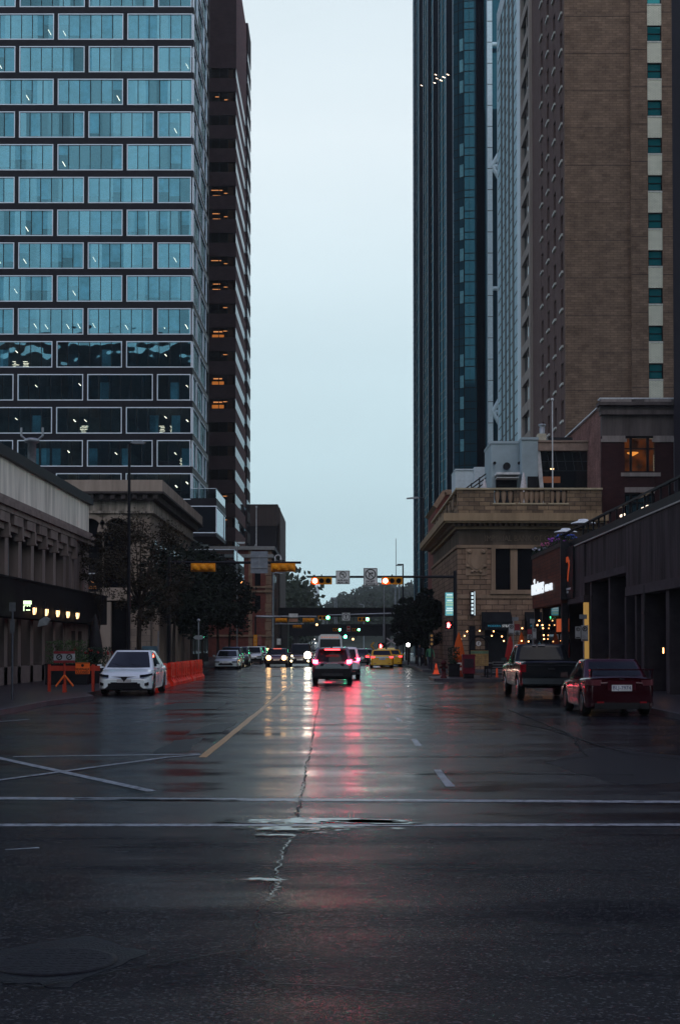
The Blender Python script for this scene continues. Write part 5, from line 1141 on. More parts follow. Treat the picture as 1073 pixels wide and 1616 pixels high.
# ================================================================== VEHICLES
def paint(n, col, rough=.22, metal=.3): return mat('car_paint_'+n, col, rough, metal, var=.04, coat=.8, spec=.4)
PLATE = mat('plate_white', (.55, .56, .58), .5)
CLAD = mat('car_cladding', (.02, .02, .022), .6)
LAMPOFF = mat('headlamp_lens', (.30, .33, .36), .08, .6); TAILOFF = mat('tail_lens_red', (.28, .01, .015), .1, spec=.9)
HEADGLOW = emit('headlamp_glow', (1, .93, .74), 20); HEADWARM = emit('warm_headlamp_glow', (1, .55, .22), 13); FOGG = emit('fog_lamp_glow', (1, .8, .45), 18)
def lerp(pts, x):
    if x <= pts[0][0]: return pts[0][1]
    for (a, b), (c, d) in zip(pts, pts[1:]):
        if x <= c:
            t = (x-a)/(c-a); return b+(d-b)*t
    return pts[-1][1]
def build_car(name, label, cat, x, y, rz, L_, W_, H_, top, gh, body, wy, wr=.33, zb=.22, rear='suv', glass=CARGLASS, tail=None, head=None, group=None, rim=None, roofm=None, clad=True, plate_txt=None, tum=.80, extras=None, taillay=None, headlay=None, endt=(.86, .86), lamps_in=.55):
    """x,y = centre on the road, rz=0 faces away (+y). top = body upper profile [(y,z)] rear->front; gh=(ybr,zr,yrr,yrf,ybf,zf) greenhouse."""
    T = thing(name, label, cat, (x, y, 0), rz, group); hl, hw = L_/2, W_/2
    def wid(yy):
        d = hl-abs(yy); k = endt[0] if yy < 0 else endt[1]
        if d >= .55: return hw
        u = 1-d/.55; return hw*(1-(1-k)*u**2.4)
    ys_ = [-hl, -hl+.03, -hl+.08]; q = -hl+.14
    while q < hl-.12: ys_.append(q); q += .07
    ys_ += [hl-.08, hl-.03, hl]
    prof = [(0, 0), (.82, 0), (.955, .02), (.985, .12), (1.0, .40), (1.0, .62), (.985, .80), (.95, .94), (.86, .995), (.5, 1.02), (0, 1.03)]
    m = MB(); vs = []; n = len(prof)
    for q in ys_:
        d = hl-abs(q); e = max(0, 1-d/.14); zt_ = lerp(top, q); zb_ = zb+.06*e+(.10*max(0, 1-d/.5)**2)
        arch = 0
        for w_ in wy:
            s_ = (wr+.075)**2-(q-w_)**2
            if s_ > 0: arch = max(arch, wr+math.sqrt(s_))
        w_ = wid(q)*(1-.03*e*e); zt2_ = zt_-.05*e*e
        ring = []
        for k, (px, pz) in enumerate(prof):
            z = zb_+(zt2_-zb_)*pz
            if arch and px > .8: z = max(z, min(arch, zt2_-.02))
            elif arch: z = max(z, zb_)
            if pz > 1: z = zt2_+(pz-1)*.9
            ring.append((px*w_, z))
        row = [(-a_, q, z_) for a_, z_ in ring[::-1]]+[(a_, q, z_) for a_, z_ in ring[1:]] 
        vs += row
    nr_ = 2*n-1; fs = []
    # ring runs top centre -> left side -> bottom centre -> right side -> (almost) top centre ; close it
    for j in range(len(ys_)-1):
        for i in range(nr_-1): fs.append((j*nr_+i, j*nr_+i+1, (j+1)*nr_+i+1, (j+1)*nr_+i))
    m.add(vs, fs, 0, True); m.add([vs[i] for i in range(nr_)], [tuple(range(nr_-1))], 0); m.add([vs[(len(ys_)-1)*nr_+i] for i in range(nr_)], [tuple(range(nr_-1))[::-1]], 0)
    # greenhouse
    ybr, zr_, yrr, yrf, ybf, zf_ = gh; zbl = min(zr_, zf_)-.06
    def gs(t):                                     # level t 0..1 -> (yrear, yfront, halfwidth, z)
        z = zbl+(H_-.05-zbl)*t; tr = (t**1.0); return ybr+(yrr-ybr)*tr, ybf+(yrf-ybf)*tr, hw*(.955-(.955-tum)*t**1.25), z
    def outline(t, e=0):
        yr, yf, w_, z = gs(t); pts = []; c = .16
        for u in (-1, -.8, -.4, 0, .4, .8, 1): pts.append((u*(w_-.05)+0, yf+e-.13*u*u, z))
        K = 8
        for k in range(K+1): s_ = k/K; yy = (yf-.20)+((yr+.14)-(yf-.20))*s_; pts.append((w_+e+.015*math.sin(math.pi*s_), yy, z))
        for u in (1, .8, .4, 0, -.4, -.8, -1): pts.append((u*(w_-.05), yr-e+.09*u*u, z))
        for k in range(K+1): s_ = 1-k/K; yy = (yf-.20)+((yr+.14)-(yf-.20))*s_; pts.append((-(w_+e+.015*math.sin(math.pi*s_)), yy, z))
        return pts
    lv = [0, .15, .3, .5, .7, .85, .95, 1.0]; vs = []; nn = len(outline(0))
    for t in lv: vs += outline(t)
    fs = [(j*nn+i, (j+1)*nn+i, (j+1)*nn+(i+1) % nn, j*nn+(i+1) % nn) for j in range(len(lv)-1) for i in range(nn)]
    m.add(vs, fs, 0, True)
    top1 = outline(1.0); cx_ = 0; cy_ = sum(p[1] for p in top1)/nn
    r1 = [(p[0]*.94, cy_+(p[1]-cy_)*.97, H_-.015) for p in top1]; r2 = [(p[0]*.6, cy_+(p[1]-cy_)*.8, H_) for p in top1]
    m.add(top1+r1+r2+[(0, cy_, H_+.005)], [(i, nn+i, nn+(i+1) % nn, (i+1) % nn) for i in range(nn)]+[(nn+i, 2*nn+i, 2*nn+(i+1) % nn, nn+(i+1) % nn) for i in range(nn)]+[(2*nn+i, 3*nn, 2*nn+(i+1) % nn) for i in range(nn)], 0, True)
    bo = m.build('body', [body], T, fixn=True)
    # roof panel in another colour
    if roofm:
        a = MB(); q1 = [(p[0]*.93, cy_+(p[1]-cy_)*.96, H_-.008) for p in top1]; q2 = [(p[0]*.6, cy_+(p[1]-cy_)*.8, H_+.007) for p in top1]
        a.add(q1+q2+[(0, cy_, H_+.012)], [(i, nn+i, nn+(i+1) % nn, (i+1) % nn) for i in range(nn)]+[(nn+i, 2*nn, nn+(i+1) % nn) for i in range(nn)], 0, True); a.build('roof_panel', roofm, T, fixn=True)
    def glasspatch(nm, f, t0, t1, u0, u1, nt_=4, nu=6):
        a = MB(); vs = [f(t0+(t1-t0)*i/nt_, u0+(u1-u0)*j/nu) for i in range(nt_+1) for j in range(nu+1)]
        a.add(vs, [(i*(nu+1)+j, i*(nu+1)+j+1, (i+1)*(nu+1)+j+1, (i+1)*(nu+1)+j) for i in range(nt_) for j in range(nu)], 0, True); return a.build(nm, glass, T)
    def fw(t, u): yr, yf, w_, z = gs(t); return (u*(w_-.05)*.93, yf+.012-.13*u*u, z+.006)
    def fr(t, u): yr, yf, w_, z = gs(t); return (u*(w_-.05)*.90, yr-.014+.09*u*u, z+.004)
    t0f = max(.05, (zf_-zbl+.03)/(H_-.05-zbl)); t0r = max(.05, (zr_-zbl+.04)/(H_-.05-zbl))
    glasspatch('windshield', fw, t0f, .96, -1, 1); rg = glasspatch('rear_window', fr, t0r, .90 if rear != 'sedan' else .95, -1, 1)
    for s_ in (-1, 1):
        def fs_(t, u, s_=s_): yr, yf, w_, z = gs(t); yy = (yf-.26)+((yr+.26)-(yf-.26))*u; return (s_*(w_+.010+.015*math.sin(math.pi*u)), yy, z)
        for a0, a1 in ((.03, .46), (.50, .82), (.86, .99)):
            if rear == 'truck' and a0 > .8: continue
            glasspatch('side_window', fs_, t0f+.06, .88, a0, a1)
    # wheels
    RIMM = rim or mat('wheel_rim', (.22, .22, .24), .3, .8)
    for s_ in (-1, 1):
        for w_ in wy:
            xo = hw-.01; a = MB(); wdt = .22; c = (s_*(xo-wdt/2), w_, wr)
            a.lathe([(wr*.62, -wdt/2), (wr*.93, -wdt/2), (wr, -wdt/2+.04), (wr, wdt/2-.04), (wr*.93, wdt/2), (wr*.62, wdt/2)], c, 22, 0, 'x'); o = a.build('wheel', RUBBER, T)
            a = MB(); xr_ = s_*(xo+.004); a.lathe([(wr*.64, -.015*s_), (wr*.58, 0)], (xr_, w_, wr), 22, 0, 'x')
            for k in range(5):
                an = 2*math.pi*k/5+.3; r0, r1 = .05, wr*.6; ca, sa = math.cos(an), math.sin(an)
                a.add([(xr_+.002*s_, w_+ca*r0-sa*.035, wr+sa*r0+ca*.035), (xr_+.002*s_, w_+ca*r0+sa*.035, wr+sa*r0-ca*.035), (xr_+.006*s_, w_+ca*r1+sa*.03, wr+sa*r1-ca*.03), (xr_+.006*s_, w_+ca*r1-sa*.03, wr+sa*r1+ca*.03)], [(0, 1, 2, 3)])
            a.lathe([(wr*.62, 0), (wr*.655, .008*s_), (wr*.655, -.02*s_)], (xr_, w_, wr), 22, 0, 'x')
            a.build('rim', RIMM, o)
    a = MB(); a.box(-hw+.24, hw-.24, -hl+.5, hl-.5, zb-.02, zb+.25); a.build('underbody', CLAD, T)
    def wrap(nm, m_, end, s_, xin, z0_, z1_, back=.25, e=.014, slant=0, build=True, mb=None):
        """lamp or trim hugging a body corner"""
        g = -1 if end == 'rear' else 1; pts = [(xin*hw, g*(hl+e*.6))]
        wE = wid(g*hl)
        if xin*hw < wE-.04: pts.append((wE-.03, g*(hl+e*.6)))
        for d in (.03, .10, .18, .28, .40):
            if d <= back: pts.append((wid(g*(hl-d))*1.0+e, g*(hl-d)))
        k = len(pts); vs = []
        for i, (px, py) in enumerate(pts):
            u = i/(k-1); vs += [(s_*px, py, z0_+slant*u), (s_*px, py, z1_+slant*.6*u), (s_*(px-.04), py-g*.04, z1_+slant*.6*u), (s_*(px-.04), py-g*.04, z0_+slant*u)]
        fs = []
        for i in range(k-1):
            for j in range(4): fs.append((i*4+j, i*4+(j+1) % 4, (i+1)*4+(j+1) % 4, (i+1)*4+j))
        fs += [(0, 1, 2, 3), ((k-1)*4+3, (k-1)*4+2, (k-1)*4+1, (k-1)*4)]
        a = mb or MB(); a.add(vs, fs)
        return a if mb is not None else a.build(nm, m_, T, fixn=True)
    zt_r = lerp(top, -hl+.1); zt_f = lerp(top, hl-.1)
    for s_ in (-1, 1):
        if taillay: z0_, z1_, xin, back, sl = taillay
        else: z0_, z1_, xin, back, sl = zt_r-.30, zt_r-.12, .62, .28, 0
        wrap('tail_light', tail or TAILOFF, 'rear', s_, xin, z0_, z1_, back, .016, sl)
        if headlay: z0_, z1_, xin, back, sl = headlay
        else: z0_, z1_, xin, back, sl = zt_f-.20, zt_f-.06, .55, .30, .04
        wrap('headlight', LAMPOFF if head is None else head, 'front', s_, xin, z0_, z1_, back, .016, sl)
        ym = ybf-.55; a = MB(); a.box(s_*(hw-.02), s_*(hw+.07), ym-.03, ym+.03, zf_+.02, zf_+.07); 
        a.add([(s_*(hw+.05), ym-.05, zf_+.0), (s_*(hw+.23), ym-.04, zf_+.02), (s_*(hw+.24), ym-.04, zf_+.14), (s_*(hw+.05), ym-.05, zf_+.16), (s_*(hw+.05), ym+.09, zf_+.01), (s_*(hw+.20), ym+.07, zf_+.03), (s_*(hw+.21), ym+.07, zf_+.13), (s_*(hw+.05), ym+.09, zf_+.15)],
              [(0, 1, 2, 3), (4, 7, 6, 5), (0, 4, 5, 1), (1, 5, 6, 2), (2, 6, 7, 3), (3, 7, 4, 0)]); a.build('door_mirror', body, T, fixn=True)
        for k_, yy in enumerate((ybf-1.45, ybf-2.45)):
            if yy > -hl+1.0: a = MB(); a.box(s_*(hw-.01), s_*(hw+.025), yy, yy+.16, lerp(top, yy)-.16, lerp(top, yy)-.13); a.build('door_handle', body, T)
    a = MB()
    for s_ in (-1, 1):
        for yy in (ybf-.35, ybf-1.3, ybf-2.25):
            if yy > -hl+.9: a.box(s_*(hw-.01), s_*(hw+.003), yy, yy+.012, zb+.25, lerp(top, yy)-.06)
    a.build('door_seam', BLACK, T)
    for g, nm in ((-1, 'rear_bumper'), (1, 'front_bumper')):
        a = MB()
        for s_ in (-1, 1): wrap('', None, 'rear' if g < 0 else 'front', s_, 0, zb+.07, zb+(.30 if rear in ('suv',) else .16), .40, .010, 0, mb=a)
        a.build(nm, CLAD if clad else body, T, fixn=True)
    if clad:
        a = MB()
        for s_ in (-1, 1): a.box(s_*(hw-.03), s_*(hw+.008), wy[0]+wr+.10, wy[1]-wr-.10, zb+.0, zb+.14)
        a.build('side_sill', CLAD, T)
    a = MB(); zp = taillay[0]-.06 if taillay else zt_r-.42; a.box(-.26, .26, -hl-.024, -hl-.008, zp-.08, zp+.08) ; po = a.build('license_plate', PLATE, T)
    if plate_txt:
        text(plate_txt, .13, 'plate_lettering', mat('plate_blue', (.03, .05, .15), .5), po, (0, -hl-.026, zp), ext=.001)
    a = MB(); a.box(-.26, .26, hl+.010, hl+.022, zb+.28, zb+.40); a.build('front_plate', PLATE, T)
    a = MB(); gz0, gz1 = zt_f-.33, zt_f-.20; a.box(-hw*.5, hw*.5, hl+.002, hl+.016, gz0, gz1); a.box(-hw*.6, hw*.6, hl+.002, hl+.014, zb+.12, zb+.25); a.build('grille', BLACK, T)
    a = MB(); zw_ = zf_+.05
    for x_ in (-.55, .05): a.tube((x_*hw, ybf-.02, zw_), (x_*hw+.5*hw, ybf-.22, zw_+.13), .010, n=5)
    a.build('wiper', BLACK, T)
    for s_ in (-1, 1): a = MB(); a.box(s_*(hw*.52), s_*(hw*.72), -hl-.022, -hl-.006, zb+.16, zb+.20); a.build('reflector', TAILOFF, T)
    return T, dict(hl=hl, hw=hw, wrap=wrap, zt_r=zt_r, zt_f=zt_f, gs=gs, wid=wid)
# profile sets
SUVT = [(-2.3, .98), (-2.2, 1.02), (1.0, 1.05), (1.9, .98), (2.15, .90), (2.3, .72)]
def suv(name, label, x, y, rz, body, **k):
    return build_car(name, label, 'car', x, y, rz, 4.6, k.pop('W', 1.86), k.pop('H', 1.70), SUVT, (-2.24, 1.02, -1.78, .35, 1.12, 1.05), body, (-1.34, 1.36), wr=.36, zb=.26, rear='suv', **k)
SEDT = [(-2.3, .90), (-2.2, 1.0), (-1.5, 1.02), (.8, .94), (1.7, .86), (2.15, .76), (2.32, .60)]
def sedan(name, label, x, y, rz, body, **k):
    return build_car(name, label, 'car', x, y, rz, 4.64, k.pop('W', 1.80), k.pop('H', 1.46), SEDT, (-1.75, 1.0, -.95, .20, 1.15, .94), body, (-1.36, 1.34), wr=.33, zb=.19, rear='sedan', clad=False, **k)
BRK = emit('brake_lamp_glow', (1, .03, .07), 48)
# main SUV
SX0 = XY(524.3, 66)
T, D = suv('silver_suv', 'grey SUV seen from behind with bright brake lights in the centre lane, nearest', SX0, 68.3, 0, paint('grey_blue', (.13, .145, .165)), tail=BRK, taillay=(.98, 1.14, .76, .20, .02), H=1.72, W=1.88)
a = MB(); a.box(-.36, .36, -2.16, -2.10, 1.60, 1.66); a.prism([(-.62, 1.66), (.62, 1.66), (.56, 1.70), (-.56, 1.70)], -2.05, -1.7, 1, 'y'); a.build('high_brake_light', [emit('third_brake_glow', (1, .05, .06), 7), MATS['car_paint_grey_blue']], T)
a = MB(); a.box(-.55, .55, -2.33, -2.29, .86, .98); a.prism([(-.50, .78), (.50, .78), (.36, .97), (-.36, .97)], -2.345, -2.33, 1, 'y'); a.build('tailgate_trim', [CLAD, MATS['car_paint_grey_blue']], T)
a = MB(); a.box(-.86, .86, -2.335, -2.27, .36, .74); a.box(-.5, .5, -2.36, -2.335, .40, .52, 1); a.build('lower_bumper', [CLAD, mat('bumper_insert', (.05, .05, .055), .5)], T)
a = MB(); a.tube((-.05, -1.9, 1.70), (0, -1.85, 1.78), .05, .02); a.build('roof_aerial', BLACK, T)
for s_ in (-1, 1): a = MB(); a.tube((s_*.68, -1.5, 1.735), (s_*.68, .1, 1.735), .02); a.build('roof_rail', DKMETAL, T)
# white SUV half hidden ahead of it
T, D = suv('white_suv', 'white SUV with red brake lights just ahead of the grey SUV', XY(537, 75)+.12, 77.6, 0, paint('white_a', (.70, .76, .80), .25, 0), tail=BRK, taillay=(1.00, 1.14, .66, .24, .02), H=1.74, W=1.9)
# white electric crossover, left kerb, facing us
EVT = [(-2.5, 1.02), (-2.4, 1.08), (-1.2, 1.06), (.9, 1.02), (1.6, .95), (2.05, .86), (2.3, .76), (2.5, .62)]
PW = paint('pearl_white', (.80, .90, .93), .2, .0)
evx = XY(196, 51.4); 
T, D = build_car('white_crossover', 'white electric crossover parked at the left kerb facing the camera beside the orange barriers', 'car', evx, 51.4+2.5, R(180), 5.0, 1.95, 1.66, EVT, (-2.15, 1.06, -1.1, .45, 1.75, .98), PW, (-1.5, 1.48), wr=.37, zb=.20, rear='suv', roofm=mat('tinted_glass_roof', (.03, .02, .04), .1, spec=.9), clad=False, headlay=(.66, .76, .62, .40, .10), tum=.69, head=mat('dark_headlamp', (.02, .025, .035), .08), endt=(.84, .78))
hl = 2.5
a = MB(); a.prism([(-.48, .70), (.48, .70), (.12, .655), (.03, .55), (0, .50), (-.03, .55), (-.12, .655)][::-1], hl+.012, hl+.03, 0, 'y'); a.build('emblem_strip', BLACK, T)
a = MB(); a.prism([(-.72, .24), (.72, .24), (.58, .36), (.3, .39), (-.3, .39), (-.58, .36)], hl-.02, hl+.03, 0, 'y')
for s_ in (-1, 1): a.prism([(s_*.62, .42), (s_*.88, .50), (s_*.88, .38), (s_*.70, .36)][::s_], hl-.22, hl-.0, 0, 'y')
a.build('lower_intake', BLACK, T)
a = MB(); a.tube((-.02, -.3, 1.69), (-.02, -.2, 1.72), .04, .03); a.build('roof_aerial', BLACK, T)
# red sports sedan right kerb
RD = mat('car_paint_dark_red', (.034, .001, .005), .2, .3, var=.04, coat=.5, spec=.3)
rx = XY(980.5, 36.5)
T, D = sedan('red_sedan', 'dark red sports sedan with boot spoiler parked at the right kerb, nearest car', rx, 36.5+2.3, 0, RD, taillay=(.80, .95, .62, .30, .02), tail=mat('clear_red_lens', (.14, .04, .05), .12, .2), plate_txt='BLJ-7974', H=1.475, W=1.78)
a = MB()
for s_ in (-1, 1): a.prism([(-2.28, 1.0), (-2.05, 1.0), (-2.12, 1.20), (-2.34, 1.20)], s_*.78-.02, s_*.78+.02, 0, 'x')
a.box(-.82, .82, -2.38, -2.10, 1.195, 1.225); a.build('spoiler', RD, T)
a = MB(); a.box(-.36, .36, -2.335, -2.325, .68, .92); a.build('plate_recess', mat('dim_red_recess', (.05, .004, .01), .3), T)
a = MB(); a.box(-.7, .7, -2.34, -2.3, .20, .36); a.lathe([(.05, -.03), (.05, 0)], (-.5, -2.35, .27), 10, 0, 'y'); a.lathe([(.05, -.03), (.05, 0)], (.5, -2.35, .27), 10, 0, 'y'); a.build('diffuser', CLAD, T)
a = MB(); a.box(-.07, .07, -2.34, -2.33, .955, .985); a.build('badge', CHROME, T)
a = MB(); a.add([(-.02, -.4, 1.48), (.02, -.4, 1.48), (0, -.62, 1.47), (0, -.55, 1.56)], [(0, 1, 3), (1, 2, 3), (2, 0, 3)]); a.build('shark_fin', RD, T)
# black pickup in front of it
TRT = [(-2.95, 1.22), (-2.9, 1.30), (-.9, 1.32), (-.85, 1.28), (1.0, 1.25), (2.5, 1.18), (2.8, 1.08), (2.95, .8)]
BK = mat('car_paint_black', (.006, .008, .011), .22, 0, var=.04, coat=.3, spec=.2); tx = XY(870, 47)
T, D = build_car('black_pickup', 'black pickup truck parked in front of the red sedan with dark tailgate', 'truck', tx, 47+2.95, 0, 5.9, 2.03, 1.88, TRT, (-.92, 1.30, -.62, .62, 1.3, 1.25), BK, (-1.85, 1.8), wr=.41, zb=.42, rear='truck', taillay=(.95, 1.20, .84, .20, 0), tail=mat('dim_tail_red', (.22, .01, .015), .1), clad=False, endt=(.95, .86), rim=CHROME)
a = MB(); a.box(-.98, .98, -3.06, -2.96, .55, .74); a.build('chrome_bumper', mat('dull_chrome', (.16, .18, .20), .25, 1), T)
a = MB(); a.box(-.84, .84, -2.975, -2.965, .78, 1.26); a.box(-.12, .12, -2.99, -2.975, 1.02, 1.07, 1); a.box(-.78, .78, -2.985, -2.975, 1.16, 1.19, 1); a.build('tailgate', [BK, DKMETAL], T)
a = MB(); a.box(-.82, .82, -2.8, -1.0, 1.331, 1.345); a.build('bed_cover', mat('bed_cover', (.008, .008, .010), .8, spec=.02), T)
a = MB(); a.box(-.12, .12, -.68, -.6, 1.81, 1.86); a.box(-.32, -.2, -.68, -.6, 1.81, 1.86); a.build('cab_lamp', mat('cab_lamp_lens', (.4, .4, .42), .2), T)
# yellow taxi and another behind it
YT = paint('taxi_yellow', (.85, .47, .015), .25, 0)
T, D = sedan('yellow_taxi', 'yellow taxi with dim red tail lights waiting at the right side beyond the crossing', XY(603, 113), 115.3, 0, YT, W=1.86, taillay=(.80, .93, .66, .22, .02), tail=emit('taxi_tail_glow', (1, .05, .06), 3.5))
a = MB(); a.prism([(-.35, 1.47), (.35, 1.47), (.28, 1.60), (-.28, 1.60)], -.55, -.35, 0, 'y'); a.build('roof_sign', emit('taxi_sign_face', (.9, .75, .3), .25), T)
a = MB(); a.box(-.55, .55, -2.345, -2.33, .84, .90); a.build('boot_strip', CHROME, T)
T2 = dup(T, (XY(617, 121), 121.8, 0), 0, 'second yellow taxi partly hidden in front of the first taxi', None)
T['group'] = T2['group'] = 'yellow taxis'
# oncoming: warm headlights and big star-bright van
def lampballs(T, xs_, y, z, r, m, nm='headlamp_bulb'):
    for x_ in xs_: a = MB(); a.ball((x_, y, z), r, 12); a.build(nm, m, T)
T, D = suv('dark_oncoming_car', 'dark car with two warm headlights coming towards the camera in the left lane', XY(436, 118), 120.4, R(180), paint('plum', (.05, .03, .06)), W=1.9, H=1.55)
lampballs(T, (-.64, .64), 2.32, .78, .20, HEADWARM)
a = MB(); a.box(-.35, .35, .28, .36, 1.50, 1.56); a.build('roof_lamp', emit('small_red_lamp', (1, .2, .15), 1), T)
T, D = suv('oncoming_van', 'tall dark van with dazzling white headlights beside the grey SUV', XY(473, 120), 122.6, R(180), paint('dark_bronze', (.05, .04, .035)), W=2.0, H=1.95)
lampballs(T, (-.66,), 2.30, .98, .30, HEADGLOW); lampballs(T, (.66,), 2.32, .92, .06, FOGG); lampballs(T, (-.72, .72), 2.34, .48, .07, FOGG, 'fog_lamp')
# bus further on
bx, byy = XY(521, 150), 150
T = thing('white_bus', 'white city bus ahead of the queue under the green signals', 'bus', (bx, byy+5, 0))
a = MB(); prof_ = [(-1.28, .35), (1.28, .35), (1.30, 1.2), (1.22, 2.75), (.95, 2.98), (-.95, 2.98), (-1.22, 2.75), (-1.30, 1.2)]; a.prism([(p, q) for p, q in prof_], -5.5, 5.5, 0, 'y'); a.build('body', paint('bus_white', (.75, .80, .82), .3, 0), T)
a = MB(); a.prism([(-1.1, 1.5), (1.1, 1.5), (1.05, 2.45), (-1.05, 2.45)], -5.53, -5.5, 0, 'y'); a.build('rear_window', CARGLASS, T)
a = MB()
for i in range(7): a.box(-.9+i*.27, -.78+i*.27, -5.54, -5.5, 2.62, 2.70)
a.build('roof_marker_light', emit('marker_glow', (1, .3, .1), .8), T)
for s_ in (-1, 1):
    a = MB(); a.box(s_*1.0, s_*1.22, -5.54, -5.5, .9, 1.2); a.build('tail_light', emit('bus_tail', (1, .1, .06), 6), T)
    for yy in (-3.2, 3.4): a = MB(); a.lathe([(.45, -.14), (.48, -.1), (.48, .1), (.45, .14)], (s_*1.12, yy, .48), 18, 0, 'x'); a.build('wheel', RUBBER, T)
    a = MB(); a.box(s_*1.27, s_*1.285, -5, 5, 1.4, 2.4); a.build('side_window', CARGLASS, T)
# parked on the left beyond the crossing, facing us
T, D = sedan('silver_parked_sedan', 'silver sedan parked first in the row beyond the orange barriers', XY(356, 106), 108.4, R(180), paint('silver', (.55, .62, .66), .25, .3))
T['group'] = 'cars parked on the left beyond the crossing'
T, D = suv('grey_parked_suv', 'grey SUV parked directly behind the silver sedan', XY(362, 113), 115.4, R(180), paint('mid_grey', (.18, .21, .24), .2, .5), group='cars parked on the left beyond the crossing')
T2 = dup(T, (XY(374, 121), 123.5, 0), R(180), 'third parked car in the left row, a dark grey SUV', 'cars parked on the left beyond the crossing')
T, D = suv('white_parked_suv', 'white SUV parked fourth in the left row near the red brick building', XY(397, 135), 137.5, R(180), paint('white_b', (.75, .82, .86), .2, .1), group='cars parked on the left beyond the crossing')
lampballs(T, (.6,), 2.32, .8, .05, FOGG)
dup(T, (XY(405, 143), 146, 0), R(180), 'last white SUV at the far end of the left parked row', 'cars parked on the left beyond the crossing')
# small far cars on the right lane
T, D = sedan('far_silver_car', 'small silver car between the white SUV and the yellow taxi', XY(577, 142), 144, 0, paint('far_silver', (.40, .44, .47), .2, .2), group='far cars in the right lane')
dup(T, (XY(571, 152), 154.5, 0), 0, 'farther silver car ahead of the small silver car', 'far cars in the right lane')
T, D = sedan('far_dark_car', 'far dark car with red tail lights just right of the white SUV', XY(567.5, 131), 133, 0, paint('far_dark', (.03, .03, .04)), tail=emit('far_tail', (1, .04, .05), 5))
# ================================================================== STREET FURNITURE
def signal(parent_label, x, y, z, on, back=False, group=None, s=1.0, sgn=1):
    """horizontal three lamp traffic signal; on = None/'red'/'green'"""
    t = thing('traffic_signal', parent_label, 'traffic signal', (x, y, z), group=group)
    w_, h_ = .69*s, .20*s
    a = MB(); a.box(-w_, w_, -.02, .02, -h_-.04, h_+.04); a.box(-w_*.92, w_*.92, .02, .16, -h_, h_) if not back else a.box(-w_*.92, w_*.92, -.2, -.02, -h_*.8, h_*.8)
    a.build('housing', YELLOWP, t)
    for i in (-1, 0, 1):
        a = MB(); cx_ = i*.44*s
        if back:
            a.lathe([(.05, -.28), (.17*s, -.24), (.17*s, -.2)], (cx_, 0, 0), 14, 0, 'y'); a.build('lamp_back', YELLOWP, t)
        else:
            a.lathe([(.15*s, -.06), (.16*s, -.02)], (cx_, 0, 0), 18, 0, 'y')
            lit_ = (on == 'red' and i == -1) or (on == 'green' and i == 1)
            o = a.build('lamp', {'red': REDLAMP, 'green': GREENLAMP}[on] if lit_ else BLACK, t)
            a = MB(); n = 12; vs = []
            for k in range(n+1):
                an = math.pi*(-.08+1.16*k/n); r_ = .175*s
                for yy in (-.02, -.24): vs.append((cx_+r_*math.cos(an), yy, r_*math.sin(an)))
            a.add(vs, [(2*k, 2*k+1, 2*k+3, 2*k+2) for k in range(n)], 0, True); a.build('visor', BLACK if not lit_ else mat('lamp_lit_visor', (.5, .2, .02), .6), t)  # visor of the lit lamp takes the lamp's glow in its colour
    a = MB(); a.box(-.04, .04, 0, .1, h_, h_+.22); a.build('clamp', BLACK, t); return t
def mast(name, label, px, py0, Y, x1, zarm, h, r=.11, m=BLACK, armr=.07, sag=0):
    """pole with one long horizontal arm"""
    t = thing(name, label, 'signal pole', (px, Y, 0))
    a = MB(); a.lathe([(r*1.8, KH), (r*1.8, .4), (r*1.1, .5)], n=12); a.tube((0, 0, .1), (0, 0, h), r, r*.8, 12); a.build('pole', m, t)
    a = MB(); a.tube((0, 0, zarm-sag), (x1-px, 0, zarm), armr*1.3, armr, 10); a.build('arm', m, t); return t
# near crossing, facing us (far right pole)
SY = 94.0; za_ = ZY(910.5, SY); pX = XY(718, SY)
mast('signal_mast', 'black mast arm pole on the right carrying two red signals and two signs', pX, 0, SY, XY(484, SY), za_, za_+.4, r=.14)
signal('left red traffic signal on the right mast arm', XY(507.5, SY), SY-.25, ZY(917, SY), 'red', group='red signals at the crossing')
signal('right red traffic signal on the mast arm beside the no right turn sign', XY(618.5, SY), SY-.25, ZY(917, SY), 'red', group='red signals at the crossing')
SIGNW = mat('sign_white', (.62, .63, .62), .5); SIGNK = mat('sign_black', (.02, .02, .02), .5); SIGNR = mat('sign_red', (.5, .02, .02), .5)
def signboard(name, label, x, y, z, w_, h_, face=SIGNW, border=True, cat='sign', group=None):
    t = thing(name, label, cat, (x, y, z), group=group); a = MB(); a.box(-w_/2, w_/2, 0, .03, -h_/2, h_/2); a.build('sign_plate', face, t)
    if border:
        b = .03*max(w_, h_); a = MB(); e = .5*b
        a.box(-w_/2+e, w_/2-e, -.006, -.001, h_/2-b-e, h_/2-e); a.box(-w_/2+e, w_/2-e, -.006, -.001, -h_/2+e, -h_/2+b+e); a.box(-w_/2+e, -w_/2+b+e, -.006, -.001, -h_/2+b+e, h_/2-b-e); a.box(w_/2-b-e, w_/2-e, -.006, -.001, -h_/2+b+e, h_/2-b-e); a.build('border', SIGNK, t)
    return t
def prohib(t, cz, r, left, m=SIGNK, slash=True):
    a = MB(); a.ring((0, cz), r*.82, r, -.012, -.002, 28)
    s_ = -1 if left else 1
    a.bar2((-s_*r*.22, cz-r*.55), (-s_*r*.22, cz+r*.22), r*.16, -.01, -.003); a.bar2((-s_*r*.26, cz+r*.22), (s_*r*.30, cz+r*.22), r*.16, -.0105, -.0035)
    a.prism([(s_*r*.25, cz+r*.45), (s_*r*.6, cz+r*.22), (s_*r*.25, cz-r*.02)][::s_], -.0108, -.0038, 0, 'y')
    if slash: a.bar2((-r*.62, cz+r*.62), (r*.62, cz-r*.62), r*.15, -.014, -.004)
    a.build('turn_symbol', m, t)
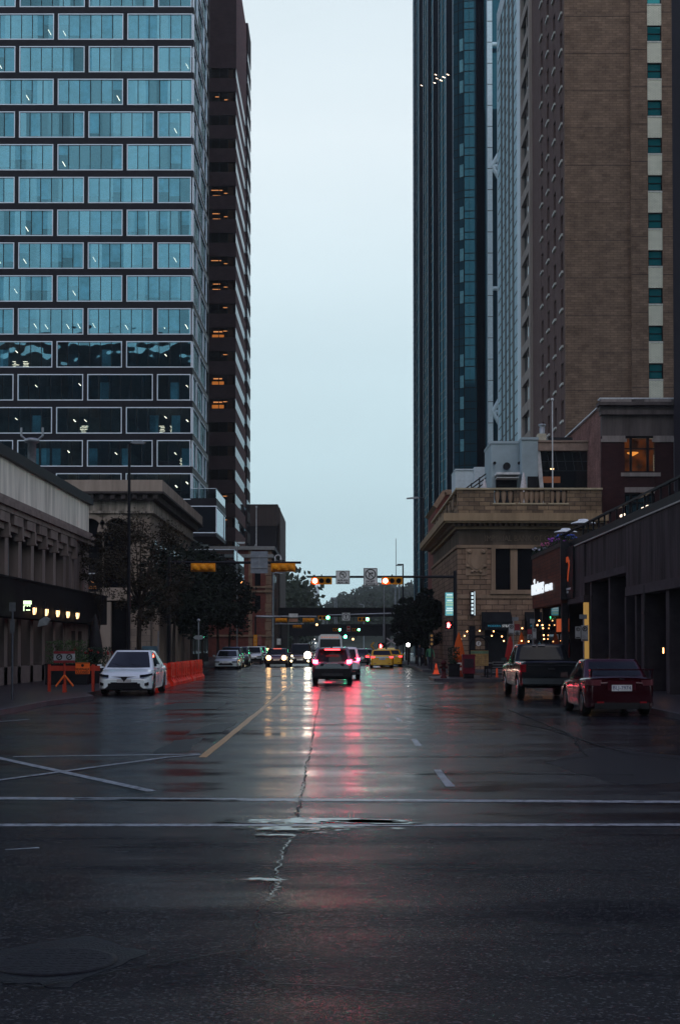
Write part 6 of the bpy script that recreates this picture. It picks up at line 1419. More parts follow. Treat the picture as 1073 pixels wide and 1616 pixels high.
t = signboard('no_left_turn_sign', 'smaller white no left turn sign with times on the mast arm', XY(541, SY), SY-.2, ZY(911.5, SY), .92, .90); prohib(t, .16, .23, True)
text('06:30-18:30', .15, 'sign_lettering', SIGNK, t, (0, -.006, -.20), ext=.002, bold=.006, sx=.95); text('MON - FRI', .15, 'sign_lettering', SIGNK, t, (0, -.006, -.35), ext=.002, bold=.006)
t = signboard('no_right_turn_sign', 'larger white no right turn sign reading except bicycles on the mast arm', XY(584.5, SY), SY-.2, ZY(911, SY), .92, 1.20); prohib(t, .18, .36, False)
text('EXCEPT', .17, 'sign_lettering', SIGNK, t, (0, -.006, -.30), ext=.002, bold=.006); text('BICYCLES', .17, 'sign_lettering', SIGNK, t, (0, -.006, -.48), ext=.002, bold=.006, sx=.9)
# pedestrian signal on the mast
def pedsignal(x, y, z, label, hand=True):
    t = thing('pedestrian_signal', label, 'pedestrian signal', (x, y, z)); a = MB(); a.box(-.26, .26, 0, .2, -.26, .26); a.box(-.3, .3, -.14, 0, .26, .29); a.box(.1, .5, .05, .12, -.05, .05); a.build('housing', BLACK, t)
    a = MB(); a.box(-.10, .06, -.03, -.001, -.16, .04)
    for i in range(4): a.box(-.10+i*.042, -.07+i*.042, -.03, -.001, .04, .15+(.03 if i in (1, 2) else 0))
    a.bar2((.06, -.06), (.13, .04), .035, -.03, -.001); a.build('red_hand', emit('red_hand_glow', (1, .05, .05), 30), t); return t
pedsignal(XY(707.5, SY), SY-.3, ZY(987, SY), 'red hand pedestrian signal on the right mast pole')
# left mast: arm towards the street, signals seen from behind
LY = 80.0; zl = ZY(888, LY); lpX = -9.75
mast('signal_mast', 'black mast arm pole behind the left tree carrying yellow signal backs', lpX, 0, LY, XY(475, LY), zl, zl+.3, r=.13)
signal('yellow signal back at the street end of the left mast arm', XY(447, LY), LY-.2, ZY(896, LY), None, True, 'signal backs on the left arm', 1.0)
signal('yellow signal back half hidden in the left tree', XY(321, LY), LY-.2, ZY(896, LY), None, True, 'signal backs on the left arm', 1.0)
t = thing('grey_sign_back', 'grey metal sign seen from the back on the left mast arm', 'sign', (XY(409.5, LY), LY-.3, ZY(888, LY)))
a = MB(); a.box(-.48, .48, 0, .03, -.62, .62); a.build('sign_plate', mat('sign_back_grey', (.22, .25, .29), .5, .4), t)
a = MB(); a.box(-.46, .46, -.05, -.001, .28, .32); a.box(-.46, .46, -.05, -.001, -.32, -.28); a.box(-.02, .02, -.07, -.05, -.45, .4); a.build('sign_brace', GREYMETAL, t)
t = thing('arm_camera', 'small white hooked traffic camera on the left mast arm', 'camera', (XY(434, LY), LY, zl+.08)); a = MB()
for k in range(8): a0, a1 = math.pi*(1-k/8)*1.0, math.pi*(1-(k+1)/8); a.tube((.16+.16*math.cos(a0), 0, .2+.16*math.sin(a0)), (.16+.16*math.cos(a1), 0, .2+.16*math.sin(a1)), .025)
a.tube((0, 0, 0), (0, 0, .2), .025); a.tube((.32, 0, .2), (.32, 0, .08), .05); a.build('camera_arm', WHITEP, t)
# second group (green), farther
GY2 = 165.0; zg = ZY(972, GY2); 
t = mast('signal_mast', 'grey mast arm pole beyond the taxis carrying green signals', XY(624, GY2), 0, GY2, XY(517, GY2), ZY(971, GY2), ZY(915, GY2), r=.16, m=GREYMETAL, sag=-ZY(971, GY2)+ZY(974, GY2))
a = MB(); a.tube((.45, 0, .1), (.45, 0, ZY(918, GY2)), .14, .12, 10); a.build('twin_pole', GREYMETAL, t)
signal('green traffic signal left of the white arrow sign', XY(511.5, GY2), GY2-.2, ZY(975, GY2), 'green', group='green signals, second arm', s=1.0)
signal('green traffic signal right of the white arrow sign', XY(574, GY2), GY2-.2, ZY(977.5, GY2), 'green', group='green signals, second arm', s=1.0)
t = signboard('straight_only_sign', 'square white sign with a circled up arrow between the green signals', XY(546, GY2), GY2-.2, ZY(973.5, GY2), .95, .95)
a = MB(); a.ring((0, 0), .32, .38, -.012, -.002, 26); a.bar2((0, -.24), (0, .1), .08, -.012, -.002); a.prism([(-.14, .06), (.14, .06), (0, .26)], -.012, -.002, 0, 'y'); a.build('arrow_symbol', SIGNK, t)
GY3 = 232.0
mast('signal_mast', 'far dark mast arm in front of the first overpass', 7.2, 0, GY3, XY(520, GY3), ZY(989, GY3), ZY(986, GY3), r=.12)
signal('small green signal at the left under the overpass', XY(532, GY3), GY3-.2, ZY(994, GY3), 'green', group='green signals under the overpass')
signal('small green signal at the right under the overpass', XY(562, GY3), GY3-.2, ZY(994, GY3), 'green', group='green signals under the overpass')
t = signboard('red_white_sign', 'small red and white sign between the far green signals', XY(550, GY3), GY3-.2, ZY(992.5, GY3), .6, .95, SIGNW); a = MB(); a.box(-.24, .24, -.01, -.001, .05, .4); a.box(-.24, .24, -.01, -.001, -.4, -.12); a.build('red_field', SIGNR, t)
GY4 = 330.0
for px in (522, 545): 
    t = thing('far_green_lamp', 'tiny green signal glow %s under the second bridge' % ('at the left' if px < 530 else 'at the right'), 'traffic signal', (XY(px, 290), 290, ZY(1005, 290)), group='tiny green lamps under the second bridge')
    a = MB(); a.lathe([(.28, -.05), (.3, 0)], n=14, axis='y'); a.build('lamp', GREENLAMP, t); a = MB(); a.box(-.42, .42, .0, .1, -.42, .42); a.tube((0, .05, .4), (0, .05, 1.6), .05); a.build('housing', BLACK, t)
# left far arms with yellow signal backs
LY3 = 158.0; px_ = XY(431, LY3)
t = mast('signal_mast', 'tall grey lamp and mast arm pole on the left before the red brick building', px_, 0, LY3, XY(500, LY3), ZY(973, LY3), ZY(905, LY3), r=.13, m=GREYMETAL)
a = MB(); a.tube((0, 0, ZY(974, LY3)), (-1.9, 0, ZY(973, LY3)), .18, .12, 8); a.tube((0, 0, ZY(905, LY3)), (.6, 0, ZY(903, LY3)), .05); a.prism([(.4, ZY(905, LY3)), (1.2, ZY(906, LY3)), (1.2, ZY(904.4, LY3)), (.4, ZY(903, LY3))], -.15, .15, 0, 'y'); a.build('lamp_arm', GREYMETAL, t)
for px, py, lb in ((444, 979, 'far yellow signal back nearest the grey pole'), (487, 979, 'far yellow signal back at the end of the grey arm')): signal(lb, XY(px, LY3), LY3-.2, ZY(py, LY3), None, True, 'far yellow signal backs', .95)
signal('smaller yellow signal back lower under the overpass', XY(469, 210), 210, ZY(989, 210), None, True, 'far yellow signal backs', .95)
t = mast('signal_mast', 'farther thin mast arm under the overpass', XY(431, 211), 0, 211, XY(480, 211), ZY(985, 211), ZY(984, 211), r=.1, m=GREYMETAL)
for py, m__ in ((971.5, SIGNW), (979, mat('brown_sign_face', (.35, .18, .12), .6))):
    signboard('rectangular_sign', 'white rectangular sign on the far left arm' if py < 975 else 'brown rectangular sign hanging on the far left arm', XY(463, LY3), LY3-.2, ZY(py, LY3), 1.0, .42 if py < 975 else .38, m__, border=False)
# railway crossing sign and pole
XYY = 150.0
t = thing('railway_crossing_sign', 'white railway crossbuck sign above the yellow taxi', 'sign', (XY(617, XYY), XYY, 0)); zx = ZY(1012, XYY)
a = MB(); a.bar2((-.48, zx-.32), (.48, zx+.32), .13, -.03, 0); a.bar2((-.48, zx+.32), (.48, zx-.32), .13, -.05, -.031); a.box(-.4, .4, -.03, 0, zx-.95, zx-.62); a.box(-.2, .2, -.03, 0, zx-.62, zx-.5); a.build('crossbuck', mat('pinkish_white_sign', (.5, .45, .46), .6), t)
a = MB(); a.tube((0, .05, 0), (0, .05, zx+.4), .05); a.build('post', GREYMETAL, t)
t = pedsignal(XY(601, 128), 128, ZY(1020, 128), 'red pedestrian signal above the yellow taxi'); a = MB(); a.tube((.3, .1, -3), (.3, .1, .3), .06); a.build('post', DKMETAL, t)
t = thing('yellow_arrow_sign', 'small yellow curved arrow sign left of the pedestrian signal over the taxi', 'sign', (XY(588, 128), 128, 0)); zz = ZY(1019, 128)
a = MB(); a.bar2((.12, zz+.3), (-.15, zz), .14, -.03, 0); a.bar2((.12, zz-.3), (-.15, zz), .14, -.03, 0.001); a.build('arrow_plate', mat('dull_yellow', (.5, .28, .04), .6), t); a = MB(); a.tube((0, .05, 0), (0, .05, zz), .04); a.build('post', DKMETAL, t)
# tall thin pole (px 605) and street lamp (px 636)
t = thing('tall_thin_pole', 'tall thin grey pole rising behind the mast arm at the right', 'pole', (XY(606, 140), 140, 0)); a = MB(); a.tube((0, 0, 0), (0, 0, ZY(985, 140)), .13, .11); a.tube((0, 0, ZY(985, 140)), (0, 0, ZY(925, 140)), .05); a.build('pole', GREYMETAL, t)
t = thing('street_lamp', 'dark street lamp with short arm above the right red signal', 'street lamp', (XY(636, 150), 150, 0)); zz = ZY(890, 150)
a = MB(); a.tube((0, 0, 0), (0, 0, zz), .1, .07); a.tube((0, 0, zz-.06), (-.6, 0, zz-.06), .06); a.build('pole', BLACK, t); a = MB(); a.box(-.75, -.1, -.12, .12, zz-.2, zz-.1); a.build('lamp_head', BLACK, t)
t = thing('antenna_pole', 'very thin white antenna mast in front of the far sky', 'antenna', (XY(625, 260), 260, 0)); a = MB(); a.tube((0, 0, 0), (0, 0, ZY(850, 260)), .09, .05, 6); a.build('pole', mat('pale_grey', (.4, .43, .45), .5), t)
t = thing('street_lamp', 'grey street lamp head reaching out before the dark glass tower', 'street lamp', (XY(668, 130), 130, 0)); zz = ZY(786, 130)
a = MB(); a.tube((0, 0, 0), (0, 0, zz), .11, .07); a.tube((0, 0, zz), (-.5, 0, zz+.02), .05); a.build('pole', DKMETAL, t); a = MB(); a.prism([(-.35, zz-.04), (-1.55, zz-.1), (-1.5, zz+.02), (-.5, zz+.12)], -.16, .16, 0, 'y'); a.build('lamp_head', GREYMETAL, t)
LPX = XY(203, 68, 2)
t = thing('street_lamp', 'tall dark lamp post with curved cobra head standing in front of the left tree', 'street lamp', (LPX, 68, 0)); zz = ZY(700, 68)
a = MB(); a.lathe([(.2, KH), (.2, .5), (.12, .6)], n=12); a.tube((0, 0, .1), (0, 0, zz), .10, .065, 10); a.tube((0, 0, zz-.05), (.25, 0, zz+.12), .04); a.build('pole', BLACK, t)
a = MB(); a.prism([(.05, zz+.02), (.2, zz+.12), (.6, zz+.13), (.78, zz+.04), (.7, zz-.02), (.3, zz-.02)], -.12, .12, 0, 'y'); a.build('lamp_head', mat('lamp_head_grey', (.22, .24, .27), .4, .4), t)
t = thing('street_lamp', 'small white street lamp head in front of the brown tower base', 'street lamp', (XY(374, 135), 135, 0)); zz = ZY(856, 135)
a = MB(); a.tube((0, 0, 0), (0, 0, zz), .08, .05); a.build('pole', GREYMETAL, t); a = MB(); a.box(0, .75, -.1, .1, zz-.06, zz+.04); a.box(.1, .7, -.12, .12, zz-.14, zz-.07); a.build('lamp_head', mat('pale_lamp', (.5, .55, .58), .4), t)
# sign post left foreground
t = thing('sign_post', 'grey parking sign post on the near left pavement', 'sign post', (XY(19, 44, 0), 44, 0)); a = MB(); a.tube((0, 0, .1), (0, 0, ZY(955, 44)), .035); a.build('post', mat('dim_post', (.09, .10, .12), .5, .4), t)
a = MB(); a.box(-.10, .10, -.03, -.01, ZY(965, 44), ZY(951, 44)); a.box(-.07, .07, -.03, -.01, ZY(1000, 44), ZY(978, 44)); a.build('sign_plate', mat('dim_sign', (.09, .10, .11), .6), t)
# orange barricade + SIDEWALK CLOSED
BYy = 52.0
t = thing('barricade', 'red orange wooden barricade across the closed left pavement', 'barricade', (XY(110, BYy), BYy, KH))
a = MB(); x0 = XY(76, BYy)-t.location.x; x1 = XY(158, BYy)-t.location.x; z1 = ZY(1051, BYy)-KH; z0 = ZY(1059, BYy)-KH; ORD = mat('dull_red_orange', (.42, .05, .03), .55, var=.3)
a.box(x0, x1, -.03, .03, z0, z1); a.build('rail', ORD, t); 
for xx in (x0, x1-.3): a = MB(); a.box(xx, xx+.1, -.05, .05, 0, z1+.05); a.build('leg', ORD, t)
def sidesign(px, Y, label):
    t = thing('tripod_sign', label, 'sign', (XY(px, Y), Y, KH)); zt_ = ZY(1028, Y)-KH
    a = MB(); a.tube((0, 0, .05), (0, 0, zt_-.4), .035); a.build('post', ORD, t)
    for dx, dy in ((-.28, -.15), (.34, -.1), (0, .3)): a = MB(); a.tube((0, 0, .62), (dx, dy, .22 if dy < 0 else 0), .035); a.build('leg', mat('leg_orange', (.75, .14, .03), .5), t)
    a = MB(); a.box(-.06, .06, -.06, .06, 0, .3); a.build('foot', ORD, t)
    a = MB(); a.box(-.38, .38, -.05, -.03, zt_-.42, zt_+.0); a.box(-.38, .38, -.058, -.051, zt_-.09, zt_-.0, 1); a.box(-.38, .38, -.058, -.051, zt_-.42, zt_-.33, 1)
    a.build('sign_plate', [mat('grey_white_face', (.30, .33, .36), .6), mat('dull_red_face', (.22, .03, .04), .6)], t)
    a = MB(); a.ring((-.18, zt_-.21), .07, .11, -.06, -.051, 16); a.ring((.18, zt_-.21), .07, .11, -.06, -.051, 16); a.bar2((-.22, zt_-.25), (-.12, zt_-.17), .03, -.06, -.051); a.bar2((.14, zt_-.25), (.24, zt_-.17), .03, -.06, -.051); a.build('symbols', SIGNK, t); return t
sidesign(102, 51, 'tripod sign with two round symbols beside the sidewalk closed sign')
t = thing('sidewalk_closed_sign', 'orange SIDEWALK CLOSED sign hung on the barricade', 'sign', (XY(127.5, 51.5), 51.9, (ZY(1046, 52)+ZY(1064, 52))/2))
a = MB(); hw_ = 11.3*51.5/F; hh_ = 9*51.5/F; a.box(-hw_, hw_, -.03, 0, -hh_, hh_); a.build('sign_plate', mat('bright_orange_sign', (.9, .16, .03), .5, var=.1), t)
a = MB(); e = .012; a.box(-hw_+.02, hw_-.02, -.034, -.031, hh_-.02-e, hh_-.02); a.box(-hw_+.02, hw_-.02, -.034, -.031, -hh_+.02, -hh_+.02+e); a.lathe([(.055, -.034), (.055, -.031)], (0, 0, hh_-.10), 16, 0, 'y'); a.build('pictogram', SIGNK, t)
text('SIDEWALK', .115, 'sign_lettering', SIGNK, t, (0, -.034, -.035), ext=.001, bold=.003, sx=.92); text('CLOSED', .125, 'sign_lettering', SIGNK, t, (0, -.034, -.14), ext=.001, bold=.003)
# water filled plastic barriers
def barrier_mesh():
    T = thing('plastic_barrier', 'orange plastic road barrier', 'barrier', group='orange plastic barriers along the left kerb')
    a = MB(); L2 = .98; pr = [(-.22, 0), (.22, 0), (.22, .14), (.11, .30), (.09, .95), (.06, 1.04), (-.06, 1.04), (-.09, .95), (-.11, .30), (-.22, .14)]
    seg = [(-L2, -.62), (-.62, -.22), (-.22, .22), (.22, .62), (.62, L2)]
    for i, (p, q) in enumerate(seg):
        k = 1.0 if i % 2 == 0 else .55
        a.prism([(x*(k if .14 < z < .95 else 1), z) for x, z in pr], p, q, 0, 'y')
    for z in (.42, .78): a.box(-.12, .12, -L2, L2, z-.03, z+.03)
    a.build('barrier_shell', mat('barrier_orange', (.80, .028, .008), .45, var=.4, scale=1.5, coat=.0), T)
    a = MB(); a.lathe([(.06, 1.03), (.06, 1.07)], (0, .3, 0), 10); a.build('filler_cap', ORD, T)
    a = MB(); a.box(-.05, .05, L2-.001, L2+.03, .2, .5); a.box(-.05, .05, L2-.001, L2+.03, .6, .9); a.build('hinge_lug', ORD, T); return T
bproto = barrier_mesh(); bl = [59.3, 61.4, 64.6, 66.7, 68.8, 70.9, 73.0, 75.1, 77.2]
lbs = ['orange plastic barrier nearest behind the white crossover', 'second orange barrier from the crossover, before the gap', 'orange barrier just after the gap in the row', 'fourth orange barrier from the crossover', 'middle orange barrier shining with reflected light', 'sixth orange barrier from the crossover', 'third orange barrier from the far end', 'second orange barrier from the far end', 'farthest orange barrier of the row']
for i, y in enumerate(bl):
    o = bproto if i == 0 else dup(bproto); o['label'] = lbs[i]; o.location = (-7.75+.02*math.sin(i*2), y, 0); o.rotation_euler = (0, 0, R(random.uniform(-1.5, 1.5)))
t = thing('pay_station', 'dark parking pay box with teal top between the tree and barriers', 'pay station', (XY(237, 60, 1), 60, KH))
a = MB(); a.box(-.2, .2, -.15, .15, 0, 1.35); a.build('cabinet', BLACK, t); a = MB(); a.prism([(-.36, 1.42), (.36, 1.42), (.30, 1.66), (-.30, 1.66)], -.25, .25, 0, 'y'); a.build('hood', mat('teal_grey_hood', (.07, .13, .17), .4), t)
a = MB(); a.tube((.34, 0, 0), (.34, 0, 2.3), .03); a.build('post', GREYMETAL, t)
t = thing('street_sign_post', 'slim grey post with small double arrow plate behind the barriers', 'sign post', (XY(313.5, 82), 82, KH)); a = MB(); a.tube((0, 0, 0), (0, 0, ZY(985, 82)), .035); a.ball((0, 0, ZY(983, 82)), .1); a.build('post', GREYMETAL, t)
a = MB(); a.prism([(-.32, 0), (-.18, .12), (.18, .12), (.32, 0), (.18, -.12), (-.18, -.12)][::-1], -.04, -.01, 0, 'y'); o = a.build('arrow_plate', GREYMETAL, t); o.location = (0, 0, ZY(1010, 82))
# dark planters and patio behind barricade
def planter(name, label, x, y, w_, h_, n, hh, m, seed, group=None, fl=None):
    t = thing(name, label, 'planter', (x, y, KH), group=group); a = MB(); a.prism([(-w_, -.25), (w_, -.25), (w_, .25), (-w_, .25)], 0, h_); a.box(-w_-.03, w_+.03, -.28, .28, h_-.06, h_+.0); a.build('planter_box', BLACK, t)
    rr2 = random.Random(seed); a = MB()
    for _ in range(n):
        th, rr_ = rr2.uniform(0, 6.3), rr2.random()**.5; px, py, pz = w_*.95*rr_*math.cos(th)*1.1, .3*rr_*math.sin(th), h_+hh*rr2.random()**1.2; s_ = rr2.uniform(.03, .08); v1 = Vector((rr2.gauss(0, 1), rr2.gauss(0, 1), rr2.gauss(0, 1))).normalized(); v2 = v1.orthogonal().normalized(); c = Vector((px, py, pz))
        a.add([c-v1*s_, c+v2*s_*.5, c+v1*s_, c-v2*s_*.5], [(0, 1, 2, 3)])
    a.build('foliage', m, t)
    if fl:
        a = MB()
        for _ in range(24): a.ball((rr2.uniform(-w_, w_), rr2.uniform(-.3, .3), h_+hh*rr2.uniform(.6, 1.0)), .05, 6)
        a.build('flowers', fl, t)
    return t
LEAFG = mat('planter_green', (.045, .075, .03), .6, var=.5, scale=3); LEAFD = mat('planter_dark_green', (.02, .035, .022), .6, var=.5, scale=3)
planter('leafy_planter', 'leafy green planter behind the barricade, left', -11.8, 61, .9, .9, 900, 1.0, LEAFG, 1, 'planters behind the barricade'); planter('leafy_planter', 'leafy green planter behind the barricade, right beside the crossover', -11.1, 63, .9, .8, 900, .8, LEAFD, 2, 'planters behind the barricade', mat('dull_red_flower', (.25, .03, .03), .6))
closed_parasol(XY(150, 64), 64, KH, 3.1, BLACK, 'closed black parasol behind the left planter', None, 'black_parasol', r=.3)
# right corner patio
PY_ = 73.5
def PX(px, Y=PY_): return XY(px, Y)
closed_parasol(PX(724, 78), 78, KH, ZY(998, 78)-KH, mat('orange_cloth', (.55, .10, .02), .8, var=.15), 'closed orange parasol at the left of the corner patio', 'closed parasols on the corner patio')
closed_parasol(PX(805, 80), 80, KH, ZY(1004, 80)-KH, mat('red_cloth', (.36, .03, .03), .8, var=.15), 'closed red parasol in the middle of the corner patio', 'closed parasols on the corner patio', r=.24)
closed_parasol(PX(823, 81), 81, KH, ZY(998, 81)-KH, MATS['orange_cloth'], 'closed orange parasol behind the black pickup', 'closed parasols on the corner patio')
t = thing('map_kiosk', 'arched information kiosk with round question mark and yellow map', 'kiosk', (PX(755), PY_, KH)); zt_ = ZY(1005, PY_)-KH; hw_ = 14*PY_/F
a = MB()
for s_ in (-1, 1): a.tube((s_*hw_, 0, 0), (s_*hw_, 0, zt_-hw_), .04)
for k in range(12): a0, a1 = math.pi*k/12, math.pi*(k+1)/12; a.tube((hw_*math.cos(a0), 0, zt_-hw_+hw_*math.sin(a0)), (hw_*math.cos(a1), 0, zt_-hw_+hw_*math.sin(a1)), .04)
a.box(-hw_, hw_, -.02, .04, zt_-hw_-.25, zt_-hw_-.2); a.box(-hw_*1.0, hw_*1.4, -.1, .5, zt_+.0, zt_+.05); a.build('frame', BLACK, t)
a = MB(); a.lathe([(.13, -.05), (.13, -.02)], (0, 0, zt_-.36), 20, 0, 'y'); o = a.build('round_disc', SIGNW, t); text('?', .24, 'question_mark', SIGNK, o, (0, -.055, zt_-.36), ext=.001, bold=.01)
a = MB(); zA_, zB_ = ZY(1027, PY_)-KH, ZY(1051, PY_)-KH; a.box(-hw_+.05, hw_+.05, -.06, -.01, zB_, zA_); a.box(-hw_+.05, hw_+.05, -.065, -.061, zA_-.16, zA_-.02, 1)
for i in range(5): a.box(-hw_+.12, hw_-.05, -.065, -.061, zB_+.08+i*.1, zB_+.095+i*.1, 2)
for i in range(4): a.box(-hw_+.2+i*.2, -hw_+.215+i*.2, -.066, -.0611, zB_+.05, zA_-.2, 2)
a.build('map_panel', [mat('map_yellow', (.36, .24, .10), .6, var=.35, scale=5), mat('map_green', (.12, .2, .13), .6), mat('map_line', (.2, .12, .08), .6)], t)
t = thing('newspaper_box', 'maroon newspaper box in front of the map kiosk', 'newspaper box', (PX(739, 72.3), 72.3, KH)); a = MB(); a.box(-.32, .32, -.25, .25, .25, ZY(1033, 72)-KH); a.box(-.34, .34, -.27, .27, ZY(1036, 72)-KH, ZY(1034, 72)-KH); a.build('cabinet', mat('maroon_box', (.12, .012, .025), .4, var=.3), t)
a = MB(); a.box(-.24, .24, -.26, -.251, .55, 1.0); a.build('window', mat('dim_pane_box', (.04, .03, .04), .2), t); a = MB(); a.box(-.26, .26, -.2, .2, 0, .25); a.build('base', BLACK, t)
def barrel(px, Y, label):
    t = thing('traffic_barrel', label, 'barrel', (XY(px, Y), Y, KH)); a = MB(); a.lathe([(.22, 0), (.2, .9)], n=14); a.build('drum', mat('dim_barrel', (.3, .05, .03), .5), t); a = MB(); a.lathe([(.216, .35), (.212, .5)], n=14); a.lathe([(.213, .62), (.209, .76)], n=14); a.build('white_band', SIGNW, t)
barrel(725.5, 76, 'striped white and orange barrel beside the maroon box')
def cone(px, Y, label):
    t = thing('traffic_cone', label, 'cone', (XY(px, Y), Y, KH)); a = MB(); a.lathe([(.17, .03), (.03, .62)], n=12); a.box(-.2, .2, -.2, .2, 0, .03); a.build('cone_body', emit('glowing_orange_cone', (1, .09, .02), .35), t); a = MB(); a.lathe([(.125, .25), (.095, .37)], n=12); a.build('band', ORANGEP, t)  # cone body glows; its brightness is put into the material
cone(688, 83, 'small bright orange cone on the right corner')
t = thing('fire_hydrant', 'dark red hydrant at the right corner kerb', 'hydrant', (XY(700, 73), 73, KH)); a = MB(); a.lathe([(.17, 0), (.17, .08), (.11, .1), (.11, .7), (.15, .72), (.13, .85), (.04, .92)], n=14); a.tube((-.2, 0, .55), (.2, 0, .55), .06); a.build('hydrant_body', mat('dim_hydrant', (.06, .012, .015), .45), t)
a = MB(); a.tube((0, -.2, .5), (0, 0, .5), .07); a.build('outlet', DKMETAL, t)
t = thing('orange_bollard', 'short orange delineator post by the patio fence', 'bollard', (XY(784, 75), 75, KH)); a = MB(); a.lathe([(.12, 0), (.06, .04), (.05, .45), (.02, .47)], n=12); a.build('bollard_body', ORANGEP, t)
t = thing('patio_fence', 'low dark patio fence with pale horizontal slats', 'fence', (PX(790, 76), 76, KH))
a = MB()
for i in range(5): a.box(-.45, .9, -.02, .02, .2+i*.14, .25+i*.14)
a.build('slat', mat('pale_slat', (.16, .16, .17), .5), t)
for xx in (-.5, .2, .9): a = MB(); a.box(xx-.03, xx+.03, -.03, .03, 0, .9); a.build('post', BLACK, t)
planter('dark_planter', 'dark planter with low shrub left of the maroon box', PX(716, 76), 76, .3, .7, 500, .9, LEAFD, 6)
t = thing('patio_table', 'dark round patio table with a white rim under the map kiosk', 'table', (PX(765, 76), 76, KH)); a = MB(); a.lathe([(.45, .72), (.45, .75)], n=18); a.build('table_top', mat('pale_rim', (.3, .3, .3), .4), t); a = MB(); a.tube((0, 0, 0), (0, 0, .72), .04); a.lathe([(.25, 0), (.25, .03)], n=12); a.build('leg', BLACK, t)
# string lights: each bulb its own part of the string
def string(label, pts, r=.04):
    t = thing('string_lights', label, 'string lights', pts[0]); a = MB()
    for p, q in zip(pts, pts[1:]): a.tube(p, q, .012, n=4)
    a.build('cable', BLACK, t, True)
    for p in pts: a = MB(); a.ball((p[0], p[1], p[2]-.06), r, 8); a.build('bulb', WARMB, t, True)
SP = lambda px, py, Y: (XY(px, Y), Y, ZY(py, Y))
string('warm string lights hung over the left of the patio', [SP(727, 1007, 80), SP(733, 1002, 80.5), SP(737, 995, 81), SP(757, 994, 82), SP(779, 995, 82), SP(792, 1003, 81)])
string('warm string lights hung over the right of the patio', [SP(776, 1002, 79), SP(795, 1010, 79), SP(824, 990, 79), SP(823, 1010, 80), SP(834, 1011, 80)])
string('warm bulbs hanging in a column at the restaurant corner', [SP(851, 978, 78), SP(848, 985, 78), SP(856, 985, 78), SP(857, 990, 78), SP(858, 1001, 78), SP(858.5, 1007, 78)])
# parking signs on the right pavement
def parking(px, Y, plates, label, ph=970, pole_x=0):
    t = thing('parking_sign', label, 'sign', (XY(px, Y), Y, KH)); a = MB(); a.tube((0, 0, 0), (0, 0, ZY(ph, Y)-KH), .03); a.build('post', GREYMETAL, t)
    for (x0, x1, y0, y1, kind) in plates:
        xa, xb = XY(x0, Y)-t.location.x, XY(x1, Y)-t.location.x; za1, zb1 = ZY(y0, Y)-KH, ZY(y1, Y)-KH
        a = MB(); a.box(xa, xb, -.05, -.035, zb1, za1); o = a.build('sign_plate', {'w': mat('dim_white_sign', (.34, .35, .36), .6), 'r': mat('dim_red_sign', (.22, .04, .05), .6), 's': mat('dim_street_plate', (.20, .22, .24), .6)}[kind[0]], t)
        if kind == 'w':
            a = MB(); r_ = min((xb-xa)*.36, .11); cx_, cz_ = (xa+xb)/2, za1-(xb-xa)*.5; a.ring((cx_, cz_), r_*.72, r_, -.06, -.051, 16); a.bar2((cx_-r_*.25, cz_-r_*.45), (cx_-r_*.25, cz_+r_*.45), r_*.25, -.06, -.051); a.ring((cx_-r_*.0, cz_+r_*.2), r_*.12, r_*.32, -.06, -.0512, 10); a.box(xa+.03, xb-.03, -.06, -.051, zb1+.03, zb1+.06); a.build('symbol', SIGNK, o)
    return t
parking(921, 58, [(907.5, 916, 989, 1008, 'w'), (917, 928, 987, 1012, 'w'), (914, 926, 970, 977, 's')], 'two white no parking signs against the amber lit wall')
parking(810, 66, [(802.5, 811, 985, 1001, 'w'), (812, 820, 985, 995, 'r'), (812, 820, 995.5, 1002, 'w'), (808, 818, 974, 980, 's')], 'parking signs with one red plate left of the pickup', ph=975)
parking(841, 63, [(832, 839, 993, 1001, 'r'), (832, 839, 1001.5, 1009, 'w'), (840, 846, 992, 1009, 'w'), (836, 844, 977, 984, 's')], 'parking signs directly above the black pickup', ph=978)
t = thing('teal_feather_flag', 'small teal feather flag above the pickup roof', 'flag', (XY(851, 70), 70, KH)); a = MB(); a.tube((0, 0, 0), (0, 0, 1.9), .02); a.build('pole', GREYMETAL, t); a = MB(); a.prism([(-.2, 1.05), (.08, 1.0), (.16, 1.6), (.02, 1.85), (-.08, 1.75)], -.015, .015, 0, 'y'); a.build('flag_cloth', mat('teal_cloth', (.04, .25, .30), .7, var=.4, scale=8), t)
t = thing('white_globe_lamp', 'round white lamp on a short post at the far right kerb', 'lamp', (XY(644, 118), 118, KH)); zz = ZY(1018, 118)-KH; a = MB(); a.tube((0, 0, 0), (0, 0, zz-.15), .05); a.build('post', BLACK, t); a = MB(); a.ball((0, 0, zz), .16); a.build('globe', emit('white_globe_glow', (1, .95, .9), 10), t)
t = thing('yellow_signal_side', 'small vertical signal seen side on above the green jacket person', 'traffic signal', (XY(681, 96), 96, KH)); zz = ZY(1010, 96)-KH; a = MB(); a.tube((0, 0, 0), (0, 0, zz+.5), .05); a.box(-.14, .14, -.1, .1, zz-.45, zz+.45); a.build('housing', DKMETAL, t)
for k in (-1, 0, 1): a = MB(); a.lathe([(.08, -.13), (.09, -.1)], (0, 0, zz+k*.28), 12, 0, 'y'); a.build('lamp', mat('dull_amber_lens', (.7, .35, .1), .5), t)
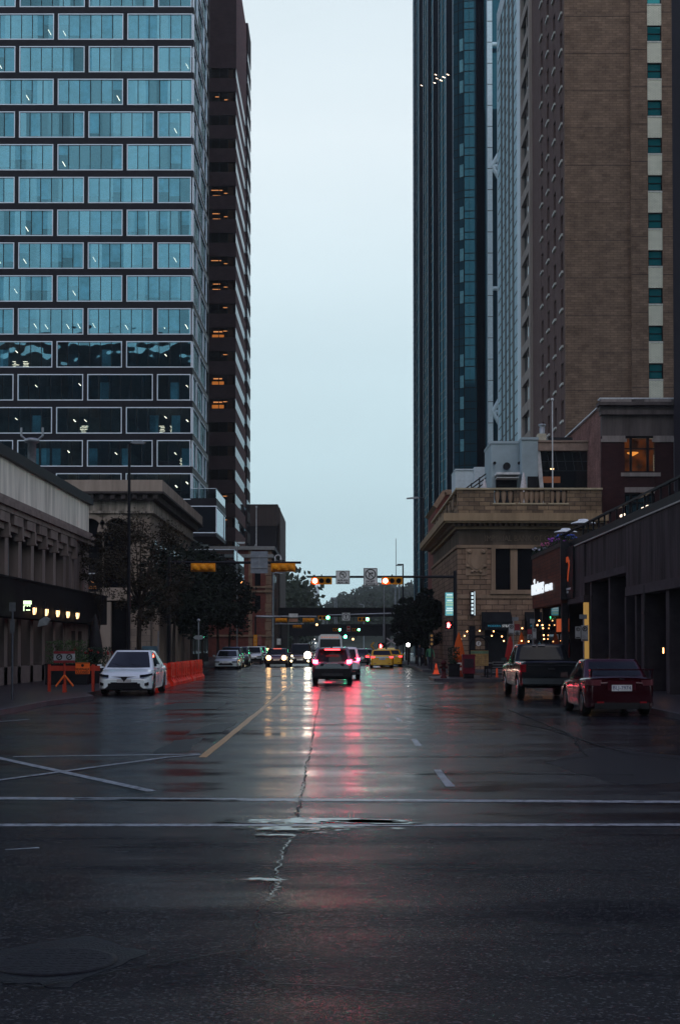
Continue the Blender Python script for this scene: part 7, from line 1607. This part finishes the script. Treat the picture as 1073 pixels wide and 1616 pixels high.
# misc far lights left of SUV (signal heads by red building)
t = thing('vertical_signal', 'vertical yellow signal with red lamps before the red brick building', 'traffic signal', (XY(403, 150), 150, KH)); zz = ZY(1011, 150)-KH; a = MB(); a.tube((0, .1, 0), (0, .1, ZY(975, 150)), .09); a.build('pole', BLACK, t)
a = MB(); a.box(-.2, .2, -.1, .1, zz-.6, zz+.6); a.build('housing', YELLOWP, t); a = MB(); a.box(.25, .65, -.05, 0, zz-.5, zz+.45); a.build('sign_plate', mat('dim_sign2', (.25, .1, .1), .6), t)
for k in (-1, 0, 1): a = MB(); a.lathe([(.12, -.13), (.13, -.1)], (0, 0, zz+k*.36), 12, 0, 'y'); a.build('lamp', mat('dull_amber_lens', (.7, .35, .1), .5), t)
signboard('small_sign', 'small chequered white sign left of the oncoming van', XY(440, 165), 165, ZY(1013, 165), .5, .75)
for px, py, Y, m_, lb in ((422.5, 1025, 150, WARM, 'warm far lamp over the dark oncoming car'), (480, 967, 250, WARM, 'warm light between the two bridges at the left'), (490, 967, 250, WARM, 'warm light between the two bridges at the right'), (500, 986, 260, WARM, 'warm lamp below the first overpass'), (557, 1009, 262, WARM, 'warm lamp right of the far green signals'), (380, 919, 140, emit('orange_point', (1, .4, .12), 8), 'orange lamp glowing in front of the canopy box')):
    t = thing('far_lamp', lb, 'lamp', (XY(px, Y), Y, ZY(py, Y))); a = MB(); a.ball((0, 0, 0), .22 if Y > 200 else .13, 8); a.build('lamp_glass', m_, t); a = MB(); a.tube((0, .25, -.4), (0, .25, .4), .06); a.tube((0, .25, .3), (0, 0, .2), .05); a.build('bracket', BLACK, t)
# roof terrace flowers
for px, m_, sd_ in ((853, LEAFD, 11), (866, LEAFD, 12), (880, LEAFD, 13), (893, LEAFD, 14)):
    Y = YX(px, NX+.3); t = planter('terrace_planter', 'terrace planter box with %s flowers above the wood cladding' % {853: 'white', 866: 'pink', 880: 'purple', 893: 'blue'}[px], NX+.35, Y, .5, .2, 420, .5, m_, sd_, 'flower boxes on the restaurant roof edge', mat('flower_%d' % px, {853: (.5, .5, .6), 866: (.4, .1, .2), 880: (.35, .08, .45), 893: (.08, .12, .5)}[px], .6)); t.location.z = ztn+.25
# ================================================================== PEOPLE
def person(label, x, y, z, rz, hgt, coat, trousers, stride=.25, hair=(.03, .02, .015)):
    s_ = hgt/1.75; T = thing('person', label, 'person', (x, y, z), rz)
    V = {}; J = []; E = []; Rd = []
    def v(n, p, r): V[n] = len(J); J.append(Vector(p)*s_); Rd.append(r*s_)
    def e(a, b): E.append((V[a], V[b]))
    v('pel', (0, 0, .95), .145); v('waist', (0, .01, 1.1), .13); v('chest', (0, .0, 1.3), .155); v('neck0', (0, 0, 1.45), .085); v('neck', (0, .0, 1.52), .055); v('chin', (0, .025, 1.58), .075); v('head', (0, .01, 1.66), .095); v('crown', (0, 0, 1.73), .06)
    for a, b in (('pel', 'waist'), ('waist', 'chest'), ('chest', 'neck0'), ('neck0', 'neck'), ('neck', 'chin'), ('chin', 'head'), ('head', 'crown')): e(a, b)
    for k, n in ((-1, 'L'), (1, 'R')):
        d = k*stride
        v('hip'+n, (k*.10, 0, .9), .10); v('kn'+n, (k*.11, d*.5+.03, .5), .062); v('an'+n, (k*.11, d-.02, .09), .042); v('toe'+n, (k*.12, d+.15, .04), .038)
        e('pel', 'hip'+n); e('hip'+n, 'kn'+n); e('kn'+n, 'an'+n); e('an'+n, 'toe'+n)
        v('sh'+n, (k*.19, 0, 1.42), .068); v('el'+n, (k*.25, -d*.4-.02, 1.14), .045); v('wr'+n, (k*.25, -d*.8+.06, .90), .03); v('pa'+n, (k*.25, -d*.8+.08, .83), .036)
        e('chest', 'sh'+n); e('sh'+n, 'el'+n); e('el'+n, 'wr'+n); e('wr'+n, 'pa'+n)
        for i, (ox, ln) in enumerate(((-.03, .07), (-.01, .085), (.01, .08), (.03, .065))):
            v('f%d%s' % (i, n), (k*.25-.0, -d*.8+.08+ox, .83-.045), .009); v('g%d%s' % (i, n), (k*(.25-.01), -d*.8+.085+ox, .83-.045-ln), .008); e('pa'+n, 'f%d%s' % (i, n)); e('f%d%s' % (i, n), 'g%d%s' % (i, n))
        v('t'+n, (k*.235, -d*.8+.13, .80), .010); v('u'+n, (k*.225, -d*.8+.15, .765), .009); e('pa'+n, 't'+n); e('t'+n, 'u'+n)
    me = bpy.data.meshes.new('body'); me.from_pydata(J, E, []); o = bpy.data.objects.new('body_src', me); COL.objects.link(o)
    md = o.modifiers.new('s', 'SKIN'); 
    for i, sv in enumerate(me.skin_vertices[0].data): sv.radius = (Rd[i], Rd[i]); sv.use_root = (i == 0)
    o.modifiers.new('u', 'SUBSURF').levels = 1
    bpy.context.view_layer.update(); m2 = bpy.data.meshes.new_from_object(o.evaluated_get(bpy.context.evaluated_depsgraph_get())); bpy.data.objects.remove(o)
    m2.materials.clear()
    for m_ in (coat, trousers, mat('skin', (.35, .2, .14), .6), mat('hair', hair, .7), mat('shoe', (.02, .02, .02), .6)): m2.materials.append(m_)
    for p in m2.polygons:
        z = p.center.z/s_; y_ = p.center.y/s_; ax = abs(p.center.x)/s_; p.use_smooth = True
        p.material_index = 4 if z < .1 else (2 if (z < .87 and ax > .2) else (1 if z < .93 and ax < .2 else (0 if z < 1.5 else (3 if (z > 1.68 or (y_ < .0 and z > 1.55)) else 2))))
    bo = bpy.data.objects.new('body', m2); COL.objects.link(bo); bo.parent = T
    a = MB(); 
    for k in (-1, 1): a.ball((k*.035*s_, .098*s_, 1.655*s_), .012*s_, 6); 
    a.prism([(-.012*s_, 1.60*s_), (.012*s_, 1.60*s_), (0, 1.65*s_)], .09*s_, .125*s_, 0, 'y'); a.box(-.025*s_, .025*s_, .095*s_, .102*s_, 1.575*s_, 1.582*s_); a.build('face', mat('dark_face_detail', (.12, .05, .04), .6), T)
    return T
person('person in a green jacket walking on the far right pavement', XY(678.5, 98), 98, KH, R(190), 1.72, mat('green_jacket', (.05, .16, .09), .7), mat('dark_trousers', (.02, .02, .03), .8))
person('person in dark clothes on the right pavement under the trees', XY(662, 112), 112, KH, R(170), 1.75, mat('dark_coat', (.025, .025, .035), .8), MATS['dark_trousers'], .2)
person('person in a pale coat standing farther on the right pavement', XY(668, 124), 124, KH, R(180), 1.7, mat('pale_coat', (.16, .17, .20), .8), MATS['dark_trousers'], .1)
# ================================================================== TREES
def tree(name, label, x, y, h, r, crown_z, nl, leafm, seed, group=None, ls=(.07, .16), rz_=1.25, clumps=46, trunk_r=.13, z=KH, gap=.0):
    rr2 = random.Random(seed); T = thing(name, label, 'tree', (x, y, z), group=group); bark = mat('dark_bark', (.035, .028, .025), .9, var=.4, scale=8, bump=.4)
    t_ = MB(); ct = h*.42; pts = [Vector((0, 0, 0)), Vector((rr2.uniform(-.1, .1), 0, ct*.5)), Vector((rr2.uniform(-.2, .2), rr2.uniform(-.2, .2), ct))]
    t_.tube(pts[0], pts[1], trunk_r, trunk_r*.8, 9); t_.tube(pts[1], pts[2], trunk_r*.8, trunk_r*.65, 9)
    cl = []; hz2 = (h-crown_z)/2; cz = crown_z+hz2
    for i in range(clumps):
        while True:
            p = Vector((rr2.uniform(-1, 1), rr2.uniform(-1, 1), rr2.uniform(-1, 1)))
            if .2 < p.length < 1.12: break
        w_ = 1-.35*max(0, p.z); c = Vector((p.x*r*w_, p.y*r*w_, cz+p.z*hz2)); cl.append((c, rr2.uniform(.14, .40)*r*.72))
        if i % 2 == 0:
            mid = pts[2].lerp(c, .5)+Vector((0, 0, .25)); t_.tube(pts[2]*(.6+.4*rr2.random()) if False else pts[2], mid, trunk_r*.36, trunk_r*.2, 5); t_.tube(mid, c, trunk_r*.2, .012, 5)
    t_.build('trunk', bark, T)
    L_ = MB(); k = 0
    per = nl//clumps
    for c, cr_ in cl:
        for _ in range(per):
            d = Vector((rr2.gauss(0, 1), rr2.gauss(0, 1), rr2.gauss(0, .8))); d = d.normalized()*cr_*(rr2.random()**.45)*1.35 if d.length else d
            p = c+d; s_ = rr2.uniform(*ls); v1 = Vector((rr2.gauss(0, 1), rr2.gauss(0, 1), rr2.gauss(0, .6))).normalized(); v2 = v1.cross(Vector((rr2.gauss(0, 1), rr2.gauss(0, 1), rr2.gauss(0, 1)))).normalized()
            L_.v += [tuple(p-v1*s_), tuple(p+v2*s_*.55), tuple(p+v1*s_), tuple(p-v2*s_*.55)]; L_.f.append((k, k+1, k+2, k+3)); k += 4
    L_.m = [0]*len(L_.f); L_.sm = [False]*len(L_.f); L_.build('crown', leafm, T); return T
LF1 = mat('brown_green_leaves', (.036, .029, .02), .6, var=.55, scale=.9); LF2 = mat('dark_leaves', (.012, .017, .012), .65, var=.5, scale=.8); LF3 = mat('reddish_leaves', (.06, .03, .025), .6, var=.5, scale=.8)
tx_ = XY(221, 76)
T = tree('street_tree', 'brownish green street tree with thin trunk in front of the arched stone building', tx_+.1, 75.2, ZY(812, 76), 2.55, ZY(985, 76), 8600, LF1, 3, ls=(.04, .10), clumps=54, trunk_r=.16)
tree('street_tree', 'thin branch crown reaching left in front of the stone bank corner', XY(152, 77), 77.5, ZY(845, 77), 1.1, ZY(925, 77), 1500, LF1, 8, ls=(.05, .11), clumps=26, trunk_r=.07)
TA = tree('street_tree', 'dark dense tree just behind the brownish tree', -10.9, 92, 8.6, 2.5, 2.6, 5600, LF2, 12, 'dark trees on the left pavement', ls=(.10, .2), clumps=60)
lab = ['dark tree above the silver parked sedan, second of the row', 'dark tree in the middle of the left row', 'dark tree beside the brown tower base', 'last dark tree of the left row near the red brick building']
for (x, y, rz, s_), lb in zip(((-10.9, 103, 1.1, 1.0), (-11.2, 114, 2.4, 1.08), (-11.0, 126, 3.6, 1.1), (-11.0, 139, 5.0, 1.1)), lab):
    o = dup(TA, (x, y, KH), rz, lb); o.scale = (s_, s_, s_)
TB = tree('street_tree', 'dark dense tree nearest at the right pavement beside the bank', XY(672, 116), 116, 6.2, 1.35, 1.7, 6000, LF2, 21, 'dark trees on the right pavement', ls=(.09, .18), clumps=56)
for (x, y, rz, s_), lb in zip(((XY(657, 128), 128, 1.5, 1.0), (XY(645, 142), 142, 3.1, 1.02), (XY(641, 158), 158, 4.4, 1.1)), ('second dark tree along the right pavement', 'third dark tree along the right pavement', 'farthest dark tree of the right pavement row')):
    o = dup(TB, (x, y, KH), rz, lb); o.scale = (s_, s_, s_)
o = dup(TB, (8.6, 136, KH), 2.2, 'larger dark tree behind the right pavement row'); o.scale = (1.05, 1.05, 1.1)
# ---- far wooded hillside (one mass) --------------------------------------------
def wood(name, label, xr, yr, n, hts, seed, leafm, spruce=.25, per=95, avoid=True):
    rr2 = random.Random(seed); L_ = MB(); k = 0
    for _ in range(n):
        y = rr2.uniform(*yr); x = rr2.uniform(*xr)*y/800
        if avoid and abs(x+y*.0225) < 9+y*.002: continue
        h = rr2.uniform(*hts); z0_ = hz(x, y); sp_ = rr2.random() < spruce; r_ = h*(.17 if sp_ else .34)
        for _ in range(per):
            u = rr2.random()
            if sp_: w_ = r_*(1-u)*1.1+.2; zz = h*(.08+.92*u)
            else: w_ = r_*math.sqrt(max(.05, 1-(2*u-1)**2)); zz = h*(.18+.80*u)
            th = rr2.uniform(0, 6.28); q = w_*rr2.random()**.4; p = Vector((x+q*math.cos(th), y+q*math.sin(th), z0_+zz)); s_ = rr2.uniform(.5, 1.15)*(.7 if sp_ else 1)
            v1 = Vector((rr2.gauss(0, 1), rr2.gauss(0, .6), rr2.gauss(0, 1))).normalized(); v2 = v1.cross(Vector((rr2.gauss(0, 1), 1, rr2.gauss(0, 1)))).normalized()
            L_.v += [tuple(p-v1*s_), tuple(p+v2*s_*.7), tuple(p+v1*s_), tuple(p-v2*s_*.7)]; L_.f.append((k, k+1, k+2, k+3)); k += 4
    L_.m = [0]*len(L_.f); L_.sm = [False]*len(L_.f); o = L_.build(name, leafm); tag(o, label, 'wood', kind='stuff')
wood('hillside_wood', 'hazy wooded hillside rising behind the overpass', (-60, 110), (560, 1150), 900, (8, 15), 5, mat('far_leaves', (.035, .045, .03), .8, var=.6, scale=.03))
wood('left_far_wood', 'hazy trees sloping down behind the dark block at the left', (-60, -20), (380, 560), 230, (11, 24), 6, mat('far_leaves_b', (.035, .045, .03), .8, var=.6, scale=.03), avoid=False)
t = thing('hill_building', 'pale hazy building standing at the top of the far hill road', 'building', (XY(493, 1150), 1150, hz(XY(493, 1150), 1150)-3)); zb_ = t.location.z
a = MB(); hw_ = 10*1150/F; a.box(-hw_, hw_, 0, 20, 0, ZY(924, 1150)-zb_); a.box(-hw_*.8, hw_*.8, -1, 0, 2, ZY(926, 1150)-zb_); a.build('wall', mat('pale_far_wall', (.7, .78, .82), .6), t)
a = MB()
for i in range(4): a.box(-hw_+1, hw_-1, -1.3, -1.0, 3+i*4.5, 5+i*4.5)
a.build('window_band', DARKGL, t)
for i in range(7):
    y = 470+i*95; s_ = 1 if i % 2 else -1; x = -y*.0225+s_*7; t = thing('hill_lamp', 'thin grey lamp post on the far hill road, number %s from the bridge' % ['first', 'second', 'third', 'fourth', 'fifth', 'sixth', 'seventh'][i], 'street lamp', (x, y, hz(x, y))); a = MB(); a.tube((0, 0, 0), (0, 0, 11), .16, .1, 6); a.tube((0, 0, 11), (-s_*2, 0, 11.3), .1, n=5); a.build('pole', GREYMETAL, t); a = MB(); a.box(-s_*2.8, -s_*1.9, -.2, .2, 11.15, 11.4); a.build('lamp_head', GREYMETAL, t)
for i, (px, Y) in enumerate(((528, 420), (531, 430), (574, 380), (484, 420))):
    t = thing('thin_lamp_post', 'thin pale lamp post behind the overpass, ' + ['left of the no left turn sign', 'in a close pair under the mast arm', 'below the no right turn sign', 'by the far hill road'][i], 'street lamp', (XY(px, Y), Y, 0)); zz = ZY(945 if i != 2 else 955, Y); a = MB(); a.tube((0, 0, 0), (0, 0, zz), .16, .1, 6); a.tube((0, 0, zz), (-1.2, 0, zz+.3), .09, n=5); a.build('pole', GREYMETAL, t)
# cars on the far hill road
for i, y in enumerate((520, 600, 700)):
    t = thing('far_hill_car', 'tiny pale car %s on the far hill road' % ['lowest', 'midway', 'highest'][i], 'car', (-y*.0225+1.5, y, hz(-y*.0225+1.5, y)+.6)); a = MB(); a.prism([(-.9, .3), (.9, .3), (.9, .9), (.7, 1.5), (-.7, 1.5), (-.9, .9)], -2.2, 2.2, 0, 'y'); a.build('body', MATS['car_paint_silver'], t)
    a = MB(); a.box(-.8, -.5, -2.25, -2.2, .6, .8); a.box(.5, .8, -2.25, -2.2, .6, .8); a.build('headlight', emit('far_headlamp', (1, .95, .85), 6), t)
# ================================================================== HAZE
hzb = MB(); hzb.box(-760, 760, -120, 1710, -1.1, 150); o = hzb.build('haze', None) if False else None
me = hzb.mesh('haze', []) if False else None
m_, N_, L_ = newmat('haze_air'); N_.clear(); oo = N_.new('ShaderNodeOutputMaterial'); pv = N_.new('ShaderNodeVolumePrincipled'); pv.inputs['Color'].default_value = (.9, .96, 1, 1); pv.inputs['Density'].default_value = .00016; L_.new(pv.outputs[0], oo.inputs['Volume'])
o = hzb.build('haze', m_); tag(o, 'thin blue grey rain haze filling the street', 'haze', kind='stuff')
